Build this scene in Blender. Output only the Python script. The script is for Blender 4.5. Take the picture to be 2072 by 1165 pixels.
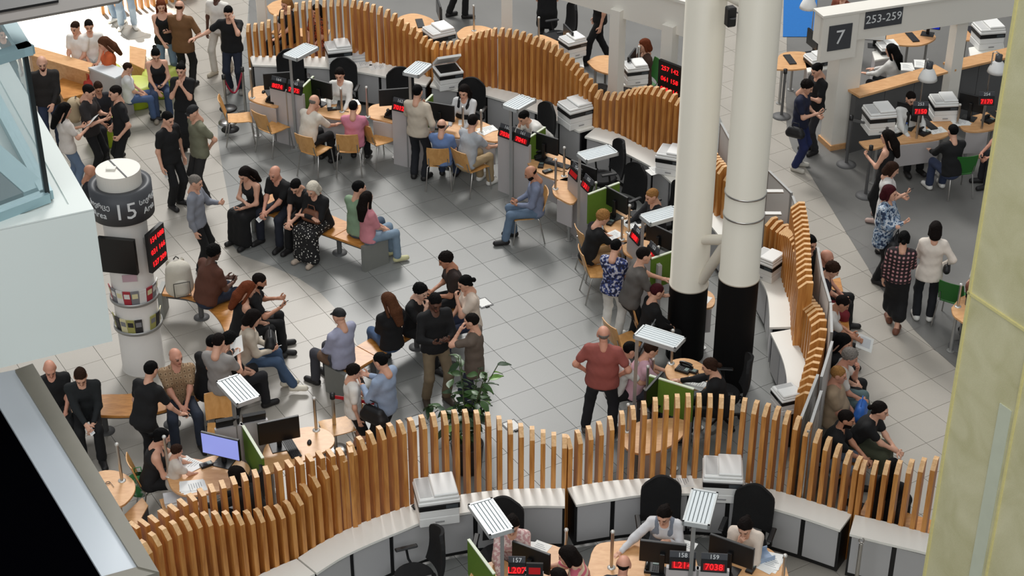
import bpy, math, random
import numpy as np
from mathutils import Vector, Matrix

for o in list(bpy.data.objects):
    bpy.data.objects.remove(o, do_unlink=True)
random.seed(7)
RNG = np.random.default_rng(7)
scene = bpy.context.scene
COL = scene.collection

# ---------------------------------------------------------------- camera
FPX, TH, CH = 3600.0, math.radians(32.0), 14.6      # focal length in pixels of a 2072 px wide frame, pitch, height
SN, CS = math.sin(TH), math.cos(TH)
cam_d = bpy.data.cameras.new('camera')
cam_d.sensor_width = 36.0
cam_d.lens = FPX / 2072.0 * 36.0
cam_d.clip_end = 300
cam_o = bpy.data.objects.new('camera', cam_d)
cam_o.location = (0, 0, CH)
cam_o.rotation_euler = (math.radians(90) - TH, 0, 0)
COL.objects.link(cam_o)
scene.camera = cam_o

# ---------------------------------------------------------------- light
world = bpy.data.worlds.new('hall_daylight')
scene.world = world
world.use_nodes = True
bgn = world.node_tree.nodes['Background']
bgn.inputs[0].default_value = (0.93, 0.97, 1.0, 1)
bgn.inputs[1].default_value = 0.22


def area_light(name, loc, target, sx, sy, power, color):
    d = bpy.data.lights.new(name, 'AREA')
    d.shape = 'RECTANGLE'
    d.size, d.size_y = sx, sy
    d.energy = power
    d.color = color
    o = bpy.data.objects.new(name, d)
    o.location = loc
    o.rotation_euler = (Vector(target) - Vector(loc)).to_track_quat('-Z', 'Y').to_euler()
    COL.objects.link(o)
    return o


# glazed roof of the hall: the main daylight comes from high up beyond the far side
area_light('roof_glazing_far', (-4, 46, 25), (0, 24, 0), 34, 12, 3600, (1.0, 0.985, 0.96))
area_light('roof_glazing_key', (-5, 50, 27), (1, 22, 0), 8, 7, 7600, (1.0, 0.98, 0.95))
area_light('roof_glazing_top', (2, 20, 27), (1, 23, 0), 30, 22, 2300, (0.98, 0.99, 1.0))
# glazed front behind the gallery the picture is taken from
area_light('front_glazing', (-3, -9, 21), (0, 16, 4), 34, 9, 5200, (0.95, 0.98, 1.0))
# a shaft of sun through the glazing onto the far left corner
sp = bpy.data.lights.new('sun_shaft', 'SPOT')
sp.energy = 300000
sp.spot_size = math.radians(6.8)
sp.spot_blend = 0.35
sp.shadow_soft_size = 0.25
sp.color = (1.0, 0.96, 0.88)
so = bpy.data.objects.new('sun_shaft', sp)
so.location = (-14, 44, 30)
SUN_AIM = (-8.55, 33.2, 0)
so.rotation_euler = (Vector(SUN_AIM) - Vector(so.location)).to_track_quat('-Z', 'Y').to_euler()
COL.objects.link(so)

scene.view_settings.view_transform = 'Standard'
scene.view_settings.look = 'None'
scene.view_settings.gamma = 1.0
scene.view_settings.use_curve_mapping = False
scene.view_settings.exposure = 0.0


# ---------------------------------------------------------------- where a pixel of the photograph stands in the hall
def P(px, py, z=0.0):
    u, v = px - 1036.0, py - 582.5
    k = (CH - z) / (FPX * SN + v * CS)
    return Vector((k * u, k * (FPX * CS - v * SN), z))


def zat(y, py):
    v = py - 582.5
    return CH - y * (FPX * SN + v * CS) / (FPX * CS - v * SN)


def ang(p, q):
    return math.atan2(q[1] - p[1], q[0] - p[0])


R = math.radians


# ---------------------------------------------------------------- materials
def lin(c):
    c = c / 255.0
    return c / 12.92 if c <= 0.04045 else ((c + 0.055) / 1.055) ** 2.4


def rgb(c):
    return (lin(c[0]), lin(c[1]), lin(c[2]), 1)


MATS = {}


def new_mat(name):
    m = bpy.data.materials.new(name)
    m.use_nodes = True
    nt = m.node_tree
    return m, nt, nt.nodes['Principled BSDF']


def plain(name, c, rough=0.6, metal=0.0, var=0.08, scale=6.0, bump=0.0, spec=0.5):
    """plain paint, plastic, cloth or metal with a slight procedural unevenness"""
    if name in MATS:
        return MATS[name]
    m, nt, b = new_mat(name)
    tc = nt.nodes.new('ShaderNodeTexCoord')
    nz = nt.nodes.new('ShaderNodeTexNoise')
    nz.inputs['Scale'].default_value = scale
    nz.inputs['Detail'].default_value = 3
    nt.links.new(tc.outputs['Object'], nz.inputs['Vector'])
    mx = nt.nodes.new('ShaderNodeMix')
    mx.data_type = 'RGBA'
    col = rgb(c)
    mx.inputs[6].default_value = tuple(max(0, x * (1 - var)) for x in col[:3]) + (1,)
    mx.inputs[7].default_value = tuple(min(1, x * (1 + var)) for x in col[:3]) + (1,)
    nt.links.new(nz.outputs[0], mx.inputs[0])
    nt.links.new(mx.outputs[2], b.inputs['Base Color'])
    b.inputs['Roughness'].default_value = rough
    b.inputs['Metallic'].default_value = metal
    b.inputs['Specular IOR Level'].default_value = spec
    if bump:
        bp = nt.nodes.new('ShaderNodeBump')
        bp.inputs['Strength'].default_value = bump
        bp.inputs['Distance'].default_value = 0.02
        nt.links.new(nz.outputs[0], bp.inputs['Height'])
        nt.links.new(bp.outputs[0], b.inputs['Normal'])
    MATS[name] = m
    return m


def wood(name, c1, c2, stretch=(14, 14, 1.2), rough=0.45):
    m, nt, b = new_mat(name)
    tc = nt.nodes.new('ShaderNodeTexCoord')
    mp = nt.nodes.new('ShaderNodeMapping')
    mp.inputs['Scale'].default_value = stretch
    oi = nt.nodes.new('ShaderNodeObjectInfo')
    ad = nt.nodes.new('ShaderNodeVectorMath')
    ad.operation = 'ADD'
    nt.links.new(tc.outputs['Object'], ad.inputs[0])
    nt.links.new(oi.outputs['Location'], ad.inputs[1])
    nt.links.new(ad.outputs[0], mp.inputs['Vector'])
    nz = nt.nodes.new('ShaderNodeTexNoise')
    nz.inputs['Scale'].default_value = 2.2
    nz.inputs['Detail'].default_value = 6
    nz.inputs['Distortion'].default_value = 0.6
    nt.links.new(mp.outputs[0], nz.inputs['Vector'])
    rp = nt.nodes.new('ShaderNodeValToRGB')
    rp.color_ramp.elements[0].position = 0.3
    rp.color_ramp.elements[1].position = 0.72
    rp.color_ramp.elements[0].color = rgb(c1)
    rp.color_ramp.elements[1].color = rgb(c2)
    nt.links.new(nz.outputs[0], rp.inputs[0])
    nt.links.new(rp.outputs[0], b.inputs['Base Color'])
    b.inputs['Roughness'].default_value = rough
    MATS[name] = m
    return m


def emit(name, c, strength, base=(10, 10, 10)):
    if name in MATS:
        return MATS[name]
    m, nt, b = new_mat(name)
    b.inputs['Base Color'].default_value = rgb(base)
    b.inputs['Emission Color'].default_value = rgb(c)
    b.inputs['Emission Strength'].default_value = strength
    b.inputs['Roughness'].default_value = 0.3
    MATS[name] = m
    return m


def glass(name, c, rough=0.02, alpha=0.25):
    m, nt, b = new_mat(name)
    b.inputs['Base Color'].default_value = rgb(c)
    b.inputs['Roughness'].default_value = rough
    b.inputs['Alpha'].default_value = alpha
    MATS[name] = m
    return m


def pattern(name, kind, cols, scale, rough=0.8):
    """printed cloth: floral, plaid, polka or stripe"""
    if name in MATS:
        return MATS[name]
    m, nt, b = new_mat(name)
    tc = nt.nodes.new('ShaderNodeTexCoord')
    rp = nt.nodes.new('ShaderNodeValToRGB')
    rp.color_ramp.interpolation = 'CONSTANT'
    es = rp.color_ramp.elements
    n = len(cols)
    while len(es) < n:
        es.new(0.5)
    for i, (p, c) in enumerate(cols):
        es[i].position = p
        es[i].color = rgb(c)
    if kind == 'floral':
        t = nt.nodes.new('ShaderNodeTexNoise')
        t.inputs['Scale'].default_value = scale
        t.inputs['Detail'].default_value = 1.5
        nt.links.new(tc.outputs['Object'], t.inputs['Vector'])
        nt.links.new(t.outputs[0], rp.inputs[0])
    elif kind == 'polka':
        t = nt.nodes.new('ShaderNodeTexVoronoi')
        t.inputs['Scale'].default_value = scale
        nt.links.new(tc.outputs['Object'], t.inputs['Vector'])
        nt.links.new(t.outputs['Distance'], rp.inputs[0])
    else:
        w1 = nt.nodes.new('ShaderNodeTexWave')
        w1.bands_direction = 'Z'
        w1.inputs['Scale'].default_value = scale
        nt.links.new(tc.outputs['Object'], w1.inputs['Vector'])
        src = w1.outputs['Fac']
        if kind == 'plaid':
            w2 = nt.nodes.new('ShaderNodeTexWave')
            w2.bands_direction = 'X'
            w2.inputs['Scale'].default_value = scale
            nt.links.new(tc.outputs['Object'], w2.inputs['Vector'])
            mm = nt.nodes.new('ShaderNodeMath')
            mm.operation = 'MULTIPLY'
            nt.links.new(w1.outputs['Fac'], mm.inputs[0])
            nt.links.new(w2.outputs['Fac'], mm.inputs[1])
            src = mm.outputs[0]
        nt.links.new(src, rp.inputs[0])
    nt.links.new(rp.outputs[0], b.inputs['Base Color'])
    b.inputs['Roughness'].default_value = rough
    MATS[name] = m
    return m


SLAT = wood('slat_wood', (170, 106, 44), (214, 152, 80), (12, 12, 1.0), 0.42)
BIRCH = wood('birch_top', (206, 152, 100), (224, 176, 124), (3, 9, 9), 0.4)
SLATEND = wood('slat_end_grain_toplight', (206, 158, 104), (232, 190, 138), (14, 14, 14), 0.5)  # pale cut ends; brightness from overhead light is painted into this tone too
BENCHW = wood('bench_wood', (176, 112, 46), (214, 150, 78), (2.5, 8, 8), 0.35)
CHAIRW = wood('chair_plywood', (196, 142, 78), (220, 168, 104), (6, 6, 2), 0.4)
WHITE = plain('counter_white', (240, 238, 230), 0.45, var=0.03, scale=2)
PAINT = plain('white_paint', (232, 228, 218), 0.5, var=0.03, scale=1.2)
BONE = plain('column_paint', (228, 221, 205), 0.45, var=0.03, scale=0.8)
GREYP = plain('grey_panel', (186, 181, 180), 0.55, var=0.04, scale=3)
DGREY = plain('dark_grey_panel', (92, 92, 92), 0.6, var=0.05, scale=3)
CABIN = plain('cabinet_grey', (178, 177, 177), 0.5, var=0.04, scale=2)
BLACK = plain('black_plastic', (16, 16, 17), 0.45, var=0.1, scale=8)
BLACKG = plain('black_gloss', (10, 10, 11), 0.28, var=0.1, scale=3)
BLACKF = plain('black_fabric', (17, 17, 18), 0.9, var=0.25, scale=40, bump=0.2)
SCREEN = plain('screen_black', (12, 13, 15), 0.25, var=0.1, scale=3)
STEEL = plain('brushed_steel', (190, 188, 184), 0.28, 1.0, var=0.06, scale=20)
ALU = plain('aluminium_grey', (168, 168, 166), 0.4, 0.6, var=0.05, scale=10)
GREEN = plain('green_felt', (94, 128, 36), 0.8, var=0.12, scale=25)
CHGREEN = plain('green_shell', (34, 104, 34), 0.4, var=0.06, scale=6)
LIME = plain('lime_leatherette', (176, 200, 36), 0.5, var=0.06, scale=8)
PAPER = plain('paper_white', (236, 236, 232), 0.8, var=0.04, scale=12)
PRINTW = plain('printer_white', (236, 236, 233), 0.5, var=0.03, scale=4)
CHAR = plain('charcoal_band', (66, 68, 72), 0.5, var=0.05, scale=2)
LED = emit('red_led', (255, 24, 30), 2.6)
LEDBG = emit('red_led_glow', (200, 10, 20), 0.5)
LOUVER = plain('louvre_white', (208, 215, 217), 0.35, var=0.02)
SCRLIT = emit('lit_screen', (150, 160, 235), 0.9)
SCRBLUE = emit('blue_screen', (20, 50, 200), 0.6)
LETTER = plain('sign_lettering', (225, 228, 228), 0.5, var=0.02)
REDBELT = plain('red_belt', (176, 20, 34), 0.6)
RUBBER = plain('dark_rubber', (38, 38, 40), 0.8)


# ---------------------------------------------------------------- mesh building
class MB:
    def __init__(s):
        s.v, s.f, s.sm = [], [], []

    def add(s, vs, fs, smooth=False):
        n = len(s.v)
        s.v.extend([tuple(p) for p in vs])
        for f in fs:
            s.f.append(tuple(i + n for i in f))
            s.sm.append(smooth)
        return s

    def box(s, x0, x1, y0, y1, z0, z1, bev=0.0):
        if bev <= 0:
            vs = [(x, y, z) for z in (z0, z1) for y in (y0, y1) for x in (x0, x1)]
            return s.add(vs, [(0, 2, 3, 1), (4, 5, 7, 6), (0, 1, 5, 4), (2, 6, 7, 3), (0, 4, 6, 2), (1, 3, 7, 5)])
        b = min(bev, (x1 - x0) * .45, (y1 - y0) * .45, (z1 - z0) * .45)
        pl = [(x0 + b, y0), (x1 - b, y0), (x1, y0 + b), (x1, y1 - b), (x1 - b, y1), (x0 + b, y1), (x0, y1 - b), (x0, y0 + b)]
        pi = [(x0 + b, y0 + b), (x1 - b, y0 + b), (x1 - b, y0 + b), (x1 - b, y1 - b), (x1 - b, y1 - b), (x0 + b, y1 - b), (x0 + b, y1 - b), (x0 + b, y0 + b)]
        vs = [(x, y, z0) for x, y in pi] + [(x, y, z0 + b) for x, y in pl] + [(x, y, z1 - b) for x, y in pl] + [(x, y, z1) for x, y in pi]
        fs = [tuple(range(7, -1, -1)), tuple(range(24, 32))]
        for r in range(3):
            for i in range(8):
                j = (i + 1) % 8
                fs.append((r * 8 + i, r * 8 + j, r * 8 + 8 + j, r * 8 + 8 + i))
        return s.add(vs, fs)

    def obox(s, c, ax, ay, az, hx, hy, hz):
        """oriented box: centre, unit axes, half sizes"""
        c, ax, ay, az = Vector(c), Vector(ax), Vector(ay), Vector(az)
        vs = [c + ax * (hx * i) + ay * (hy * j) + az * (hz * k) for k in (-1, 1) for j in (-1, 1) for i in (-1, 1)]
        return s.add(vs, [(0, 2, 3, 1), (4, 5, 7, 6), (0, 1, 5, 4), (2, 6, 7, 3), (0, 4, 6, 2), (1, 3, 7, 5)])

    def cyl(s, a, b, r0, r1=None, n=12, caps=True):
        a, b = Vector(a), Vector(b)
        r1 = r0 if r1 is None else r1
        d = (b - a).normalized()
        u = d.orthogonal().normalized()
        w = d.cross(u)
        ring = [(math.cos(2 * math.pi * i / n), math.sin(2 * math.pi * i / n)) for i in range(n)]
        A = [a + (u * x + w * y) * r0 for x, y in ring]
        B = [b + (u * x + w * y) * r1 for x, y in ring]
        s.add(A + B, [(i, (i + 1) % n, n + (i + 1) % n, n + i) for i in range(n)], True)
        if caps:
            s.add(A, [tuple(range(n - 1, -1, -1))])
            s.add(B, [tuple(range(n))])
        return s

    def tube(s, pts, r, n=8):
        pts = [Vector(p) for p in pts]
        rings, prev = [], None
        for i, p in enumerate(pts):
            d = (pts[min(i + 1, len(pts) - 1)] - pts[max(i - 1, 0)]).normalized()
            u = d.orthogonal().normalized() if prev is None else (prev - d * prev.dot(d)).normalized()
            prev = u
            w = d.cross(u)
            rings.append([p + (u * math.cos(2 * math.pi * k / n) + w * math.sin(2 * math.pi * k / n)) * r for k in range(n)])
        fs = [(i * n + k, i * n + (k + 1) % n, (i + 1) * n + (k + 1) % n, (i + 1) * n + k) for i in range(len(pts) - 1) for k in range(n)]
        s.add([p for q in rings for p in q], fs, True)
        s.add(rings[0], [tuple(range(n - 1, -1, -1))])
        s.add(rings[-1], [tuple(range(n))])
        return s

    def prism(s, poly, z0, z1, bev=0.0):
        """poly counter-clockwise in xy"""
        A = 0.0
        n = len(poly)
        for i in range(n):
            A += poly[i][0] * poly[(i + 1) % n][1] - poly[(i + 1) % n][0] * poly[i][1]
        if A < 0:
            poly = poly[::-1]
        s.add([(x, y, z0) for x, y in poly], [tuple(range(n - 1, -1, -1))])
        if bev:
            cx, cy = sum(p[0] for p in poly) / n, sum(p[1] for p in poly) / n
            q = [(x + (cx - x) / max(math.hypot(cx - x, cy - y), 1e-6) * bev, y + (cy - y) / max(math.hypot(cx - x, cy - y), 1e-6) * bev) for x, y in poly]
            s.add([(x, y, z1 - bev) for x, y in poly] + [(x, y, z1) for x, y in q], [(i, (i + 1) % n, n + (i + 1) % n, n + i) for i in range(n)])
            s.add([(x, y, z1) for x, y in q], [tuple(range(n))])
            z1 -= bev
        else:
            s.add([(x, y, z1) for x, y in poly], [tuple(range(n))])
        s.add([(x, y, z0) for x, y in poly] + [(x, y, z1) for x, y in poly], [(i, (i + 1) % n, n + (i + 1) % n, n + i) for i in range(n)])
        return s

    def lathe(s, prof, n=24, c=(0, 0), smooth=True):
        vs = [(c[0] + r * math.cos(2 * math.pi * k / n), c[1] + r * math.sin(2 * math.pi * k / n), z) for r, z in prof for k in range(n)]
        fs = [(i * n + k, i * n + (k + 1) % n, (i + 1) * n + (k + 1) % n, (i + 1) * n + k) for i in range(len(prof) - 1) for k in range(n)]
        return s.add(vs, fs, smooth)

    def build(s, name, mat, parent=None, loc=None):
        me = bpy.data.meshes.new(name)
        me.from_pydata(s.v, [], s.f)
        me.polygons.foreach_set('use_smooth', s.sm)
        me.materials.append(mat)
        o = bpy.data.objects.new(name, me)
        COL.objects.link(o)
        if parent is not None:
            o.parent = parent
        if loc is not None:
            o.location = loc
        return o


def tag(o, label, cat, group=None, kind=None):
    if label:
        o['label'] = label
    if cat:
        o['category'] = cat
    if group:
        o['group'] = group
    if kind:
        o['kind'] = kind
    return o


def thing(name, label, cat, loc=(0, 0, 0), rz=0.0, group=None):
    o = bpy.data.objects.new(name, None)
    o.empty_display_size = 0.1
    o.location = loc
    o.rotation_euler = (0, 0, rz)
    COL.objects.link(o)
    return tag(o, label, cat, group)


def copy_tree(o, parent=None):
    c = o.copy()
    COL.objects.link(c)
    c.parent = parent
    for ch in o.children:
        copy_tree(ch, c)
    return c


def struct(name, mb, mat, label=None):
    o = mb.build(name, mat)
    o['kind'] = 'structure'
    if label:
        o['label'] = label
    return o


def text_mesh(txt, size, extrude=0.002, align='CENTER'):
    cu = bpy.data.curves.new('lettering', 'FONT')
    cu.body = txt
    cu.size = size
    cu.extrude = extrude
    cu.align_x = align
    cu.align_y = 'CENTER'
    cu.resolution_u = 2
    ob = bpy.data.objects.new('lettering', cu)
    COL.objects.link(ob)
    me = bpy.data.meshes.new_from_object(ob)
    bpy.data.objects.remove(ob, do_unlink=True)
    bpy.data.curves.remove(cu)
    return me


def text_obj(name, txt, size, mat, parent, M, extrude=0.002):
    me = text_mesh(txt, size, extrude)
    me.materials.clear()
    me.materials.append(mat)
    o = bpy.data.objects.new(name, me)
    COL.objects.link(o)
    o.parent = parent
    o.matrix_local = M
    return o
# ---------------------------------------------------------------- people: smooth bodies grown from a posed skeleton
def smin(a, b, k):
    h = np.maximum(k - np.abs(a - b), 0.0) / k
    return np.minimum(a, b) - h * h * k * 0.25


def cap(a, b, r0, r1, ax=None, sx=1.0):
    return ('c', np.array(a, float), np.array(b, float), r0, r1, None if ax is None else np.array(ax, float), sx)


def ell(c, r, ax=None):
    return ('e', np.array(c, float), np.array(r, float), None if ax is None else np.array(ax, float))


def dist(pr, X):
    if pr[0] == 'c':
        _, a, b, r0, r1, ax, sx = pr
        ab = b - a
        L = max(float(ab @ ab), 1e-9)
        v = X - a
        t = np.clip((v @ ab) / L, 0, 1)
        v = v - t[..., None] * ab
        if ax is not None:
            w = v @ ax
            v = v - (w * (1 - 1 / sx))[..., None] * ax
        return np.sqrt((v * v).sum(-1)) - (r0 + t * (r1 - r0))
    _, c, r, ax = pr
    v = X - c
    if ax is not None:
        v = v @ ax.T
    return (np.sqrt(((v / r) ** 2).sum(-1)) - 1) * r.min()


def bounds(pr):
    if pr[0] == 'c':
        r = max(pr[3], pr[4]) * max(1.0, pr[6])
        return np.minimum(pr[1], pr[2]) - r, np.maximum(pr[1], pr[2]) + r
    r = pr[2].max()
    return pr[1] - r, pr[1] + r


def field(prims, h, k=0.04):
    bs = [bounds(p) for p in prims]
    lo = np.min([b[0] for b in bs], 0) - 2.5 * h
    hi = np.max([b[1] for b in bs], 0) + 2.5 * h
    n = np.ceil((hi - lo) / h).astype(int) + 1
    F = np.full(n, 1.0)
    ax = [lo[i] + h * np.arange(n[i]) for i in range(3)]
    for p, (b0, b1) in zip(prims, bs):
        i0 = np.maximum(np.floor((b0 - k - 2 * h - lo) / h).astype(int), 0)
        i1 = np.minimum(np.ceil((b1 + k + 2 * h - lo) / h).astype(int) + 1, n)
        sl = tuple(slice(i0[i], i1[i]) for i in range(3))
        X = np.stack(np.meshgrid(*[ax[i][i0[i]:i1[i]] for i in range(3)], indexing='ij'), -1)
        F[sl] = smin(F[sl], dist(p, X), k)
    return F, lo, ax


EDG = [((0, 0, 0), (1, 0, 0)), ((0, 1, 0), (1, 1, 0)), ((0, 0, 1), (1, 0, 1)), ((0, 1, 1), (1, 1, 1)),
       ((0, 0, 0), (0, 1, 0)), ((1, 0, 0), (1, 1, 0)), ((0, 0, 1), (0, 1, 1)), ((1, 0, 1), (1, 1, 1)),
       ((0, 0, 0), (0, 0, 1)), ((1, 0, 0), (1, 0, 1)), ((0, 1, 0), (0, 1, 1)), ((1, 1, 0), (1, 1, 1))]


def snet(F, lo, h):
    S = F < 0
    c = np.zeros(tuple(d - 1 for d in F.shape), np.int8)
    for i in (0, 1):
        for j in (0, 1):
            for k in (0, 1):
                c += S[i:S.shape[0] - 1 + i, j:S.shape[1] - 1 + j, k:S.shape[2] - 1 + k]
    I = np.argwhere((c > 0) & (c < 8))
    acc = np.zeros((len(I), 3))
    cnt = np.zeros(len(I))
    for o1, o2 in EDG:
        o1, o2 = np.array(o1), np.array(o2)
        f1 = F[tuple((I + o1).T)]
        f2 = F[tuple((I + o2).T)]
        m = (f1 < 0) != (f2 < 0)
        t = np.where(m, f1 / np.where(m, f1 - f2, 1), 0)
        acc += np.where(m[:, None], o1 + (o2 - o1) * t[:, None], 0)
        cnt += m
    V = (I + acc / cnt[:, None]) * h + lo
    vid = np.full(c.shape, -1)
    vid[tuple(I.T)] = np.arange(len(I))
    Q = []
    for a in range(3):
        b, d = (a + 1) % 3, (a + 2) % 3
        s0 = [slice(None)] * 3
        s1 = [slice(None)] * 3
        s0[a] = slice(0, -1)
        s1[a] = slice(1, None)
        E = np.argwhere(S[tuple(s0)] != S[tuple(s1)])
        E = E[(E[:, b] > 0) & (E[:, d] > 0) & (E[:, b] < F.shape[b] - 1) & (E[:, d] < F.shape[d] - 1)]
        eb = np.zeros(3, int)
        ed = np.zeros(3, int)
        eb[b] = 1
        ed[d] = 1
        q = np.stack([vid[tuple((E - eb - ed).T)], vid[tuple((E - ed).T)], vid[tuple(E.T)], vid[tuple((E - eb).T)]], 1)
        inside = S[tuple(E.T)]
        q = np.where(inside[:, None], q, q[:, ::-1])
        Q.append(q)
    return V, np.concatenate(Q)


def quad_mesh(name, V, Q, mats, mi=None):
    me = bpy.data.meshes.new(name)
    me.vertices.add(len(V))
    me.vertices.foreach_set('co', np.asarray(V, np.float32).ravel())
    me.loops.add(len(Q) * 4)
    me.loops.foreach_set('vertex_index', np.asarray(Q, np.int32).ravel())
    me.polygons.add(len(Q))
    me.polygons.foreach_set('loop_start', np.arange(0, len(Q) * 4, 4, dtype=np.int32))
    me.polygons.foreach_set('use_smooth', np.ones(len(Q), bool))
    for m in mats:
        me.materials.append(m)
    if mi is not None:
        me.polygons.foreach_set('material_index', np.asarray(mi, np.int32))
    me.update(calc_edges=True)
    me.validate()
    return me


def head_mesh():
    h = 0.0085
    pr = [ell((0, -.015, .03), (.073, .092, .084)), ell((0, .028, -.045), (.054, .058, .068)),
          ell((0, .03, -.005), (.064, .06, .06)),
          cap((-.03, .072, .03), (.03, .072, .03), .014, .014),
          cap((0, .09, .012), (0, .107, -.022), .007, .012),
          cap((-.018, .079, -.054), (.018, .079, -.054), .01, .01),
          cap((0, .07, -.095), (0, .072, -.092), .022, .022),
          ell((.076, -.008, -.002), (.011, .02, .032)), ell((-.076, -.008, -.002), (.011, .02, .032)),
          cap((0, -.02, -.07), (0, -.04, -.19), .05, .056)]
    F, lo, ax = field(pr, h, 0.022)
    X = np.stack(np.meshgrid(*ax, indexing='ij'), -1)
    for s in (-1, 1):
        F = np.maximum(F, -dist(ell((s * .031, .098, .008), (.019, .017, .012)), X))
        F = smin(F, dist(ell((s * .031, .077, .007), (.013, .013, .012)), X), 0.004)
    V, Q = snet(F, lo, h)
    C = V[Q].mean(1)
    mi = np.zeros(len(Q), int)
    for s in (-1, 1):
        mi[(np.abs(C[:, 0] - s * .031) < .014) & (np.abs(C[:, 2] - .007) < .0075) & (C[:, 1] > .06)] = 1
        mi[(np.abs(C[:, 0] - s * .032) < .019) & (np.abs(C[:, 2] - .031) < .006) & (C[:, 1] > .05)] = 2
    mi[(np.abs(C[:, 0]) < .024) & (np.abs(C[:, 2] + .054) < .008) & (C[:, 1] > .07)] = 3
    beard = mi.copy()
    beard[(mi == 0) & (C[:, 2] < -.035 - .35 * np.maximum(C[:, 1] - .05, 0)) & (C[:, 2] > -.125) & (C[:, 1] > -.005)] = 2
    beard[(np.abs(C[:, 0]) < .03) & (np.abs(C[:, 2] + .04) < .006) & (C[:, 1] > .07)] = 2
    return V, Q, mi, beard


HEAD = head_mesh()


def hand_mesh(curl, spread=1.0):
    """right hand, wrist at the origin, fingers along +y, palm towards -z, thumb on the -x side"""
    h = 0.0062
    pr = [cap((0, -.03, 0), (0, .02, 0), .024, .026, (1, 0, 0), 1.15),
          cap((-.02, .035, 0), (-.022, .082, 0), .014, .012), cap((0, .035, 0), (0, .088, 0), .014, .012),
          cap((.018, .035, 0), (.021, .08, 0), .014, .011)]
    for i, (x, L, r) in enumerate([(-.029, .070, .0082), (-.0095, .078, .0085), (.0105, .073, .0082), (.029, .058, .0075)]):
        p = np.array([x, .085 if i < 3 else .078, 0])
        a = 0.0
        fan = (x * 1.6) * spread
        for j, fr in enumerate((.45, .32, .23)):
            a += curl[j]
            d = np.array([math.sin(fan) * math.cos(a), math.cos(fan) * math.cos(a), -math.sin(a)])
            q = p + d * L * fr
            pr.append(cap(p, q, r * (1 - .08 * j), r * (1 - .08 * (j + 1))))
            p = q
    t0 = np.array([-.02, .018, -.006])
    t1 = np.array([-.052, .048, -.014 - .02 * min(curl[0], 1)])
    t2 = np.array([-.058, .078, -.022 - .03 * min(curl[0], 1)])
    pr += [cap(t0, t1, .015, .011), cap(t1, t2, .0105, .0085)]
    F, lo, ax = field(pr, h, 0.007)
    return snet(F, lo, h)


HANDS = {'relax': hand_mesh((.35, .45, .35)), 'grip': hand_mesh((.75, .9, .55), .4), 'flat': hand_mesh((.1, .12, .1))}

HAIRS = {}


def hair_mesh(style):
    if style in HAIRS:
        return HAIRS[style]
    h = 0.0115
    up = 0.0
    infl = {'fringe': -.0015, 'curly': .014, 'bob': .008, 'long': .007, 'volume': .014}.get(style, 0.003)
    dome = ell((0, -.018, .034), (.077 + infl, .098 + infl, .088 + infl))
    F, lo, ax = field([dome, cap((0, -.1, .05), (0, -.12, -.5), .12, .13)], h, 0.01)
    X = np.stack(np.meshgrid(*ax, indexing='ij'), -1)
    D = dist(dome, X)
    plane = X[..., 2] - (.98 * X[..., 1] - .004 - 2.2 * np.maximum(-X[..., 1] - .06, 0) * 0)
    if style in ('cap',):
        plane = X[..., 2] - (.12 * X[..., 1] + .03)
    if style == 'curly':
        D = D + .008 * np.sin(X[..., 0] * 130) * np.sin(X[..., 1] * 120) * np.sin(X[..., 2] * 125)
    plane = plane + .006 * np.sin(X[..., 0] * 90 + X[..., 1] * 40) - .004
    D = D + .003 * np.sin(X[..., 0] * 160 + X[..., 2] * 70) * np.sin(X[..., 1] * 150)
    F = np.maximum(D, -plane)
    if style == 'fringe':
        F = np.maximum(F, np.maximum(X[..., 2] - .028, X[..., 1] - .02))
    ex = []
    if style in ('long', 'volume'):
        ex = [cap((0, -.075, .03), (0, -.115, -.14), .06, .066, (1, 0, 0), 1.35), cap((0, -.115, -.14), (0, -.125, -.33), .066, .04, (1, 0, 0), 1.5),
              cap((.074, .005, .03), (.083, -.03, -.2), .022, .022), cap((-.074, .005, .03), (-.083, -.03, -.2), .022, .022)]
    elif style == 'bob':
        ex = [cap((0, -.06, .03), (0, -.075, -.09), .07, .068, (1, 0, 0), 1.25), cap((.072, .01, .03), (.078, -.0, -.09), .022, .024), cap((-.072, .01, .03), (-.078, -.0, -.09), .022, .024)]
    elif style == 'pony':
        ex = [cap((0, -.1, .06), (0, -.15, .03), .028, .032), cap((0, -.15, .03), (0, -.16, -.24), .034, .014)]
    elif style == 'bun':
        ex = [ell((0, -.095, .085), (.042, .042, .04))]
    elif style == 'tied':
        ex = [ell((0, -.13, -.02), (.036, .034, .036)), cap((.07, 0, .03), (.06, -.07, -.03), .02, .025), cap((-.07, 0, .03), (-.06, -.07, -.03), .02, .025)]
    for e in ex:
        F = smin(F, dist(e, X), .02)
    if style == 'cap':
        b = dist(ell((0, .1, .036), (.07, .075, .009)), X)
        F = smin(F, b, .01)
    HAIRS[style] = snet(F, lo, h)
    return HAIRS[style]


def ik(a, t, l1, l2, hint):
    d = t - a
    L = np.linalg.norm(d)
    if L > (l1 + l2) * .985:
        t = a + d / L * (l1 + l2) * .985
        d = t - a
        L = np.linalg.norm(d)
    L = max(L, abs(l1 - l2) + .02)
    u = d / max(np.linalg.norm(d), 1e-6)
    x = (L * L + l1 * l1 - l2 * l2) / (2 * L)
    y = math.sqrt(max(l1 * l1 - x * x, 0))
    hh = hint - u * (hint @ u)
    hh = hh / max(np.linalg.norm(hh), 1e-6)
    return a + u * x + hh * y, t


def rotx(a):
    c, s = math.cos(a), math.sin(a)
    return np.array([[1, 0, 0], [0, c, -s], [0, s, c]])


def rotz(a):
    c, s = math.cos(a), math.sin(a)
    return np.array([[c, -s, 0], [s, c, 0], [0, 0, 1]])


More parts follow.
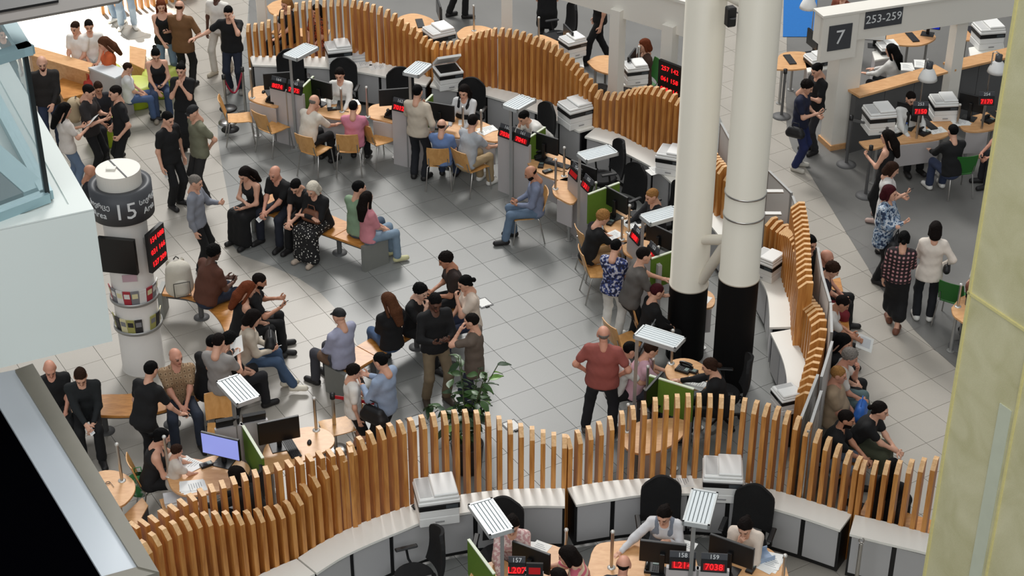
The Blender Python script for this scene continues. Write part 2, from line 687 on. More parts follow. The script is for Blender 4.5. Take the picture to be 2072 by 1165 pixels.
def roty(a):
    c, s = math.cos(a), math.sin(a)
    return np.array([[c, 0, s], [0, 1, 0], [-s, 0, c]])


# wrist targets from the shoulder: outward, forward, up; then the palm's facing and the hand's curl
ARMS = {
    'down': ((.07, .04, -.52), 'relax'), 'hip': ((.02, .07, -.41), 'flat'), 'phone': ((-.10, .30, -.20), 'grip'),
    'phonelow': ((-.10, .28, -.32), 'grip'), 'lap': ((-.10, .30, -.40), 'relax'), 'chin': ((-.11, .20, .0), 'grip'),
    'desk': ((-.02, .42, -.30), 'flat'), 'reach': ((.10, .48, -.24), 'flat'), 'back': ((-.10, -.16, -.40), 'relax'),
    'cross': ((-.24, .22, -.22), 'flat'), 'pocket': ((.05, .09, -.44), 'grip'), 'knee': ((.0, .44, -.36), 'relax'),
    'face': ((-.08, .17, .12), 'relax'), 'hold': ((-.04, .34, -.18), 'grip'), 'side': ((.30, .25, -.28), 'relax'),
    'rest': ((.42, .22, -.12), 'relax'), 'clasp': ((-.16, .40, -.36), 'grip'), 'out': ((.28, .34, -.26), 'flat')}
ELB = {'hip': (1, -.6, .1), 'back': (.8, -.5, 0), 'chin': (.3, .3, -1), 'face': (.5, .3, -1), 'rest': (.6, -.2, -.6), 'cross': (.7, 0, -.6)}

SKINS = {'light': (214, 164, 138), 'tan': (186, 132, 104), 'dark': (92, 60, 46), 'pale': (226, 182, 158), 'red': (206, 148, 124)}
HAIRC = {'black': (10, 9, 9), 'brown': (46, 29, 20), 'dark': (20, 14, 12), 'blond': (150, 108, 62), 'auburn': (104, 52, 30), 'grey': (120, 114, 108),
         'white': (206, 198, 182), 'redwine': (62, 20, 26), 'chestnut': (84, 52, 34)}
EYE = plain('eye', (28, 20, 16), 0.3)
LIP = plain('lip', (168, 92, 84), 0.5)


def cloth(c):
    if isinstance(c, str):
        return MATS[c]
    return plain('cloth_%d_%d_%d' % c, c, 0.88, var=0.16, scale=9, bump=0.25)


pattern('cloth_floral_blue', 'floral', [(0, (40, 56, 84)), (.42, (120, 142, 166)), (.52, (196, 204, 212)), (.62, (70, 92, 120))], 16)
pattern('cloth_plaid_beige', 'plaid', [(0, (146, 118, 88)), (.25, (176, 150, 116)), (.6, (116, 92, 68))], 5)
pattern('cloth_plaid_pink', 'plaid', [(0, (34, 24, 26)), (.28, (112, 66, 70)), (.55, (188, 140, 140))], 5)
pattern('cloth_polka', 'polka', [(0, (226, 222, 214)), (.26, (16, 15, 16))], 24)
pattern('cloth_stripe_pink', 'stripe', [(0, (190, 92, 108)), (.35, (210, 160, 140)), (.6, (206, 184, 156))], 6)
pattern('cloth_floral_navy', 'floral', [(0, (30, 34, 60)), (.46, (60, 74, 130)), (.56, (190, 190, 200))], 22)
pattern('cloth_blouse_print', 'floral', [(0, (196, 150, 150)), (.5, (224, 200, 194))], 30)
pattern('cloth_brown_print', 'floral', [(0, (120, 52, 34)), (.45, (178, 88, 52)), (.55, (60, 34, 26))], 18)

HW = {}          # hand and lap places of the people, by key


def person(label, hx, hy, face, pose='stand', H=1.72, top=(20, 20, 22), sleeve='tee', bottom=(22, 22, 26), legs='pants', shoes=(24, 22, 22),
           hair='short', hc='dark', skin='light', arms=('down', 'down'), lean=0.0, roll=0.0, nod=15, turn=0, build=1.0, seat=0.46, feet=None, sex='m',
           beard=False, key=None, hem=-.07, group=None, kneex=None, foot_y=None, tuck=True, gap=.0, tz=0.0, ankle=0.94, vest=None):
    """hx, hy: where the photograph shows the head; face: heading in degrees (0 = right, 90 = away from the lens)"""
    s = H / 1.72
    b = build * .94
    fem = sex == 'f'
    shw = (.158 if fem else .178) * s * (0.5 + 0.5 * b)
    hpw = .088 * s
    L = rotx(-R(lean)) @ roty(R(roll))
    up, fw, rt = L @ np.array([0, 0, 1.]), L @ np.array([0, 1., 0]), L @ np.array([1., 0, 0])
    sit = pose == 'sit'
    if sit:
        hem = max(hem, -.055)
    hip = np.array([0, 0, seat + .105 * s + (0.02 if b > 1.08 else 0)]) if sit else np.array([0, 0, .905 * s])
    if pose == 'stand' and lean:
        hip[1] -= .25 * math.sin(R(lean)) * s
    waist = hip + up * .17 * s
    chest = hip + up * .36 * s
    neck = hip + up * .50 * s
    sh = [neck - up * .055 * s + rt * (sd * shw) for sd in (-1, 1)]
    HR = rotz(R(turn)) @ rotx(-R(nod))
    headc = neck + up * .075 * s + (HR @ np.array([0, .012, .10])) * s
    # legs
    lt, ls = .43 * s, .415 * s
    knees, ankles, toes = [], [], []
    for i, sd in enumerate((-1, 1)):
        hj = hip + np.array([sd * hpw, 0, -.02])
        if sit:
            kx = (kneex if kneex is not None else .12) * sd + gap
            fy = foot_y if foot_y is not None else .02
            fx = kx * (1.0 if feet is None else 1) if feet is None else feet[i][0]
            yk = .43 * s
            kn = np.array([kx, yk, seat + .075 * s])
            an = np.array([fx, yk + fy if feet is None else feet[i][1], .085])
            if np.linalg.norm(an - kn) > ls * 1.08:
                an = kn + (an - kn) / np.linalg.norm(an - kn) * ls * 1.08
                an[2] = max(an[2], .085)
        else:
            fx, fy = (sd * .10, 0.0) if feet is None else feet[i]
            an = np.array([fx, fy, .085 * s])
            kn, an = ik(hj, an, lt, ls, np.array([sd * .15, 1., 0]))
        dirn = np.array([sd * .25, 1., 0]) if not sit else np.array([sd * .15, 1., 0])
        dirn /= np.linalg.norm(dirn)
        knees.append((hj, kn))
        ankles.append(an)
        toes.append(an + dirn * .15 * s)
    # arms
    elb, wri, fing = [], [], []
    for i, sd in enumerate((-1, 1)):
        spec = arms[i]
        if isinstance(spec, str):
            (dx, dy, dz), hp = ARMS[spec]
            eh = ELB.get(spec, (.55, -.45, -.8))
        else:
            (dx, dy, dz), hp = spec[:3], (spec[3] if len(spec) > 3 else 'relax')
            eh = (.5, -.4, -.8)
        t = sh[i] + np.array([sd * dx, dy, dz]) * s
        e, w = ik(sh[i], t, .285 * s, .25 * s, np.array([sd * eh[0], eh[1], eh[2]]))
        elb.append(e)
        wri.append(w)
        fing.append(hp)
    # ---- bare body
    r = s * b
    rb = s * (0.40 + 0.55 * b)
    def torso(g=0.0, dn=-.03):
        return [cap(hip + up * dn, waist, (.115 if fem else .108) * r + g + (.010 if g else 0), (.095 if fem else .108) * r + g, rt, 1.42),
                cap(waist, chest, (.095 if fem else .108) * r * (1.12 if b > 1.08 else 1) + g, .114 * rb + g, rt, 1.38),
                cap(chest, neck - up * .04 * s, .114 * rb + g, .075 * rb + g, rt, 1.5),
                cap(sh[0] - rt * -.01, sh[1] - rt * .01, .052 * rb + g, .052 * rb + g)] + \
               ([cap(chest + fw * .07 * s - rt * .06 * s - up * .03, chest + fw * .07 * s + rt * .06 * s - up * .03, .058 * s + g, .058 * s + g)] if fem else []) + \
               ([cap(hip - up * .02, hip + up * (dn + .03), .110 * r + g, .110 * r + g, rt, 1.56)] if g and dn < -.06 else []) + \
               ([ell(waist + fw * .05 * s, (.15 * r + g, .145 * r + g, .145 * r + g))] if b > 1.08 else [])
    neckp = cap(neck - up * .05, headc - (HR @ np.array([0, .03, .06])) * s, .054 * s, .052 * s)
    legp = []
    for (hj, kn), an, to in zip(knees, ankles, toes):
        legp += [cap(hj, kn, .083 * rb, .056 * rb), cap(kn, kn + (an - kn) * .35, .055 * rb, .054 * rb), cap(kn + (an - kn) * .35, an, .054 * rb, .036 * s),
                 cap(an - np.array([0, 0, .035]), to - np.array([0, 0, .05]), .04 * s, .03 * s)]
    armp = []
    for i in range(2):
        armp += [cap(sh[i], elb[i], .046 * rb, .038 * rb), cap(elb[i], wri[i], .038 * rb, .026 * s)]
    h = 0.023
    F, lo, ax = field(torso() + [neckp] + legp + armp, h, 0.045)
    V, Q = snet(F, lo, h)
    V[:, 2] = np.maximum(V[:, 2], 0.006)
    parts_v, parts_q, parts_m = [V], [Q], [np.zeros(len(Q), int)]
    n = len(V)
    hV, hQ, hm, hb = HEAD
    hv = (hV * s * 1.03) @ HR.T + headc
    parts_v.append(hv); parts_q.append(hQ + n); parts_m.append(hb if beard else hm); n += len(hv)
    hands = []
    for i, sd in enumerate((-1, 1)):
        d = wri[i] - elb[i]
        d = d / np.linalg.norm(d)
        spec = arms[i] if isinstance(arms[i], str) else 'x'
        if spec in ('down', 'back', 'pocket'):
            pn = np.array([-sd, .2, 0])
        elif spec in ('phone', 'phonelow', 'hold'):
            d = d + np.array([-sd * .2, .3, .1]); pn = np.array([-sd * .5, -.3, .8])
        elif spec in ('chin', 'face'):
            pn = np.array([-sd * .4, -1, 0.])
        elif spec == 'hip':
            d = np.array([-sd * .5, .6, -.4]); pn = np.array([-sd, -.4, -.3])
        elif spec in ('lap', 'clasp', 'knee'):
            pn = np.array([-sd * .6, 0, -.7])
        else:
            d = d * np.array([1, 1, .35]); pn = np.array([0, 0, -1.])
        d = d / np.linalg.norm(d)
        z = -(pn - d * (pn @ d))
        z = z / np.linalg.norm(z)
        x = np.cross(d, z)
        hV, hQ = HANDS[fing[i]]
        hv = hV.copy() * (.93 if fem else 1.0)
        q = hQ
        if sd < 0:
            hv = hv * np.array([-1, 1, 1])
            q = hQ[:, ::-1]
        hv = (hv * s) @ np.stack([x, d, z]) + wri[i] + d * .012
        parts_v.append(hv); parts_q.append(q + n); parts_m.append(np.zeros(len(q), int)); n += len(hv)
        hands.append((wri[i] + d * .09 * s, d, z))
    # ---- world place
    rz = R(face - 90)
    M = rotz(rz)
    hw = M @ headc
    W = P(hx, hy, headc[2] + tz)
    base = np.array([W.x - hw[0], W.y - hw[1], tz])
    hcm = plain('hair_' + hc, HAIRC[hc], 0.8, var=0.45, scale=60, bump=0.6, spec=0.12)
    me = quad_mesh('person', np.concatenate(parts_v), np.concatenate(parts_q), [plain('skin_' + skin, SKINS[skin], 0.55, var=0.05, scale=14), EYE, hcm, LIP], np.concatenate(parts_m))
    o = bpy.data.objects.new('person', me)
    o.location = base
    o.rotation_euler = (0, 0, rz)
    COL.objects.link(o)
    tag(o, label, 'person', group)

    def child(name, V, Q, m):
        c = bpy.data.objects.new(name, quad_mesh(name, V, Q, [m]))
        COL.objects.link(c)
        c.parent = o
        return c
    # ---- hair
    if hair != 'bald':
        hV, hQ = hair_mesh(hair)
        child('cap' if hair == 'cap' else 'hair', (hV * s * 1.03) @ HR.T + headc, hQ, plain('cap_black', (18, 18, 20), 0.8) if hair == 'cap' else hcm)
    # ---- top
    g = .017
    tp = torso(g, hem)
    if sleeve != 'tank':
        fr = {'tee': .62, 'long': 1.0, 'short': .4, 'half': .85}[sleeve]
        for i in range(2):
            m_ = sh[i] + (elb[i] - sh[i]) * fr
            tp.append(cap(sh[i], m_, .052 * rb + g * .8, (.047 if fr < 1 else .042) * rb + g))
            if sleeve == 'long':
                tp.append(cap(elb[i], elb[i] + (wri[i] - elb[i]) * .93, .041 * rb + g * .7, .03 * rb + g * .6))
    h2 = 0.024
    F, lo, ax = field(tp, h2, 0.04)
    X = np.stack(np.meshgrid(*ax, indexing='ij'), -1)
    F = F + .0035 * np.sin(X[..., 2] * 47 + X[..., 0] * 31) * np.sin(X[..., 0] * 39 + X[..., 1] * 43)
    q = (X - (hip + up * (hem - .02))) @ up
    F = np.maximum(F, -q)
    # neckline
    F = np.maximum(F, -(dist(cap(neck + fw * .05 - up * .005, neck + up * .1 + fw * .075, .05 * s, .07 * s), X)))
    if sleeve == 'tank':
        for i in range(2):
            F = np.maximum(F, -dist(cap(sh[i] + rt * ((i * 2 - 1) * .03), sh[i] + up * .1, .085 * s, .09 * s), X))
        F = np.maximum(F, -dist(cap(neck + fw * .06 - up * .03, neck + up * .1, .085 * s, .085 * s), X))
    V, Q = snet(F, lo, h2)
    child({'tee': 'shirt', 'long': 'long_sleeved_shirt', 'tank': 'sleeveless_top', 'short': 'shirt', 'half': 'shirt'}[sleeve], V, Q, cloth(top))
    if vest:
        F, lo, ax = field([p for p in torso(.03, hem)][:3], h2, 0.04)
        X = np.stack(np.meshgrid(*ax, indexing='ij'), -1)
        F = np.maximum(F, -((X - (hip + up * (hem * .4))) @ up))
        F = np.maximum(F, -dist(cap(neck + fw * .16 - up * .16, neck + up * .1 + fw * .02, .03, .085 * s), X))
        V, Q = snet(F, lo, h2)
        child('waistcoat', V, Q, cloth(vest))
    # ---- bottom
    g = .013
    bp = [cap(hip + up * -.05, hip + up * .08, (.114 if fem else .107) * r + g * .7, .102 * r + g * .5, rt, 1.42)]
    if legs in ('pants', 'shorts', 'leggings'):
        fr = 1.0
        lo_g = .016 if legs != 'leggings' else .008
        for (hj, kn), an in zip(knees, ankles):
            if legs == 'shorts':
                bp += [cap(hj, hj + (kn - hj) * .88, .085 * rb + g, .072 * rb + g)]
            else:
                e = kn + (an - kn) * ankle
                bp += [cap(hj, kn, .084 * rb + g, .06 * rb + g), cap(kn, e, .06 * rb + g, .052 * s + lo_g)]
    else:
        fr = {'skirt': .5, 'long_skirt': .95, 'mini': .2, 'midi': .7}[legs]
        for (hj, kn), an in zip(knees, ankles):
            if legs == 'mini':
                bp += [cap(hj, hj + (kn - hj) * .8, .09 * rb + g, .085 * rb + g)]
            else:
                bp += [cap(hj, kn, .09 * rb + g, .085 * rb + g), cap(kn, kn + (an - kn) * fr, .085 * rb + g, .10 * s + g)]
        k0, k1 = knees[0][1], knees[1][1]
        bp += [cap((knees[0][0] + knees[1][0]) / 2, (k0 + k1) / 2 * (1 if legs != 'mini' else .8) + (0 if legs != 'mini' else .2 * (knees[0][0] + knees[1][0]) / 2), .09 * rb + g, .085 * rb + g)]
        if legs != 'mini':
            a0, a1 = ankles
            bp += [cap((k0 + k1) / 2, (k0 + k1) / 2 + ((a0 + a1) / 2 - (k0 + k1) / 2) * fr, .085 * rb + g, .1 * s + g)]
    F, lo, ax = field(bp, h2, 0.035)
    X = np.stack(np.meshgrid(*ax, indexing='ij'), -1)
    F = F + .004 * np.sin(X[..., 2] * 41 + X[..., 1] * 33) * np.sin(X[..., 0] * 51 + X[..., 2] * 9)
    F = np.maximum(F, .03 - X[..., 2])
    V, Q = snet(F, lo, h2)
    child({'pants': 'trousers', 'shorts': 'shorts', 'leggings': 'leggings'}.get(legs, 'skirt'), V, Q, cloth(bottom))
    # ---- shoes
    for i in range(2):
        an, to = ankles[i], toes[i]
        d = (to - an); d[2] = 0
        d = d / np.linalg.norm(d)
        z0 = an[2] - .085 * s
        pr = [cap(np.array([an[0], an[1], z0 + .04]) - d * .03, np.array([to[0], to[1], z0 + .035]) + d * .01, .05 * s, .045 * s), cap(np.array([an[0], an[1], z0 + .05]), an + np.array([0, 0, -.005]), .048 * s, .043 * s)]
        F, lo, ax = field(pr, .017, .03)
        X = np.stack(np.meshgrid(*ax, indexing='ij'), -1)
        F = np.maximum(F, z0 + .004 - X[..., 2])
        V, Q = snet(F, lo, .017)
        child('shoe', V, Q, plain('shoe_%d_%d_%d' % shoes, shoes, 0.6))
    if key:
        Mw = lambda p: Vector(M @ np.asarray(p) + base)
        HW[key] = {'o': o, 'base': Vector(base), 'rz': rz, 'hands': [(Mw(p), Vector(M @ d), Vector(M @ z)) for p, d, z in hands],
                   'lap': Mw((hip + knees[0][1]) / 2 * np.array([0, 1, 1]) + np.array([0, .04, .11])), 'hip': Mw(hip), 'chest': Mw(chest), 'back': Mw(chest - fw * .16),
                   'fw': Vector(M @ fw), 'up': Vector(M @ up), 'rt': Vector(M @ rt), 'sh': [Mw(x) for x in sh]}
    return o
# ---------------------------------------------------------------- curves on plan
def spline(pts, step=0.05):
    """smooth curve through points, resampled evenly; points may carry extra values"""
    A = np.array(pts, float)
    n = len(A)
    out = []
    for i in range(n - 1):
        p0, p1, p2, p3 = A[max(i - 1, 0)], A[i], A[i + 1], A[min(i + 2, n - 1)]
        for t in np.linspace(0, 1, 24, endpoint=False):
            out.append(.5 * ((2 * p1) + (-p0 + p2) * t + (2 * p0 - 5 * p1 + 4 * p2 - p3) * t * t + (-p0 + 3 * p1 - 3 * p2 + p3) * t ** 3))
    out.append(A[-1])
    out = np.array(out)
    d = np.concatenate([[0], np.cumsum(np.linalg.norm(np.diff(out[:, :2], axis=0), axis=1))])
    m = max(2, int(round(d[-1] / step)) + 1)
    q = np.linspace(0, d[-1], m)
    return np.stack([np.interp(q, d, out[:, k]) for k in range(out.shape[1])], 1)


def inpoly(x, y, poly):
    r = False
    n = len(poly)
    for i in range(n):
        x0, y0 = poly[i]
        x1, y1 = poly[(i + 1) % n]
        if (y0 > y) != (y1 > y) and x < x0 + (y - y0) / (y1 - y0) * (x1 - x0):
            r = not r
    return r


def sdpoly(x, y, poly):
    d = 1e9
    n = len(poly)
    for i in range(n):
        x0, y0 = poly[i]
        x1, y1 = poly[(i + 1) % n]
        dx, dy = x1 - x0, y1 - y0
        t = max(0, min(1, ((x - x0) * dx + (y - y0) * dy) / (dx * dx + dy * dy)))
        d = min(d, (x - x0 - t * dx) ** 2 + (y - y0 - t * dy) ** 2)
    d = math.sqrt(d)
    return -d if inpoly(x, y, poly) else d


def W2(pts, z=0.0):
    return [tuple(P(a, b, z)[:2]) for a, b in pts]


# ---------------------------------------------------------------- floor
def tile_mat(name, c, rough):
    m, nt, b = new_mat(name)
    tc = nt.nodes.new('ShaderNodeNewGeometry')
    oi = nt.nodes.new('ShaderNodeObjectInfo')
    n1 = nt.nodes.new('ShaderNodeTexNoise')
    n1.inputs['Scale'].default_value = 0.8
    n1.inputs['Detail'].default_value = 5
    nt.links.new(tc.outputs['Position'], n1.inputs['Vector'])
    n2 = nt.nodes.new('ShaderNodeTexNoise')
    n2.inputs['Scale'].default_value = 60
    n2.inputs['Detail'].default_value = 2
    nt.links.new(tc.outputs['Position'], n2.inputs['Vector'])
    ad = nt.nodes.new('ShaderNodeMath')
    ad.operation = 'ADD'
    nt.links.new(n1.outputs[0], ad.inputs[0])
    mu = nt.nodes.new('ShaderNodeMath')
    mu.operation = 'MULTIPLY'
    mu.inputs[1].default_value = 0.35
    nt.links.new(n2.outputs[0], mu.inputs[0])
    nt.links.new(mu.outputs[0], ad.inputs[1])
    rp = nt.nodes.new('ShaderNodeValToRGB')
    col = rgb(c)
    rp.color_ramp.elements[0].position = .3
    rp.color_ramp.elements[1].position = 1.0
    rp.color_ramp.elements[0].color = tuple(x * .86 for x in col[:3]) + (1,)
    rp.color_ramp.elements[1].color = tuple(min(1, x * 1.1) for x in col[:3]) + (1,)
    nt.links.new(ad.outputs[0], rp.inputs[0])
    hs = nt.nodes.new('ShaderNodeHueSaturation')
    mr = nt.nodes.new('ShaderNodeMapRange')
    mr.inputs[3].default_value = .95
    mr.inputs[4].default_value = 1.05
    nt.links.new(oi.outputs['Random'], mr.inputs[0])
    nt.links.new(mr.outputs[0], hs.inputs['Value'])
    nt.links.new(rp.outputs[0], hs.inputs['Color'])
    nt.links.new(hs.outputs[0], b.inputs['Base Color'])
    r2 = nt.nodes.new('ShaderNodeMapRange')
    r2.inputs[3].default_value = rough - .06
    r2.inputs[4].default_value = rough + .08
    nt.links.new(n1.outputs[0], r2.inputs[0])
    nt.links.new(r2.outputs[0], b.inputs['Roughness'])
    return m


TL = tile_mat('light_stone_tile', (170, 164, 154), .40)
TG = tile_mat('grey_stone_tile', (130, 131, 128), .38)
FS = tile_mat('smooth_grey_floor', (114, 113, 110), .42)
JOINT = plain('tile_joint', (112, 110, 106), 0.9)
FBLUE = plain('blue_carpet', (24, 104, 176), 0.9, var=.1, scale=30)

PL = [(-500, -300), (520, -300), (500, 60), (462, 190), (438, 262), (448, 330), (462, 400), (467, 450), (458, 508), (520, 525), (600, 560), (660, 600), (700, 650), (725, 700), (738, 760), (738, 900), (700, 1400), (-500, 1400)]
PW = [(1440, -300), (1600, -300), (1590, 200), (1593, 285), (1625, 330), (1700, 450), (1780, 580), (1860, 680), (1935, 745), (2060, 850), (2260, 1400), (1500, 1400), (1600, 900), (1600, 560), (1540, 420), (1440, 200)]
PT = [(-500, -300), (520, -300), (500, 110), (640, 113), (760, 125), (880, 150), (1000, 172), (1120, 205), (1210, 250), (1300, 285), (1400, 330), (1440, 330), (1440, -300), (1600, -300), (1590, 200), (1593, 285), (1625, 330), (1700, 450), (1780, 580), (1860, 680), (1935, 745), (2060, 850), (2260, 1400), (-500, 1400)]
WL, WW, WT = W2(PL), W2(PW), W2(PT)

fl = MB().box(-16, 17, 10, 52, -0.2, -0.012)
floor = struct('floor', fl, JOINT)
# smooth floor of the office areas beyond the tiled lobby, laid flush with the tiles
mb = MB()
g = 1.0


def clip(poly, vals, keep):
    out = []
    n = len(poly)
    for i in range(n):
        a, b = poly[i], poly[(i + 1) % n]
        va, vb = vals[i] * keep, vals[(i + 1) % n] * keep
        if va <= 0:
            out.append(a)
        if (va <= 0) != (vb <= 0):
            t = va / (va - vb)
            out.append((a[0] + (b[0] - a[0]) * t, a[1] + (b[1] - a[1]) * t))
    return out


GA = R(-58.7)
TS = 0.0379 * CH
ga = Vector((math.cos(GA), math.sin(GA)))
gb = Vector((-ga.y, ga.x))
O0 = P(1884.1, 766.3)
tiles = []
slab = MB()
for i in range(-62, 62):
    for j in range(-62, 62):
        cx = O0.x + ga.x * (i + .5) * TS + gb.x * (j + .5) * TS
        cy = O0.y + ga.y * (i + .5) * TS + gb.y * (j + .5) * TS
        if not (11 < cy < 50):
            continue
        k = (FPX * CS * 0 + 1)
        # where the tile shows in the picture
        dz = -CH
        depth = cy * CS - dz * SN
        u = FPX * cx / depth + 1036
        v = FPX * (-(cy * SN + dz * CS)) / depth + 582.5
        v = 582.5 - FPX * (cy * SN + dz * CS) / depth
        if u < -500 or u > 2700 or v < -160 or v > 1420:
            continue
        hs = TS / 2 - .0032
        cs = [(cx + ga.x * a * hs + gb.x * b * hs, cy + ga.y * a * hs + gb.y * b * hs) for a, b in ((-1, -1), (1, -1), (1, 1), (-1, 1))]
        dt = [sdpoly(x, y, WT) for x, y in cs]
        if min(dt) > 0:
            h2 = TS / 2 + .0005
            slab.add([(cx + ga.x * a * h2 + gb.x * b * h2, cy + ga.y * a * h2 + gb.y * b * h2, 0) for a, b in ((-1, -1), (1, -1), (1, 1), (-1, 1))], [(0, 1, 2, 3)])
            continue
        pieces = [(cs, None)]
        if max(dt) > 0:
            rest = clip([(cx + ga.x * a * (hs + .0045) + gb.x * b * (hs + .0045), cy + ga.y * a * (hs + .0045) + gb.y * b * (hs + .0045)) for a, b in ((-1, -1), (1, -1), (1, 1), (-1, 1))], dt, -1)
            if len(rest) > 2:
                slab.add([(x, y, 0) for x, y in rest], [tuple(range(len(rest)))])
            pc = clip(cs, dt, 1)
            pieces = [(pc, None)] if len(pc) > 2 else []
        for pc, _ in pieces:
            dl = [min(sdpoly(x, y, WL), sdpoly(x, y, WW)) for x, y in pc]
            if max(dl) <= 0:
                tiles.append((v, u, pc, 1))
            elif min(dl) > 0:
                tiles.append((v, u, pc, 0))
            else:
                a, b = clip(pc, dl, 1), clip(pc, dl, -1)
                if len(a) > 2:
                    tiles.append((v, u, a, 1))
                if len(b) > 2:
                    tiles.append((v, u, b, 0))
slab.build('smooth_floor_finish', FS, floor)


def shows(u, v):
    """tiles of the open lobby and walkway that the picture shows best"""
    if v < 330 or v > 900 or u < 0 or u > 2072:
        return False
    if u < 1180:
        return u > 330 and v < 860 or (u > 230 and v > 700 and v < 870)
    return (u > 1680 and u < 1940 and v > 330) or (u < 1300 and v < 480)


tiles.sort(key=lambda t: (not shows(t[1], t[0]), -t[0]))
rest = {0: MB(), 1: MB()}
for n_, (v, u, pc, kind) in enumerate(tiles):
    q = [(x, y) for x, y in pc]
    if n_ < 298 and shows(u, v):
        cx, cy = sum(p[0] for p in q) / len(q), sum(p[1] for p in q) / len(q)
        t = MB().prism([(x - cx, y - cy) for x, y in q], -.012, 0).build('floor_tile', TL if kind else TG, floor)
        t.location = (cx, cy, 0)
    else:
        rest[kind].prism(q, -.012, 0)
for kind, nm in ((0, 'grey_floor_tiles'), (1, 'light_floor_tiles')):
    t = rest[kind].build(nm, TL if kind else TG, floor)
    t['kind'] = 'stuff'

# ---------------------------------------------------------------- slat partitions and their counters
CZ = 0.72


def slat_rows(px):
    """(base x, base y, top y) in the picture, base on the counter -> plan curve with the top heights"""
    out = []
    for bx, by, ty in px:
        p = P(bx, by, CZ)
        out.append((p.x, p.y, zat(p.y, ty)))
    return out


def slat_wall(pts, label, side=1, pitch=0.132, depth=0.17, wid=0.058, group='slatted timber partitions', zbase=0.0, cham=0.10, shift=0.0):
    """side = +1: the chamfered edge faces the left of the walking direction"""
    C = spline(pts, pitch)
    c0 = C[len(C) // 2]
    root = thing('slat_partition', label, 'partition', (c0[0], c0[1], 0), 0, group)
    for i in range(len(C)):
        x, y, zt = C[i]
        a, b = C[max(i - 1, 0)], C[min(i + 1, len(C) - 1)]
        t = Vector((b[0] - a[0], b[1] - a[1])).normalized()
        n = Vector((-t.y, t.x)) * side          # towards the chamfered (staff) side
        m = MB()
        # profile across the depth: front bottom, front top (lower), crest, back top, back bottom
        prof = [(0, zbase), (0, zt - cham), (-depth * .55, zt), (-depth, zt), (-depth, zbase)]
        vs = []
        for sgn in (-1, 1):
            for d, z in prof:
                vs.append((n.x * (d + shift) + t.x * sgn * wid / 2, n.y * (d + shift) + t.y * sgn * wid / 2, z))
        fs = [(4, 3, 2, 1, 0), (5, 6, 7, 8, 9), (0, 1, 6, 5), (1, 2, 7, 6), (2, 3, 8, 7), (3, 4, 9, 8), (4, 0, 5, 9)]
        if side < 0:
            fs = [f[::-1] for f in fs]
        m.add(vs, fs)
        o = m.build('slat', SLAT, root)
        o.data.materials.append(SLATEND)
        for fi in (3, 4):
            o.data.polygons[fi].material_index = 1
        o.location = (x - c0[0], y - c0[1], 0)
    return root


def counter(back, front, label, group='white topped cabinet counters', doors=0.46, gap=0.06, z=CZ, flip=False):
    """white worktop between two plan curves with grey doors under the front edge"""
    B = spline([tuple(P(a, b, z)[:2]) for a, b in back], .12)
    F_ = spline([tuple(P(a, b, z)[:2]) for a, b in front], .12)
    n = 40
    B = B[np.linspace(0, len(B) - 1, n).round().astype(int)]
    F_ = F_[np.linspace(0, len(F_) - 1, n).round().astype(int)]
    o = F_[n // 2]
    root = thing('cabinet_counter', label, 'counter', (o[0], o[1], 0), 0, group)
    B, F_ = B - o, F_ - o
    m = MB()
    th = .035
    for zz, rev in ((z, False), (z - th, True)):
        vs = [(p[0], p[1], zz) for p in F_] + [(p[0], p[1], zz) for p in B]
        fs = [(i, i + 1, n + i + 1, n + i) for i in range(n - 1)]
        m.add(vs, [f[::-1] if rev != flip else f for f in fs])
    for L, rev in ((F_, False), (B, True)):
        vs = [(p[0], p[1], z) for p in L] + [(p[0], p[1], z - th) for p in L]
        m.add(vs, [(i, n + i, n + i + 1, i + 1) if rev == flip else (i, i + 1, n + i + 1, n + i) for i in range(n - 1)])
    for k in (0, -1):
        m.add([(F_[k][0], F_[k][1], z), (B[k][0], B[k][1], z), (B[k][0], B[k][1], z - th), (F_[k][0], F_[k][1], z - th)], [(0, 1, 2, 3)])
    m.build('worktop', WHITE, root)
    # carcass set back under the top
    S = F_ + (B - F_) * .16
    S2 = F_ + (B - F_) * .9
    m = MB()
    for A_, B_ in ((S, S2),):
        for i in range(n - 1):
            m.add([(A_[i][0], A_[i][1], .02), (A_[i + 1][0], A_[i + 1][1], .02), (A_[i + 1][0], A_[i + 1][1], z - th), (A_[i][0], A_[i][1], z - th)], [(0, 1, 2, 3)])
        for i in (0, -1):
            m.add([(A_[i][0], A_[i][1], .02), (B_[i][0], B_[i][1], .02), (B_[i][0], B_[i][1], z - th), (A_[i][0], A_[i][1], z - th)], [(0, 1, 2, 3)])
    m.build('carcass', BLACK, root)
    S = F_ + (B - F_) * .11
    d = np.concatenate([[0], np.cumsum(np.linalg.norm(np.diff(S, axis=0), axis=1))])
    nd = max(1, int(round(d[-1] / (doors + gap))))
    w = d[-1] / nd
    for k in range(nd):
        a = [np.interp(k * w + gap / 2, d, S[:, j]) for j in (0, 1)]
        b = [np.interp((k + 1) * w - gap / 2, d, S[:, j]) for j in (0, 1)]
        t = Vector((b[0] - a[0], b[1] - a[1], 0))
        L = t.length
        t.normalize()
        nn = Vector((t.y, -t.x, 0))
        mm = MB()
        mm.obox((0, 0, 0), t, nn, (0, 0, 1), L / 2, .011, (z - th - .13) / 2)
        dd = mm.build('cabinet_door', CABIN, root)
        dd.location = ((a[0] + b[0]) / 2, (a[1] + b[1]) / 2, .10 + (z - th - .13) / 2)
    return root


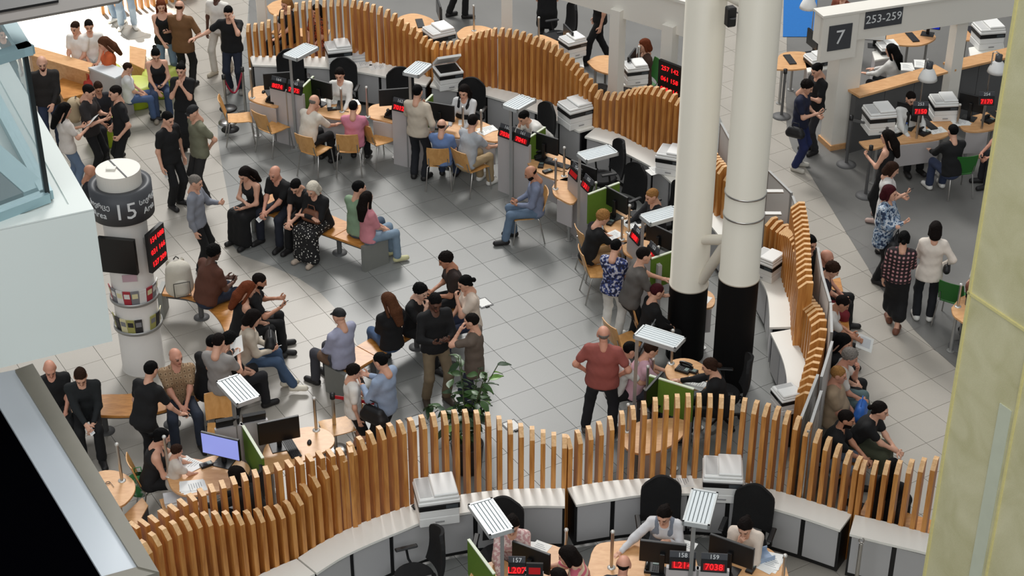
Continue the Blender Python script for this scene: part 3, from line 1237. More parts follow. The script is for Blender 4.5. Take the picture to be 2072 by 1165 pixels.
# far partition, between the lobby desks and the office behind
TWA = [(505, 115, 55), (540, 116, 50), (562, 116, 36), (585, 116, 22), (605, 116, 12), (632, 117, 8), (658, 117, 5), (697, 119, 2), (716, 121, 5), (745, 126, 12), (771, 129, 20), (793, 133, 31), (815, 139, 49), (838, 145, 64), (858, 153, 82), (876, 158, 90)]
TWB = [(880, 152, 91), (912, 158, 89), (937, 165, 80), (955, 169, 71), (978, 175, 66), (1003, 179, 62), (1014, 181, 63), (1045, 188, 68), (1077, 198, 80), (1111, 209, 95), (1138, 221, 116), (1163, 236, 143), (1187, 250, 170), (1203, 257, 187)]
TWC = [(1206, 258, 190), (1220, 262, 192), (1244, 269, 192), (1268, 279, 183), (1294, 294, 179), (1318, 304, 182), (1340, 314, 190), (1366, 326, 206), (1390, 340, 224), (1420, 384, 300), (1443, 432, 335), (1458, 440, 352), (1470, 449, 364)]
slat_wall(slat_rows(TWA), 'tall slatted timber partition with a high wave beside the roped queue entrance', -1)
slat_wall(slat_rows(TWB), 'slatted timber partition dipping in two waves behind the desk of the waistcoated clerk', -1)
slat_wall(slat_rows(TWC), 'slatted timber partition ending behind the two round columns', -1)
counter([(505, 113), (600, 113), (697, 117), (771, 127), (838, 143), (873, 157)], [(511, 131), (564, 133), (613, 134), (665, 137), (706, 142), (770, 153), (809, 162), (862, 173)], 'white topped counter with grey doors below the high wave of slats')
counter([(882, 153), (937, 163), (1003, 178), (1077, 196), (1138, 219), (1203, 257)], [(870, 173), (891, 178), (963, 188), (1018, 203), (1077, 224), (1111, 237), (1136, 249), (1172, 266)], 'white topped counter carrying the open-lidded copier')
counter([(1206, 257), (1244, 267), (1294, 292), (1366, 325), (1420, 382), (1466, 446)], [(1183, 276), (1232, 291), (1259, 306), (1294, 324), (1326, 342), (1349, 360), (1400, 410), (1440, 458), (1462, 486)], 'white topped counter running behind the nearer round column')

# partition on the walkway side, right of the columns
RWA = [(1545, 508, 445), (1560, 520, 455), (1571, 533, 461), (1586, 583, 470), (1596, 612, 500), (1601, 640, 545), (1603, 661, 585), (1613, 690, 608), (1624, 719, 624), (1632, 742, 645), (1633, 757, 668), (1628, 775, 700), (1621, 797, 728), (1614, 819, 757), (1606, 842, 790)]
slat_wall(slat_rows(RWA), 'slatted timber partition winding along the bench walkway', -1, depth=.2)
RW2 = []
for a, b, z in ((1601, 409, 1.85), (1606, 436, 1.85), (1610, 470, 1.85), (1612, 505, 1.83), (1613, 540, 1.8), (1616, 570, 1.75)):
    p = P(a, b, z)
    RW2.append((p.x, p.y, z))
slat_wall(RW2, 'short row of tall slats standing behind the winding walkway partition', -1, depth=.2)
counter([(1572, 535), (1586, 575), (1599, 612), (1603, 661)], [(1530, 552), (1547, 580), (1554, 602), (1557, 636), (1557, 662)], 'short white counter with a printer at the winding partition', doors=.4)
counter([(1604, 665), (1623, 713), (1634, 749), (1629, 775), (1615, 818)], [(1559, 673), (1571, 697), (1583, 725), (1590, 752), (1592, 780), (1585, 818)], 'curved white counter bulging below the winding partition', doors=.4)

# near partition
BWA = [(308, 1283, 1122), (338, 1262, 1095), (368, 1244, 1076), (402, 1226, 1060), (435, 1208, 1051), (471, 1190, 1048), (505, 1173, 1048), (526, 1163, 1046), (560, 1147, 1039), (593, 1132, 1031), (620, 1117, 1007), (648, 1100, 977), (680, 1083, 946), (711, 1067, 918), (743, 1055, 899), (775, 1042, 880), (807, 1031, 869), (841, 1019, 860), (880, 1010, 851), (927, 1002, 844), (962, 996, 844), (997, 992, 851), (1032, 990, 865), (1070, 988, 876), (1106, 988, 887), (1141, 988, 894)]
BWB = [(1153, 986, 895), (1170, 982, 886), (1205, 977, 872), (1239, 972, 855), (1273, 970, 838), (1310, 968, 822), (1343, 968, 815), (1378, 968, 811), (1414, 968, 811), (1445, 969, 813), (1475, 971, 817), (1503, 975, 822), (1530, 982, 829), (1558, 990, 838), (1593, 999, 855), (1629, 1010, 878), (1664, 1021, 903), (1699, 1032, 926), (1719, 1039, 937)]
BWC = [(1732, 1041, 946), (1752, 1046, 947), (1788, 1055, 947), (1825, 1065, 944), (1862, 1075, 939), (1890, 1083, 938)]
rA = slat_rows(BWA)
slat_wall(rA, 'long slatted timber partition sweeping up towards the potted plant', -1)
slat_wall(slat_rows(BWB), 'slatted timber partition arching behind the two clerks in white', -1)
slat_wall(slat_rows(BWC), 'short slatted timber partition next to the tall yellowish pier', -1)
# lower row on the lobby side
B2 = [(287, 1070), (319, 1062), (360, 1048), (398, 1028), (437, 1005), (474, 984), (515, 967), (554, 952), (604, 935), (640, 924), (673, 911), (704, 904), (724, 898)]
CA = spline(rA, .05)
row2 = []
for a, b in B2:
    # 0.45 m behind the front row, narrowing to nothing where the rows meet
    best = None
    for q in CA:
        pr_d = abs(q[0] / max(q[1] * CS + (CH - 1.3) * SN, .1) * FPX + 1036 - a)
        if best is None or pr_d < best[0]:
            best = (pr_d, q)
    q = best[1]
    i = int(np.argmin(((CA[:, :2] - q[:2]) ** 2).sum(1)))
    t = CA[min(i + 3, len(CA) - 1)] - CA[max(i - 3, 0)]
    nrm = np.array([-t[1], t[0]]) / np.hypot(t[0], t[1])
    off = .62 * max(0.0, min(1.0, (760 - a) / 300.0)) + .06
    xx, yy = q[0] + nrm[0] * off, q[1] + nrm[1] * off
    row2.append((xx, yy, zat(yy, b)))
slat_wall(row2, 'back row of slats with square ends behind the sweeping near partition', 1, cham=.004)
counter([(440, 1206), (505, 1172), (560, 1146), (600, 1130)], [(500, 1236), (552, 1207), (600, 1178), (637, 1160)], 'white topped counter end piece half out of view', flip=False)
counter([(603, 1128), (648, 1099), (711, 1066), (775, 1041), (841, 1018), (927, 1001), (1032, 989), (1143, 987)], [(641, 1159), (693, 1126), (752, 1098), (813, 1073), (863, 1053), (933, 1038), (1010, 1028), (1078, 1023), (1143, 1024)], 'long white topped counter below the sweeping slats')
counter([(1148, 986), (1205, 976), (1273, 969), (1343, 967), (1414, 967), (1475, 970), (1530, 981), (1593, 998), (1664, 1020), (1724, 1039)], [(1166, 1021), (1235, 1010), (1299, 1001), (1378, 998), (1440, 1000), (1492, 1008), (1554, 1025), (1624, 1046), (1700, 1072)], 'white topped counter arching behind the two clerks in white')
counter([(1730, 1041), (1788, 1054), (1862, 1074), (1895, 1084)], [(1719, 1080), (1791, 1098), (1872, 1117), (1905, 1127)], 'white topped counter beside the tall yellowish pier')

# ---------------------------------------------------------------- round columns
def round_column(px, py, r, zj, label, htop=13.0):
    b = P(px, py)
    root = thing('round_column', label, 'column', b, 0, 'round steel columns')
    MB().lathe([(r + .004, 0), (r + .004, zj)], 40).build('black_base_sleeve', plain('sleeve_black', (9, 9, 10), .7, spec=.2), root)
    MB().lathe([(r, zj), (r + .012, zj), (r + .012, zj + .03), (r, zj + .03), (r, htop)], 40).build('shaft', BONE, root)
    return root, b


c1, b1 = round_column(1385, 716, .272, zat(P(1385, 716).y, 574), 'round white column with a black foot beside the tilted desk lamp')
c2, b2 = round_column(1478, 776, .272, zat(P(1478, 776).y, 560), 'round white column with a black foot and clamp rings')
for py in (387, 432):
    z = zat(b2.y, py)
    m = MB().lathe([(.276, z - .012), (.284, z - .012), (.284, z + .012), (.276, z + .012)], 40)
    m.box(.27, .50, -.04, .04, z - .01, z + .01)
    m.build('clamp_ring', STEEL, c2)
d12 = (Vector(b2) - Vector(b1))
for (pya, pyb) in ((470, 500), (552, 500)):
    za, zb = zat(b1.y, pya), zat(b2.y, pyb)
    e = d12.normalized()
    m = MB().cyl(Vector((0, 0, za)) + e * .25, Vector((d12.x, d12.y, zb)) - e * .25, .075, n=16)
    m.build('brace', BONE, c1)
za, zb = zat(b1.y, -30), zat(b2.y, 22)
MB().cyl(Vector((0, 0, za)) + d12.normalized() * .2, Vector((d12.x, d12.y, zb)) - d12.normalized() * .2, .07, n=16).build('brace', BONE, c1)
# ---------------------------------------------------------------- upper gallery on the left (near the lens)
ZB = 7.6
def slab_px(pts, z, th, name, mat, parent=None):
    w = W2(pts, z)
    o = MB().prism(w, z - th, z).build(name, mat, parent)
    return o


GALW = plain('gallery_white', (214, 221, 216), .5, var=.05, scale=.7)
gal = thing('gallery_edge', 'white fascia box of the upper gallery under the glass balustrade', 'gallery', (0, 0, 0))
cA, cB, cC = P(190, 425, ZB), P(-60, 478, ZB), P(40, 165, ZB)
zlow = zat(cA.y, 690)
back = cC - cA
poly = [cA[:2], cB[:2], (cB.x + back.x * 1.6, cB.y + back.y * 1.6), (cA.x + back.x * 1.6, cA.y + back.y * 1.6)]
MB().prism([tuple(p) for p in poly], zlow, ZB).build('fascia_box', GALW, gal)
# coping strip round the top edge
e1, e2 = (cB - cA).normalized(), back.normalized()
inn = (e1 + e2) * .10
m = MB().prism([tuple((cA + Vector((0, 0, 0)))[:2]), tuple(cB[:2]), tuple((cB + e2 * .16)[:2]), tuple((cA + e1 * .16 + e2 * .16)[:2]), tuple((cA + back * 1.5 + e1 * .16)[:2]), tuple((cA + back * 1.5)[:2])], ZB - .004, ZB + .012)
m.build('coping', GALW, gal)
FRAME = plain('balustrade_frame', (150, 178, 184), .35, .3, var=.05)
bal = thing('glass_balustrade', 'glass balustrade with pale blue metal rails on the white gallery edge', 'balustrade', (0, 0, 0))
g0 = P(97, 405, ZB + .012)
zt = zat(g0.y, 100)
eL, eB = (P(0, 441, ZB) - P(95, 405, ZB)).normalized(), (P(52, 250, ZB) - P(95, 405, ZB)).normalized()
eL.z = eB.z = 0
eB = e2
for d, L in ((eL, 2.2), (eB, 4.5)):
    nrm = Vector((-d.y, d.x, 0))
    m = MB().obox(g0 + d * (L / 2) + Vector((0, 0, .04)), d, nrm, (0, 0, 1), L / 2, .05, .04)
    m.build('bottom_rail', FRAME, bal)
    m = MB().obox(Vector((g0.x, g0.y, zt)) + d * (L / 2 - .03), d, nrm, (0, 0, 1), L / 2 + .03, .055, .035)
    m.build('top_rail', FRAME, bal)
    m = MB().obox(Vector((g0.x, g0.y, (g0.z + zt) / 2)) + d * (L / 2), d, nrm, (0, 0, 1), L / 2, .006, (zt - g0.z) / 2 - .05)
    m.build('glass_pane', glass('balustrade_glass', (170, 196, 200), .03, .22) if 'balustrade_glass' not in MATS else MATS['balustrade_glass'], bal)
MB().obox(Vector((g0.x, g0.y, (g0.z + zt) / 2)), eL, Vector((-eL.y, eL.x, 0)), (0, 0, 1), .018, .018, (zt - g0.z) / 2).build('corner_post', plain('dark_gasket', (22, 30, 32), .5), bal)
# escalator-like stair side panels behind the glass
st = thing('gallery_stair', 'pale metal stair side with dark treads behind the gallery glass', 'stair', (0, 0, 0))
a0 = P(78, 400, ZB + .05)
for k, (off, wd, mt) in enumerate(((.0, .10, FRAME), (.24, .13, plain('dark_tread', (34, 44, 48), .5)), (.52, .10, FRAME))):
    s0 = a0 + eL * off + eB * .12
    s1 = s0 + eB * 3.6 + eL * 1.1 + Vector((0, 0, .5))
    dd = (s1 - s0)
    L = dd.length
    dd.normalize()
    nn = dd.cross(Vector((0, 0, 1))).normalized()
    MB().obox((s0 + s1) / 2, dd, nn, nn.cross(dd), L / 2, wd, .03).build('stringer' if k != 1 else 'tread_strip', mt, st)
# dark beam across the top left corner
zb = 9.2
bm = thing('gallery_beam', 'dark beam with a grey lower edge crossing above the sunlit corner', 'beam', (0, 0, 0))
slab_px([(-40, -40), (118, -8), (118, 0), (-40, 28)], zb, .03, 'dark_web', BLACK, bm)
slab_px([(-40, 28), (122, -2), (250, -6), (240, 2), (0, 46), (-40, 54)], zb - .02, .02, 'grey_flange', plain('flange_grey', (104, 98, 92), .6), bm)
# parapet with coping, pale inner ledge and the dark void beside it
ZP = 5.6
par = thing('gallery_parapet', 'grey coping and pale sheet ledge running down beside the black void', 'parapet', (0, 0, 0))
slab_px([(-200, 470), (35, 755), (66, 738), (322, 1156), (279, 1146), (205, 1180), (330, 1330), (400, 1290), (322, 1156), (66, 738)][:0] or [(30, 748), (66, 735), (322, 1157), (279, 1146)], ZP, .35, 'coping', plain('coping_grey', (118, 114, 102), .5, var=.08), par)
slab_px([(-30, 760), (30, 748), (279, 1146), (206, 1166), (-30, 760 + 15)], ZP - .03, .05, 'sheet_ledge', plain('pale_sheet', (206, 212, 218), .25, .15, var=.04, scale=.6), par)
slab_px([(206, 1166), (279, 1146), (322, 1157), (250, 1178)], ZP - .01, .3, 'end_cap', plain('coping_grey', (118, 114, 102)), par)
slab_px([(-60, 700), (-30, 764), (206, 1166), (260, 1260), (-60, 1260)], ZP - .06, .02, 'void_cover', plain('void_black', (3, 3, 5), .9, spec=0.0), par)

# ---------------------------------------------------------------- tall yellowish pier on the right (near the lens)
def pier_mat():
    m, nt, b = new_mat('pier_plaster')
    tc = nt.nodes.new('ShaderNodeTexCoord')
    n1 = nt.nodes.new('ShaderNodeTexNoise')
    n1.inputs['Scale'].default_value = 2.5
    n1.inputs['Detail'].default_value = 8
    n1.inputs['Distortion'].default_value = .8
    nt.links.new(tc.outputs['Object'], n1.inputs['Vector'])
    w = nt.nodes.new('ShaderNodeTexNoise')
    w.inputs['Scale'].default_value = 160
    nt.links.new(tc.outputs['Object'], w.inputs['Vector'])
    mx = nt.nodes.new('ShaderNodeMix')
    mx.inputs[0].default_value = .35
    nt.links.new(n1.outputs[0], mx.inputs[2])
    nt.links.new(w.outputs[0], mx.inputs[3])
    rp = nt.nodes.new('ShaderNodeValToRGB')
    rp.color_ramp.elements[0].position = .32
    rp.color_ramp.elements[1].position = .68
    rp.color_ramp.elements[0].color = rgb((186, 180, 136))
    rp.color_ramp.elements[1].color = rgb((214, 208, 172))
    nt.links.new(mx.outputs[0], rp.inputs[0])
    nt.links.new(rp.outputs[0], b.inputs['Base Color'])
    b.inputs['Roughness'].default_value = .7
    return m


PIER = pier_mat()
PSEAM = plain('pier_seam', (212, 202, 140), .6, var=.1, scale=30)
Y0 = 12.6
kx = lambda px, py, y: (px - 1036) * (y / (FPX * CS - (py - 582.5) * SN))
A = Vector((kx(1960, 590, Y0), Y0, 0))
zq = zat(Y0, 590)
q = P(2072, 665, zq)
dv = Vector((q.x - A.x, q.y - A.y, 0))
d1 = dv.normalized()
n1 = Vector((-d1.y, d1.x, 0))
if n1.y < 0:
    n1 = -n1
pier = thing('tall_pier', 'tall yellowish plastered pier with raised seams rising past the gallery', 'pier', (A.x, A.y, 0))
Wp = dv.length * 1.13
pts = [(0, 0), tuple((d1 * (Wp * 2))[:2]), tuple((d1 * (Wp * 2) + n1 * .9)[:2]), tuple((n1 * .9)[:2])]
MB().prism(pts, 0, 13.4).build('shaft', PIER, pier)
for off in (.02, Wp):
    MB().obox(d1 * off - n1 * .008 + Vector((0, 0, 6.7)), d1, n1, (0, 0, 1), .012 if off < .1 else .009, .01, 6.7).build('seam', PSEAM, pier)
MB().obox(d1 * Wp - n1 * .008 + Vector((0, 0, zq)), d1, n1, (0, 0, 1), Wp, .01, .012).build('seam', PSEAM, pier)
MB().obox(d1 * (Wp - .12) - n1 * .004 + Vector((0, 0, zq / 2 - .4)), d1, n1, (0, 0, 1), .07, .006, zq / 2 - .4).build('pale_strip', plain('pier_strip', (196, 200, 178), .6), pier)

# ---------------------------------------------------------------- white portal frames behind the far partition
fr = thing('white_portal', 'white portal frame of posts and a deep beam behind the waving slats', 'frame', (0, 0, 0))
pA, pB, pC = P(1242, 287), P(1343, 322), P(1026, 205)
ztop = zat(pA.y, 22)
ax = (pB - pA).normalized()
ay = Vector((-ax.y, ax.x, 0))
for p_, w in ((pA, .10), (pB, .11)):
    m = MB().obox(Vector((p_.x, p_.y, ztop / 2 + .02)), ax, ay, (0, 0, 1), w, .10, ztop / 2 + .02)
    m.build('post', PAINT, fr)
axc = (pA - pC).normalized()
MB().obox(Vector((pC.x, pC.y, 1.6)), (1, 0, 0), (0, 1, 0), (0, 0, 1), .1, .1, 1.75).build('post', PAINT, fr)
s_, e_ = pA - ax * 1.9, pB + ax * .9
MB().obox((s_ + e_) / 2 + Vector((0, 0, ztop + .18)) + ay * .12, ax, ay, (0, 0, 1), (e_ - s_).length / 2, .11, .30).build('beam', PAINT, fr)
MB().obox((s_ + e_) / 2 + Vector((0, 0, ztop + .50)) + ay * .12, ax, ay, (0, 0, 1), (e_ - s_).length / 2, .15, .025).build('beam_capping', PAINT, fr)

# post at the slat end near the rope
pp = P(537, 112)
pst = thing('white_post', 'slim white post behind the left end of the far slats', 'post', pp)
MB().box(-.09, .09, -.09, .09, 0, 2.6, .01).build('shaft', PAINT, pst)

# ---------------------------------------------------------------- sign portal "7 / 253-259"
sg = thing('sign_portal', 'white portal with the signs 7 and 253-259 over the office desks', 'sign', (0, 0, 0))
q1 = P(1692, 290)
q2 = P(1912, 252)
ax = (q2 - q1).normalized()
ay = Vector((-ax.y, ax.x, 0))
z1 = zat(q1.y, 40)
MB().obox(Vector((q1.x, q1.y, z1 / 2)), ax, ay, (0, 0, 1), .22, .2, z1 / 2).build('post', PAINT, sg)
MB().obox(Vector((q1.x, q1.y, .05)), ax, ay, (0, 0, 1), .25, .23, .05).build('post_plinth', BIRCH, sg)
MB().obox(Vector((q2.x, q2.y, z1 / 2)), ax, ay, (0, 0, 1), .11, .11, z1 / 2).build('post', PAINT, sg)
bs = q1 - ax * .66
be = q2 + ax * 3.2
fy = -ay
MB().obox((bs + be) / 2 + Vector((0, 0, z1 - .02)) + fy * .1, ax, ay, (0, 0, 1), (be - bs).length / 2, .14, .26).build('beam', PAINT, sg)
MB().obox((bs + be) / 2 + Vector((0, 0, z1 + .255)) + fy * .1, ax, ay, (0, 0, 1), (be - bs).length / 2 + .02, .18, .02).build('beam_capping', PAINT, sg)
MB().obox(q1 - ax * .32 + Vector((0, 0, z1 - .16)) + fy * .22, ax, ay, (0, 0, 1), .34, .05, .42).build('sign_box', PAINT, sg)


def plate(parent, c, ax, up, w, h, txt, size, mat=CHAR, name='sign_plate', letter=LETTER, th=.008):
    c, ax, up = Vector(c), Vector(ax).normalized(), Vector(up).normalized()
    n = ax.cross(up)
    pl = MB().obox((0, 0, 0), (1, 0, 0), (0, 1, 0), (0, 0, 1), w / 2, h / 2, th).build(name, mat, parent)
    M = Matrix((ax, up, n)).transposed().to_4x4()
    M.translation = c
    pl.matrix_local = M
    if txt:
        T = Matrix.Translation((0, -.02 * size, th + .001))
        text_obj('lettering', txt, size, letter, pl, T)
    return pl


plate(sg, q1 - ax * .32 + Vector((0, 0, z1 - .16)) + fy * .275, ax, (0, 0, 1), .44, .46, '7', .36)
plate(sg, q1 + ax * .51 + Vector((0, 0, z1 + .07)) + fy * .25, ax, (0, 0, 1), .72, .33, '253-259', .21)
# number board hung on the second white post, facing the lobby
lb = thing('number_board', 'black board of six red numbers on the white portal post', 'display', (0, 0, 0))
u = P(1352, 348)
y_ = u.y
zc = zat(y_, 170)
pc = Vector((kx(1357, 160, y_), y_, zc + .07))
axb = Vector((.72, -.69, 0))
plate(lb, pc, axb, (0, 0, 1), .50, .62, None, .1, BLACK, 'board', LED, .03)
nb = axb.cross(Vector((0, 0, 1)))
for r_ in range(3):
    for c_ in range(2):
        T = Matrix((axb, Vector((0, 0, 1)), nb)).transposed().to_4x4()
        T.translation = pc + axb * (-.1 + .2 * c_) + Vector((0, 0, .19 - .19 * r_)) + nb * .034
        text_obj('red_number', ('257', '142', '061', '158', '088', '214')[r_ * 2 + c_], .115, LED, lb, T)
MB().obox(pc - nb * .12, axb, nb, (0, 0, 1), .03, .1, .05).build('bracket', ALU, lb)

# ---------------------------------------------------------------- information column 15
ic = P(291, 738)
col = thing('information_column', 'round information column with a dark band reading 15', 'column', ic, 0)
zr0, zr1, zd = zat(ic.y, 428), zat(ic.y, 368), zat(ic.y, 341)
MB().lathe([(.31, 0), (.30, .02), (.30, zr0)], 48).build('shaft', plain('column_white', (226, 222, 216), .45, var=.03), col)
MB().lathe([(.30, zr0), (.425, zr0), (.425, zr1), (.32, zr1), (.32, zr1 - .02), (.29, zr1 - .02)], 56).build('dark_band', CHAR, col)
MB().lathe([(.30, zr1 - .02), (.30, zd), (0.001, zd)], 48, smooth=False).build('white_drum', PAINT, col)
dr = MB().obox((0, 0, zd + .002), (.83, .55, 0), (-.55, .83, 0), (0, 0, 1), .012, .30, .002)
dr.build('drum_seam', BLACK, col)
MB().box(-.15, -.02, -.07, .02, zd, zd + .03, .005).build('junction_box', PAINT, col)
# lettering wrapped on the dark band
toc = math.atan2(-ic.y, -ic.x)          # heading towards the lens


def wrap_text(txt, size, th, z):
    me = text_mesh(txt, size, .004)
    me.materials.clear()
    me.materials.append(LETTER)
    r = .427
    for v in me.vertices:
        x, y, zz = v.co
        a = th + x / r
        v.co = ((r + zz) * math.cos(a), (r + zz) * math.sin(a), z + y)
    o = bpy.data.objects.new('lettering', me)
    COL.objects.link(o)
    o.parent = col


zm = (zr0 + zr1) / 2
wrap_text('15', .34, toc + .06, zm - .02)
for dth in (-.86, .98):
    wrap_text('სივრცე', .10, toc + dth, zm + .06)
    wrap_text('Area', .13, toc + dth, zm - .08)


def on_col(th, r, z):
    return Vector((r * math.cos(th), r * math.sin(th), z))


def flat_on(th):
    n = Vector((math.cos(th), math.sin(th), 0))
    return n, Vector((-n.y, n.x, 0))


# screen and number board on the shaft
th = toc - .42
n, t = flat_on(th)
scr = MB().obox(on_col(th, .36, zat(ic.y, 490)), t, n, (0, 0, 1), .26, .035, .27)
scr.build('screen', BLACKG, col)
th = toc + .95
n, t = flat_on(th)
zc = zat(ic.y, 488)
MB().obox(on_col(th, .46, zc), t, n, (0, 0, 1), .20, .03, .30).build('number_board', BLACK, col)
MB().obox(on_col(th, .38, zc + .1), t, n, (0, 0, 1), .05, .08, .05).build('bracket', ALU, col)
for r_ in range(3):
    for c_ in range(2):
        T = Matrix((t, Vector((0, 0, 1)), n)).transposed().to_4x4()
        T.translation = on_col(th, .494, zc) + t * (-.095 + .19 * c_) + Vector((0, 0, .185 - .185 * r_))
        text_obj('red_number', ('154', '088', '031', '166', '127', '209')[r_ * 2 + c_], .11, LED, col, T)
th = toc - .12
n, t = flat_on(th)
MB().obox(on_col(th, .306, zat(ic.y, 540)), t, n, (0, 0, 1), .10, .004, .055).build('notice', plain('notice_pink', (190, 160, 168), .7), col)
zs = zat(ic.y, 505)
BRC = [plain('brochure_red', (170, 50, 62), .5), plain('brochure_cream', (222, 214, 170), .5), plain('brochure_grey', (128, 128, 132), .5), plain('brochure_olive', (168, 164, 96), .5), plain('brochure_white', (226, 224, 220), .5), plain('brochure_dark', (46, 44, 46), .5)]
for tier, py in enumerate((579, 636)):
    zc = zat(ic.y, py)
    MB().lathe([(.302, zc - .15), (.345, zc - .15), (.345, zc - .10), (.338, zc - .10), (.338, zc - .14), (.302, zc - .14)], 48).build('brochure_rack', ALU, col)
    for k in range(9):
        th = toc - 1.35 + k * .34
        if tier == 1 and k == 5:
            continue
        n, t = flat_on(th)
        c = on_col(th, .322, zc)
        upv = (Vector((0, 0, 1)) + n * .12).normalized()
        b_ = MB().obox((0, 0, 0), t, upv.cross(t), upv, .052, .006, .115).build('brochure', BRC[(k * 2 + tier * 3) % 6], col)
        b_.location = c
        MB().obox(n * .007 + upv * .03, t, upv.cross(t), upv, .04, .002, .04).build('printed_block', BRC[(k * 3 + 1 + tier) % 6], b_)
# ---------------------------------------------------------------- furniture prototypes, front towards +y, base at the origin
def build_chair(shell, name='visitor_chair'):
    root = thing(name, 'x', 'chair')
    m = MB()
    # seat: gently dished plywood
    n = 6
    vs, fs = [], []
    for j in range(n + 1):
        y = -.20 + .42 * j / n
        dz = .012 * math.cos(math.pi * (j / n - .5) * 1.0) * -1 + (-.02 * max(0, (j - n + 1)))
        for i, x in enumerate((-.20, -.19, 0, .19, .20)):
            w = 1 - .12 * (1 - j / n)
            vs.append((x * w, y, .455 + dz + (.008 if abs(x) > .1 else 0)))
    for th in (0, -.013):
        b0 = len(m.v)
        q = [(x, y, z + th) for x, y, z in vs]
        f = [(j * 5 + i, j * 5 + i + 1, (j + 1) * 5 + i + 1, (j + 1) * 5 + i) for j in range(n) for i in range(4)]
        m.add(q, f if th == 0 else [a[::-1] for a in f], True)
    k = 5 * (n + 1)
    rim = [i for i in range(5)] + [5 * j + 4 for j in range(1, n + 1)] + [5 * n + i for i in (3, 2, 1, 0)] + [5 * j for j in range(n - 1, 0, -1)]
    m.add(vs + [(x, y, z - .013) for x, y, z in vs], [(rim[(i + 1) % len(rim)], rim[i], rim[i] + k, rim[(i + 1) % len(rim)] + k) for i in range(len(rim))])
    m.build('seat', shell, root)
    m = MB()
    n = 6
    vs = []
    for j in range(n + 1):
        t = j / n
        z = .50 + .36 * t
        y0 = -.205 - .10 * t
        for x in (-.19, -.1, 0, .1, .19):
            w = 1 if t < .85 else .96
            vs.append((x * w, y0 - .03 * (1 - (x / .19) ** 2), z))
    f = [(j * 5 + i, j * 5 + i + 1, (j + 1) * 5 + i + 1, (j + 1) * 5 + i) for j in range(n) for i in range(4)]
    m.add(vs, [a[::-1] for a in f], True)
    m.add([(x, y - .013, z) for x, y, z in vs], f, True)
    k = 5 * (n + 1)
    m.add(vs + [(x, y - .013, z) for x, y, z in vs], [(rim[i], rim[(i + 1) % len(rim)], rim[(i + 1) % len(rim)] + k, rim[i] + k) for i in range(len(rim))])
    m.build('backrest', shell, root)
    for sx in (-1, 1):
        MB().tube([(sx * .17, .18, .44), (sx * .19, .20, .42), (sx * .22, .24, 0)], .011).build('leg', STEEL, root)
        MB().tube([(sx * .17, -.16, .44), (sx * .19, -.18, .42), (sx * .22, -.27, 0)], .011).build('leg', STEEL, root)
        MB().tube([(sx * .16, -.20, .45), (sx * .16, -.235, .52), (sx * .16, -.27, .64)], .009).build('back_support', STEEL, root)
    MB().tube([(-.17, .17, .435), (.17, .17, .435)], .009).build('seat_frame', STEEL, root)
    return root


def build_office_chair():
    root = thing('office_chair', 'x', 'chair')
    MB().prism([(.25 * math.cos(a) * (1.0), .24 * math.sin(a)) for a in [i * math.pi / 12 for i in range(24)]], .42, .50, .02).build('seat', BLACKF, root)
    m = MB()
    n, k = 10, 8
    vs = []
    for j in range(n + 1):
        t = j / n
        z = .50 + .60 * t
        w = .25 * (1 - .55 * max(0, (t - .72) / .28) ** 2.2)
        for i in range(k + 1):
            s = -1 + 2 * i / k
            vs.append((w * s, -.22 - .09 * t - .055 * (1 - s * s) - .02 * math.sin(t * 5), z))
    f = [(j * (k + 1) + i, j * (k + 1) + i + 1, (j + 1) * (k + 1) + i + 1, (j + 1) * (k + 1) + i) for j in range(n) for i in range(k)]
    m.add(vs, [a[::-1] for a in f], True)
    m.add([(x, y - .04, z) for x, y, z in vs], f, True)
    W = k + 1
    rim = [i for i in range(W)] + [W * j + k for j in range(1, n + 1)] + [W * n + i for i in range(k - 1, -1, -1)] + [W * j for j in range(n - 1, 0, -1)]
    q = W * (n + 1)
    m.add(vs + [(x, y - .04, z) for x, y, z in vs], [(rim[i], rim[(i + 1) % len(rim)], rim[(i + 1) % len(rim)] + q, rim[i] + q) for i in range(len(rim))])
    m.build('backrest', BLACKF, root)
    for sx in (-1, 1):
        MB().tube([(sx * .24, -.05, .44), (sx * .30, -.02, .50), (sx * .30, 0, .66)], .016).build('arm_support', BLACK, root)
        MB().box(sx * .30 - .035, sx * .30 + .035, -.14, .14, .66, .69, .012).build('armrest', BLACK, root)
    MB().cyl((0, 0, .09), (0, 0, .43), .03).build('gas_lift', BLACK, root)
    MB().box(-.03, .03, -.27, -.1, .40, .44, .01).build('back_bracket', BLACK, root)
    for i in range(5):
        a = i * 2 * math.pi / 5
        l = MB().tube([(0, 0, .11), (.28 * math.cos(a), .28 * math.sin(a), .075)], .022).build('base_arm', BLACK, root)
        MB().cyl((.28 * math.cos(a) - .02 * math.sin(a), .28 * math.sin(a) + .02 * math.cos(a), .03), (.28 * math.cos(a) + .02 * math.sin(a), .28 * math.sin(a) - .02 * math.cos(a), .03), .03).build('castor', BLACK, l)
    return root


PROTO = {}


def put(kind, maker, label, loc, face, group=None, name=None):
    """first call uses the prototype itself, later calls copy it with all its parts"""
    if kind not in PROTO:
        o = PROTO[kind] = maker()
    else:
        o = copy_tree(PROTO[kind])
    o.location = loc
    o.rotation_euler = (0, 0, R(face - 90))
    o['label'] = label
    if group:
        o['group'] = group
    elif 'group' in o:
        del o['group']
    return o


def vchair(px, py, face, label, group='birch visitor chairs'):
    return put('vc', lambda: build_chair(CHAIRW), label, tuple(P(px, py, .45)[:2]) + (0,), face, group)


def gchair(px, py, face, label):
    return put('gc', lambda: build_chair(CHGREEN, 'green_chair'), label, tuple(P(px, py, .45)[:2]) + (0,), face, 'green office visitor chairs')


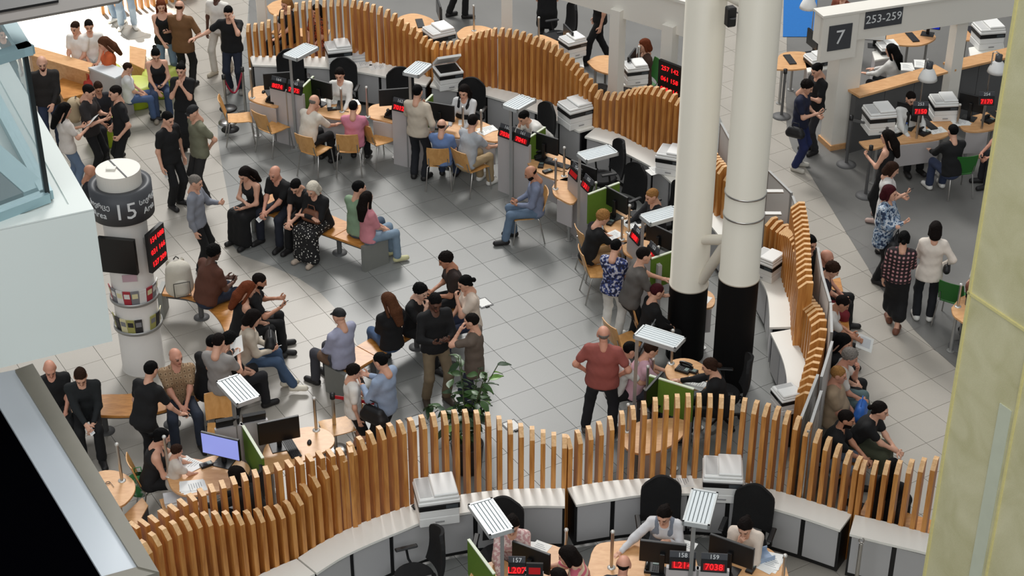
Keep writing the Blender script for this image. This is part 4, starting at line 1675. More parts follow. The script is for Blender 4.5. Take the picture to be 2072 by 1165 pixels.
def ochair(px, py, face, label, z=.48):
    return put('oc', build_office_chair, label, tuple(P(px, py, z)[:2]) + (0,), face, 'black swivel office chairs')


# ---- desks: outline of the top as the photograph shows it, on its own height
def desk(outline, label, panel=None, z=.74, legs=True, group='birch topped service desks', name='service_desk', top=BIRCH):
    w = W2(outline, z)
    C = spline([p for p in w] + [w[0]], .06)[:-1]
    cx, cy = C[:, 0].mean(), C[:, 1].mean()
    root = thing(name, label, 'desk', (cx, cy, 0), 0, group)
    MB().prism([(x - cx, y - cy) for x, y in C], z - .03, z, .004).build('desk_top', top, root)
    if legs:
        rr = sorted(range(len(C)), key=lambda i: -math.hypot(C[i][0] - cx, C[i][1] - cy))
        got = []
        for i in rr:
            p = ((C[i][0] - cx) * .74, (C[i][1] - cy) * .74)
            if all(math.hypot(p[0] - q[0], p[1] - q[1]) > .4 for q in got):
                got.append(p)
                mb = MB().cyl((p[0], p[1], 0), (p[0], p[1], z - .03), .025)
                mb.cyl((p[0], p[1], 0), (p[0], p[1], .012), .06)
                mb.build('leg', ALU, root)
            if len(got) == 3:
                break
    if panel:
        for (a, b, c_, d_) in panel:
            p0, p1 = P(a, b, z), P(c_, d_, z)
            t = (p1 - p0)
            L = t.length
            t.normalize()
            nn = Vector((-t.y, t.x, 0))
            cc = (p0 + p1) / 2
            MB().obox((cc.x - cx, cc.y - cy, z - .03 - .2), t, nn, (0, 0, 1), L / 2, .01, .2).build('modesty_panel', GREYP, root)
    return root


def lamp_box(corners, attach, label, z=1.80, foot=None):
    """tilted louvre light on a square pole; corners of the box as seen, clockwise from the left-hand corner"""
    w = [P(a, b, z) for a, b in corners]
    c = sum(w, Vector()) / 4
    u = ((w[1] - w[0]) + (w[2] - w[3])) / 2
    v = ((w[3] - w[0]) + (w[2] - w[1])) / 2
    lu, lv = u.length, v.length
    u.normalize()
    v = (v - u * v.dot(u)).normalized()
    LF = plain('lamp_frame', (188, 192, 192), .4, .2)
    root = thing('louvre_lamp', label, 'lamp', (c.x, c.y, 0), 0, 'louvred desk lamps on poles')
    for s in (-1, 1):
        m = MB().obox(Vector((0, 0, z)) + u * (s * (lu / 2 - .012)), u, v, (0, 0, 1), .012, lv / 2, .03)
        m.build('frame_side', LF, root)
        m = MB().obox(Vector((0, 0, z)) + v * (s * (lv / 2 - .012)), u, v, (0, 0, 1), lu / 2, .012, .03)
        m.build('frame_side', LF, root)
    MB().obox((0, 0, z - .02), u, v, (0, 0, 1), lu / 2 - .02, lv / 2 - .02, .01).build('back_sheet', plain('lamp_sheet', (214, 220, 220), .4), root)
    a, b, la, lb = (u, v, lu, lv) if lu < lv else (v, u, lv, lu)
    n = 6
    for i in range(n):
        MB().obox(Vector((0, 0, z + .012)) + a * (la * ((i + .5) / n - .5) * .9), a, b, (0, 0, 1), la / n * .33, lb / 2 - .03, .012).build('louvre', LOUVER, root)
    p = P(attach[0], attach[1], z - .06)
    px_, py_ = p.x - c.x, p.y - c.y
    MB().box(px_ - .022, px_ + .022, py_ - .022, py_ + .022, 0, z - .03).build('pole', ALU, root)
    MB().box(px_ - .09, px_ + .09, py_ - .09, py_ + .09, 0, .012).build('foot_plate', ALU, root)
    return root


def led(parent, c, axv, n, txt, num, tilt=.0, w=.30, h=.15):
    """black display box with a red number, its counter number printed above"""
    up = (Vector((0, 0, 1)) + n * -tilt).normalized()
    nn = axv.cross(up)
    b = MB().obox((0, 0, 0), (1, 0, 0), (0, 1, 0), (0, 0, 1), w / 2, h / 2, .025).build('display', BLACK, parent)
    M = Matrix((axv, up, nn)).transposed().to_4x4()
    M.translation = c
    b.matrix_local = M
    MB().obox((0, -.012, .0255), (1, 0, 0), (0, 1, 0), (0, 0, 1), w / 2 - .03, h / 2 - .035, .001).build('display_window', LEDBG, b)
    text_obj('red_number', txt, .105, LED, b, Matrix.Translation((0, -.012, .028)))
    if num:
        text_obj('counter_number', num, .075, LETTER, b, Matrix.Translation((0, h / 2 + .03, .01)))
        MB().obox((0, h / 2 + .035, 0), (1, 0, 0), (0, 1, 0), (0, 0, 1), w / 2, .04, .008).build('number_plate', CHAR, b)


def station(l, r, label, nums, reds, hgt=1.10, flip=1, ztop=0.0):
    """lobby-side panel between two desks: base ends as seen, carrying its displays"""
    a, b = P(l[0], l[1], ztop), P(r[0], r[1], ztop)
    a.z = b.z = 0
    c = (a + b) / 2
    t = (b - a)
    L = t.length
    t.normalize()
    n = Vector((t.y, -t.x, 0)) * flip
    root = thing('counter_panel', label, 'panel', (c.x, c.y, 0), 0, 'counter panels with number displays')
    MB().obox((0, 0, hgt / 2 - .02), t, n, (0, 0, 1), L / 2, .03, hgt / 2 - .02).build('panel', GREYP, root)
    MB().obox((0, 0, hgt / 2 - .02), t, n, (0, 0, 1), .012, .036, hgt / 2 - .02).build('joint_profile', ALU, root)
    k = len(reds)
    axv = t if n.dot(Vector((0, -1, 0))) > -2 and t.cross(Vector((0, 0, 1))).dot(n) > 0 else -t
    for i in range(k):
        off = (i - (k - 1) / 2) * L / max(k, 1)
        off = off if axv.dot(t) > 0 else -off
        cc = t * off + Vector((0, 0, hgt + .02)) + n * .01
        led(root, cc, axv, n, reds[i], nums[i], .35, min(.30, L / k * .95))
    return root


def green_screen(a, b, label, z0=.74, h=.42):
    p, q = P(a[0], a[1], z0 + h), P(b[0], b[1], z0 + h)
    c = (p + q) / 2
    t = q - p
    L = t.length
    t.normalize()
    n = Vector((-t.y, t.x, 0))
    root = thing('desk_screen', label, 'screen', (c.x, c.y, 0), 0, 'green desk dividers')
    MB().obox((0, 0, z0 - .1 + (h + .1) / 2), t, n, (0, 0, 1), L / 2, .015, (h + .1) / 2).build('felt_panel', GREEN, root)
    MB().obox((0, 0, z0 + h + .008), t, n, (0, 0, 1), L / 2, .018, .008).build('top_trim', plain('screen_trim', (206, 214, 190), .5), root)
    for s in (-1, 1):
        MB().obox(t * (s * (L / 2 - .02)) + Vector((0, 0, (z0 - .1) / 2)), t, n, (0, 0, 1), .015, .02, (z0 - .1) / 2).build('leg', ALU, root)
    return root


def monitor(px, py, face, label, w=.52, h=.31, lit=None, z=.74, group='black desk monitors'):
    zc = z + .29
    c = P(px, py, zc)
    root = thing('monitor', label, 'monitor', (c.x, c.y, z), R(face - 90), group)
    MB().box(-w / 2, w / 2, -.02, .02, .29 - h / 2, .29 + h / 2, .006).build('casing', BLACK, root)
    MB().box(-w / 2 + .012, w / 2 - .012, .018, .0215, .29 - h / 2 + .015, .29 + h / 2 - .012).build('display', lit or SCREEN, root)
    MB().box(-.03, .03, -.06, -.02, .01, .30, .005).build('stand', BLACK, root)
    MB().box(-.12, .12, -.14, .08, 0, .012, .004).build('base', BLACK, root)
    return root


def keyboard(px, py, face, label, z=.74):
    c = P(px, py, z)
    root = thing('keyboard', label, 'keyboard', (c.x, c.y, z), R(face - 90), 'black keyboards')
    MB().box(-.21, .21, -.07, .07, 0, .018, .006).build('case', BLACK, root)
    m = MB()
    for j in range(5):
        for i in range(14):
            x, y = -.19 + i * .0285, -.052 + j * .025
            m.box(x, x + .023, y, y + .019, .018, .023)
    m.build('keys', plain('key_grey', (44, 44, 46), .6), root)['kind'] = 'stuff'
    return root


def mouse(px, py, label, z=.74):
    c = P(px, py, z)
    root = thing('computer_mouse', label, 'mouse', (c.x, c.y, z), 0, 'black mice')
    m = MB()
    m.lathe([(.032, 0), (.034, .01), (.026, .026), (.001, .034)], 14)
    m.v = [(x * .9, y * 1.6, zz) for x, y, zz in m.v]
    m.build('shell', BLACK, root)
    MB().box(-.004, .004, .01, .035, .026, .033).build('wheel', RUBBER, root)
    return root


def papers(px, py, face, label, z=.74, w=.21, h=.297, n=2, group='sheets of paper on the desks', spread=.05):
    c = P(px, py, z)
    root = thing('paper_sheets', label, 'papers', (c.x, c.y, z), R(face - 90), group)
    rn = random.Random(int(px * 7 + py))
    for i in range(n):
        a = rn.uniform(-.35, .35) if i else 0
        dx, dy = (rn.uniform(-spread, spread), rn.uniform(-spread, spread)) if i else (0, 0)
        ux, uy = (math.cos(a), math.sin(a), 0), (-math.sin(a), math.cos(a), 0)
        MB().obox((dx, dy, .0015 + .003 * i), ux, uy, (0, 0, 1), w / 2, h / 2, .0012).build('sheet', PAPER, root)
    m = MB()
    for j in range(6):
        m.box(-w * .36, w * (.1 + .25 * ((j * 7) % 3) / 2), h * (.3 - .1 * j), h * (.3 - .1 * j) + .006, .003 * n + .0002, .003 * n + .0006)
    m.build('text_lines', plain('ink_grey', (120, 124, 132), .8), root)
    return root


def paper_stack(px, py, face, label, z=.74, n=14, w=.22, h=.3):
    c = P(px, py, z)
    root = thing('paper_stack', label, 'papers', (c.x, c.y, z), R(face - 90), 'stacks of paper')
    rn = random.Random(int(px + py))
    for i in range(n // 3):
        dx, dy = rn.uniform(-.012, .012), rn.uniform(-.012, .012)
        MB().box(dx - w / 2, dx + w / 2, dy - h / 2, dy + h / 2, i * .028, i * .028 + .026).build('bundle', PAPER if i % 2 else plain('paper_grey', (196, 196, 198), .8), root)
    return root


def steel_post(px, ty, by, label, z=.74, bx=None):
    """slim steel post standing on a desk, from its cap to its foot as seen"""
    f = P(bx if bx else px, by, z)
    zt = max(z + .15, min(zat(f.y, ty), z + .62))
    root = thing('steel_post', label, 'post', (f.x, f.y, z), 0, 'slim steel posts on the desks')
    MB().cyl((0, 0, 0), (0, 0, zt - z), .02, n=14).build('shaft', STEEL, root)
    MB().lathe([(.024, zt - z - .01), (.027, zt - z + .004), (.02, zt - z + .02), (.001, zt - z + .024)], 14).build('cap', plain('post_cap', (214, 212, 206), .3, .4), root)
    MB().lathe([(.05, 0), (.05, .006), (.022, .012)], 18).build('flange', plain('post_cap', (214, 212, 206)), root)
    return root


def phone_set(px, py, face, label, z=.74):
    c = P(px, py, z)
    root = thing('desk_phone', label, 'telephone', (c.x, c.y, z), R(face - 90), 'black desk telephones')
    MB().prism([(-.09, -.1), (.09, -.1), (.09, .1), (-.09, .1)], 0, .04, .008).build('base', BLACK, root)
    MB().tube([(-.06, -.09, .06), (-.06, -.05, .075), (-.06, .05, .075), (-.06, .09, .06)], .022).build('handset', BLACKG, root)
    MB().box(.0, .07, .03, .08, .04, .048).build('display', plain('phone_lcd', (110, 126, 120), .4), root)
    m = MB()
    for i in range(3):
        for j in range(4):
            m.box(.0 + i * .025, .018 + i * .025, -.08 + j * .025, -.064 + j * .025, .04, .046)
    m.build('keypad', plain('key_grey', (44, 44, 46)), root)
    return root


def card_reader(px, py, face, label, z=.74):
    c = P(px, py, z)
    root = thing('card_reader', label, 'terminal', (c.x, c.y, z), R(face - 90), 'small black desk terminals')
    MB().prism([(-.045, -.08), (.045, -.08), (.04, .08), (-.04, .08)], 0, .035, .006).build('case', BLACK, root)
    MB().box(-.032, .032, .01, .06, .035, .038).build('display', plain('phone_lcd', (110, 126, 120)), root)
    MB().tube([(0, .08, .015), (.03, .16, .006), (.10, .20, .006), (.14, .28, .006)], .005, 6).build('cable', RUBBER, root)
    return root


def printer(px, py, face, label, z=CZ, s=1.0, lid=False, base=True, group='white office printers'):
    """multifunction printer: body, paper tray, black control strip, scanner lid"""
    c = P(px, py, z)
    root = thing('printer', label, 'printer', (c.x, c.y, z), R(face - 90), group)
    w, d = .22 * s, .20 * s
    h0 = .22 * s if base else .02
    if base:
        MB().box(-w, w, -d, d, 0, .12 * s, .01).build('paper_drawer', PRINTW, root)
        MB().box(-w + .004, w - .004, -d + .004, d + .004, .125 * s, .22 * s, .008).build('body', PRINTW, root)
        MB().box(-.05 * s, .05 * s, d + .002, d + .012, .05 * s, .07 * s, .003).build('drawer_pull', plain('handle_grey', (150, 150, 150)), root)
    MB().box(-w - .005, w + .005, -d, d + .01, h0, h0 + .07 * s, .006).build('control_strip', BLACK, root)
    MB().box(-w + .02, -w + .15 * s, d + .008, d + .014, h0 + .015 * s, h0 + .058 * s).build('touch_display', plain('printer_lcd', (70, 76, 80), .3), root)
    MB().box(-w - .01, w + .01, -d - .01, d + .015, h0 + .072 * s, h0 + .12 * s, .012).build('scanner_bed', PRINTW, root)
    if lid:
        a = R(38)
        uy, uz = Vector((0, math.cos(a), math.sin(a))), Vector((0, -math.sin(a), math.cos(a)))
        MB().obox(Vector((0, -d, h0 + .13 * s)) + uy * d + uz * .02, (1, 0, 0), uy, uz, w, d, .022).build('lid', PRINTW, root)
        MB().box(-w + .03, w - .03, -d + .03, d - .03, h0 + .12 * s, h0 + .124 * s).build('scanner_glass', SCREEN, root)
    else:
        MB().box(-w, w, -d, d, h0 + .122 * s, h0 + .16 * s, .012).build('lid', PRINTW, root)
        MB().box(-w + .01, w * .25, -d + .01, d - .01, h0 + .162 * s, h0 + .20 * s, .012).build('document_feeder', PRINTW, root)
        MB().box(w * .3, w - .02, -d + .03, d - .04, h0 + .160 * s, h0 + .165 * s).build('output_tray', plain('tray_grey', (196, 196, 194), .6), root)
    return root


def stanchion(px, py, label, h=.95, mat=None, group='queue stanchions'):
    b = P(px, py)
    root = thing('stanchion', label, 'stanchion', b, 0, group)
    mt = mat or DGREY
    MB().lathe([(.17, 0), (.17, .015), (.10, .035), (.03, .045)], 28).build('base', mt, root)
    MB().cyl((0, 0, .03), (0, 0, h), .026, n=14).build('pole', mt, root)
    MB().lathe([(.036, h - .08), (.036, h), (.001, h + .005)], 16).build('belt_head', BLACK, root)
    return root


def bench(near, far, label, seg=.62, z=.45, ends=(1, 1), skirt=True):
    """slatted grey bench with wooden seat boards, from its two long edges as seen"""
    N = spline([tuple(P(a, b, z)[:2]) for a, b in near], .1)
    F_ = spline([tuple(P(a, b, z)[:2]) for a, b in far], .1)
    n = max(8, max(len(N), len(F_)))
    f = lambda A, k: np.stack([np.interp(np.linspace(0, 1, k), np.linspace(0, 1, len(A)), A[:, i]) for i in (0, 1)], 1)
    N, F_ = f(N, 61), f(F_, 61)
    o = (N.mean(0) + F_.mean(0)) / 2
    N, F_ = N - o, F_ - o
    root = thing('lobby_bench', label, 'bench', (o[0], o[1], 0), 0, 'wooden lobby benches')
    mid = (N + F_) / 2
    L = np.linalg.norm(np.diff(mid, axis=0), axis=1).sum()
    k = max(2, int(round(L / seg)))
    for i in range(k):
        a, b = int(round(60 * i / k)), int(round(60 * (i + 1) / k))
        idx = list(range(a, b + 1))
        ni, fi = N[idx].copy(), F_[idx].copy()
        t0 = .006 / max(np.linalg.norm(ni[1] - ni[0]), 1e-4)
        ni[0] = ni[0] + (ni[1] - ni[0]) * min(t0, .4); fi[0] = fi[0] + (fi[1] - fi[0]) * min(t0, .4)
        poly = [tuple(p) for p in ni] + [tuple(p) for p in fi[::-1]]
        MB().prism(poly, z - .04, z, .006).build('seat_board', BENCHW, root)
    cN, cF = N + (F_ - N) * .12, F_ + (N - F_) * .12
    poly = [tuple(p) for p in cN[2:-2]] + [tuple(p) for p in cF[2:-2][::-1]]
    MB().prism(poly, z - .10, z - .042).build('seat_frame', DGREY, root)
    GB = plain('bench_grey', (132, 133, 128), .45, .2)
    for e, w in zip((0, -1), ends):
        if not w:
            continue
        a, b = N[e], F_[e]
        inn = mid[3] - mid[0] if e == 0 else mid[-4] - mid[-1]
        inn = inn / np.linalg.norm(inn)
        t = Vector((b[0] - a[0], b[1] - a[1], 0))
        LL = t.length
        t.normalize()
        c = (a + b) / 2 - inn * .035
        m = MB().obox((c[0], c[1], z / 2 + .005), t, Vector((inn[0], inn[1], 0)), (0, 0, 1), LL / 2 + .01, .035, z / 2 + .005)
        m.build('end_slab', GB, root)
    for q in (.3, .7):
        p = mid[int(60 * q)]
        MB().cyl((p[0], p[1], 0), (p[0], p[1], z - .09), .04).build('leg', DGREY, root)
        MB().lathe([(.12, 0), (.12, .01), (.04, .02)], 20, (p[0], p[1])).build('foot_plate', DGREY, root)
    return root
# ---------------------------------------------------------------- service desks along the far side of the lobby
desk([(502, 188), (512, 177), (532, 173), (560, 176), (566, 200), (560, 216), (525, 209), (505, 200)], 'rounded birch desk beside the rope at the slat end', [(505, 203, 558, 218)])
desk([(640, 206), (662, 198), (700, 197), (724, 204), (731, 218), (722, 233), (690, 240), (655, 235), (638, 222)], 'birch desk of the clerk in the white shirt', [(648, 233, 715, 238)])
desk([(741, 226), (752, 213), (775, 209), (800, 212), (808, 228), (803, 248), (772, 243), (750, 238)], 'birch desk before an empty black chair and a dark monitor', [(755, 241, 801, 249)])
desk([(893, 262), (905, 240), (930, 233), (962, 240), (1002, 258), (1014, 274), (1005, 286), (960, 280), (915, 276)], 'birch desk of the clerk in the dark waistcoat', [(910, 277, 1002, 287)])
desk([(1060, 318), (1083, 322), (1105, 311), (1123, 309), (1150, 322), (1173, 338), (1177, 352), (1160, 366), (1118, 361), (1078, 341)], 'birch desk with tangled cables behind the man on the lone chair', [(1082, 344, 1128, 366)])
desk([(1117, 378), (1127, 366), (1150, 358), (1172, 362), (1172, 392), (1158, 412), (1133, 402), (1120, 392)], 'small rounded birch desk next to the tangled cables', [(1128, 400, 1158, 413)])
desk([(1222, 438), (1258, 420), (1295, 433), (1313, 456), (1311, 470), (1294, 482), (1262, 486), (1240, 476), (1222, 460)], 'birch desk of the clerk in the dark suit', [(1230, 468, 1262, 487)])
desk([(1259, 496), (1280, 487), (1310, 486), (1325, 500), (1318, 522), (1290, 524), (1264, 512)], 'small birch desk beside the grey shirted visitor')
desk([(1398, 592), (1412, 584), (1430, 586), (1444, 596), (1447, 610), (1440, 621), (1420, 622), (1402, 606)], 'round ended birch desk showing between the two columns', [(1418, 623, 1440, 621)])
desk([(1345, 745), (1356, 730), (1382, 724), (1410, 730), (1436, 748), (1444, 770), (1425, 786), (1385, 782), (1352, 765)], 'birch desk of the clerk in the black jacket')
desk([(1262, 868), (1300, 850), (1352, 845), (1388, 852), (1382, 880), (1350, 905), (1300, 918), (1262, 902)], 'rounded birch desk seen through the arching slats', [(1300, 918, 1350, 906)])
# near left
desk([(186, 960), (210, 951), (240, 953), (267, 968), (274, 988), (262, 1010), (240, 1024), (208, 1008), (190, 985)], 'rounded birch desk with a pair of spectacles by the gallery coping')
desk([(338, 966), (352, 950), (405, 930), (440, 921), (497, 935), (504, 957), (476, 982), (427, 997), (377, 1002), (349, 990)], 'birch desk strewn with papers before the lit monitor')
desk([(528, 940), (538, 900), (575, 876), (622, 863), (658, 868), (677, 886), (665, 908), (604, 936), (537, 958)], 'birch desk with a black monitor beside the red belt')
# near bottom
desk([(1196, 1120), (1210, 1100), (1250, 1094), (1300, 1092), (1352, 1106), (1402, 1118), (1404, 1180), (1300, 1205), (1190, 1200)], 'birch desk of the clerk leaning on her hand')
desk([(1448, 1150), (1470, 1125), (1540, 1105), (1575, 1124), (1592, 1150), (1590, 1190), (1520, 1210), (1450, 1200)], 'birch desk of the clerk bent over behind her monitor')
desk([(1040, 1130), (1062, 1104), (1090, 1096), (1135, 1108), (1152, 1130), (1150, 1190), (1090, 1200), (1040, 1180)], 'birch desk under counter number 157')
desk([(945, 1180), (960, 1150), (1010, 1132), (1030, 1140), (1035, 1180), (990, 1210)], 'narrow birch desk beyond the green divider of 157')

# small birch pedestals near the left edge
for pts, z, lab in (([(322, 1010), (386, 992), (398, 1024), (334, 1044)], .56, 'low birch pedestal cabinet stacked with papers'), ([(247, 1045), (288, 1006), (300, 1022), (279, 1060)], .5, 'low birch pedestal cabinet by the gallery coping')):
    w = W2(pts, z)
    cx, cy = sum(p[0] for p in w) / 4, sum(p[1] for p in w) / 4
    w = [(x - cx, y - cy) for x, y in w]
    t = thing('pedestal_cabinet', lab, 'cabinet', (cx, cy, 0), 0, 'low pedestal cabinets')
    MB().prism([(x * .96, y * .96) for x, y in w], 0, z - .02).build('body', DGREY, t)
    MB().prism(w, z - .02, z, .003).build('top', BIRCH, t)

# ---------------------------------------------------------------- counter panels, lamps, dividers
station((556, 284), (622, 301), 'grey counter panel below the red displays of 164', ['164', '165'], ['8074', '7075'])
station((799, 330), (858, 345), 'grey counter panel behind the standing man in the beige shirt', ['162', '163'], ['7012', '7090'])
station((1010, 384), (1072, 408), 'grey counter panel beside the man on the lone chair', ['160', '161'], ['7036', '7041'])
station((1150, 462), (1198, 512), 'grey counter panel behind the woman in the black tee', ['154', '155'], ['', '31'])
station((1268, 590), (1330, 660), 'grey counter panel before the man in the grey tee', ['152', '153'], ['088', '31'])
station((1316, 790), (1282, 862), 'grey counter panel edge beside the man in the red shirt', ['150', '151'], ['', ''], flip=1)
station((1028, 1296), (1098, 1298), 'grey counter panel carrying the red display of 157', ['157', ''], ['L207', ''])
station((1340, 1284), (1464, 1292), 'grey counter panel carrying the red displays of 158 and 159', ['158', '159'], ['L214', '7038'])
station((541, 842), (434, 863), 'grey counter panel seen from behind under the near left lamp', ['', ''], ['', ''], 1.05, ztop=1.05)

lamp_box([(573, 113), (618, 88), (645, 99), (600, 122)], (587, 117), 'louvred lamp over the counter panel of 164')
lamp_box([(815, 149), (843, 125), (875, 133), (846, 156)], (829, 152), 'louvred lamp over the standing man in the beige shirt')
lamp_box([(1018, 214), (1053, 193), (1086, 205), (1044, 227)], (1033, 219), 'louvred lamp over the clerk leaning low in white')
lamp_box([(1167, 311), (1231, 295), (1252, 311), (1185, 329)], (1173, 322), 'louvred lamp over the desk with tangled cables')
lamp_box([(1293, 437), (1362, 418), (1383, 436), (1316, 456)], (1301, 448), 'louvred lamp over the desk of the suited clerk')
lamp_box([(1283, 678), (1306, 657), (1385, 687), (1364, 712)], (1289, 690), 'louvred lamp by the foot of the white column')
lamp_box([(443, 772), (489, 758), (523, 805), (474, 825)], (467, 766), 'louvred lamp beside the man in the pale grey tee')
lamp_box([(945, 1024), (994, 1010), (1042, 1072), (992, 1087)], (1016, 1080), 'louvred lamp over counter number 157')
lamp_box([(1401, 991), (1456, 1000), (1433, 1067), (1378, 1058)], (1404, 1060), 'louvred lamp over counter numbers 158 and 159')

green_screen((611, 178), (634, 155), 'green divider beside the clerk in the white shirt')
green_screen((855, 212), (875, 192), 'green divider beside the clerk in the dark waistcoat')
green_screen((1066, 282), (1103, 258), 'green divider beside the clerk leaning low in white')
green_screen((1190, 394), (1253, 370), 'green divider behind the desk of the suited clerk')
green_screen((1318, 524), (1365, 508), 'green divider beside the black column foot')
green_screen((1314, 760), (1404, 788), 'green divider behind the desk of the clerk in the black jacket')
green_screen((492, 862), (532, 928), 'green divider next to the lit monitor')
green_screen((948, 1092), (1000, 1162), 'green divider below the lamp of 157')

# ---------------------------------------------------------------- machines on the desks
monitor(563, 163, 100, 'black monitor beside the red display of 164')
monitor(647, 179, 60, 'black monitor turned to the clerk in the white shirt')
monitor(797, 196, 100, 'black monitor on the desk with the empty chair')
monitor(891, 226, 70, 'black monitor turned to the clerk in the dark waistcoat')
monitor(1103, 290, 55, 'black monitor turned to the clerk leaning low in white')
monitor(1181, 350, 50, 'black monitor above the small rounded desk')
monitor(1247, 405, 40, 'black monitor turned to the suited clerk')
monitor(1335, 478, 45, 'black monitor near the lamp of the suited clerk')
monitor(1322, 790, 330, 'black monitor behind the green divider by the column')
monitor(447, 902, 250, 'lit monitor showing a pale lilac page', lit=SCRLIT, w=.54, h=.33)
monitor(564, 870, 290, 'large black monitor beside the keyboard near the red belt', w=.54, h=.34)
monitor(1341, 1117, 80, 'black monitor before the clerk leaning on her hand', w=.54)
monitor(1480, 1115, 60, 'black monitor hiding the bent over clerk', w=.56)
monitor(1075, 1128, 60, 'black monitor under the lamp of 157', w=.5)
keyboard(590, 908, 25, 'black keyboard before the large black monitor')
keyboard(625, 232, 30, 'black keyboard by the white shirted clerk')
keyboard(1130, 334, 60, 'black keyboard among the tangled cables')
keyboard(1288, 440, 20, 'black keyboard under the hands of the suited clerk')
keyboard(690, 212, 0, 'black keyboard among papers on the white shirted clerk desk')
keyboard(548, 192, 20, 'black keyboard on the desk at the slat end')
mouse(626, 896, 'black mouse on the desk near the red belt')
mouse(533, 187, 'black mouse on the desk at the slat end')
mouse(785, 224, 'black mouse on the desk with the empty chair')
phone_set(552, 205, 60, 'black telephone on the desk at the slat end')
phone_set(792, 236, 60, 'black telephone on the desk with the empty chair')
phone_set(1092, 318, 20, 'black telephone above the tangled cables')
phone_set(1384, 748, 330, 'black telephone before the clerk in the black jacket')
phone_set(1320, 1150, 80, 'black telephone beside the displays of 158')
card_reader(1108, 348, 30, 'black card terminal with its cable on the tangled desk')
card_reader(1095, 336, 80, 'black card terminal near the telephone on the tangled desk')
card_reader(1236, 452, 60, 'black card terminal before the suited clerk')
card_reader(418, 942, 30, 'black card terminal beside the lit monitor')
card_reader(672, 222, 10, 'black card terminal on the white shirted clerk desk')
card_reader(1400, 752, 330, 'black card terminal before the clerk in the black jacket')
card_reader(1520, 1152, 60, 'grey black terminal on the bent over clerk desk')
papers(665, 206, 10, 'white sheets before the clerk in the white shirt', n=3)
papers(705, 208, 20, 'white form beside the clerk in the white shirt', n=2)
papers(985, 262, 30, 'white forms on the waistcoated clerk desk', n=3)
papers(945, 248, 0, 'white sheet under the hands of the waistcoated clerk', n=1)
papers(1283, 452, 20, 'white sheets before the suited clerk', n=3)
papers(1240, 476, 40, 'white form under the hand of the woman in black', n=1)
papers(383, 938, 330, 'printed sheets fanned by the steel post near the lit monitor', n=3)
papers(393, 986, 20, 'printed sheets hanging over the desk edge near the lit monitor', n=3)
papers(1408, 775, 330, 'white sheets before the clerk in the black jacket', n=2)
papers(1090, 1112, 60, 'printed sheet on the desk of 157', n=2)
papers(1082, 1140, 20, 'white form under the hand of the dark haired visitor', n=2)
papers(1385, 1110, 60, 'white papers behind the monitor of 158', n=2)
papers(1562, 1140, 60, 'pale blue sheets on the bent over clerk desk', n=3)
papers(1420, 608, 60, 'white paper on the desk between the columns', n=1)
papers(735, 130, 15, 'white papers on the counter under the high wave of slats', z=CZ, n=3)
papers(765, 136, 15, 'white form lying right of the counter papers', z=CZ, n=2)
papers(1330, 345, 30, 'white papers beside the copier next to the column', z=CZ, n=4)
papers(1378, 975, 10, 'white papers beside the printer on the arching counter', z=CZ, n=2)
papers(1500, 983, 10, 'white paper right of the printer on the arching counter', z=CZ, n=1)
paper_stack(358, 1016, 15, 'stack of papers on the low birch pedestal', z=.56, n=9)
paper_stack(723, 121, 15, 'stack of papers beside the printer under the high wave', z=CZ, n=15)
t = thing('letter_tray', 'pale blue letter tray before the bent over clerk', 'tray', P(1540, 1128, .74), .4)
MB().box(-.13, .13, -.1, .1, 0, .01).box(-.13, .13, -.1, -.09, .01, .07).box(-.13, .13, .09, .1, .01, .07).box(-.13, -.12, -.1, .1, .01, .07).build('tray', plain('tray_blue', (150, 170, 196), .4), t)
# a pair of spectacles and a green bag on the near left desk
t = thing('spectacles', 'black framed spectacles on the rounded near left desk', 'glasses', P(213, 980, .74), .6)
for s in (-1, 1):
    MB().tube([(s * .035 + .028 * math.cos(a), .022 * math.sin(a), .012) for a in [i * math.pi / 6 for i in range(13)]], .004, 6).build('rim', BLACK, t)
    MB().tube([(s * .063, 0, .012), (s * .065, -.12, .01)], .003, 6).build('temple', BLACK, t)
t = thing('carrier_bag', 'green and white carrier bag beside the rounded near left desk', 'bag', P(285, 996, .3), .3)
m = MB().lathe([(.02, .02), (.13, .0), (.15, .12), (.12, .26), (.05, .30)], 14)
m.v = [(x * (1 + .15 * math.sin(7 * z + 9 * y)), y * .8, z) for x, y, z in m.v]
m.build('bag_body', pattern('bag_print', 'floral', [(0, (70, 150, 90)), (.5, (120, 180, 140)), (.58, (226, 230, 226))], 9), t)
MB().tube([(-.05, 0, .29), (-.04, 0, .4), (.04, 0, .4), (.05, 0, .29)], .008, 6).build('handle', plain('bag_green', (70, 150, 90)), t)

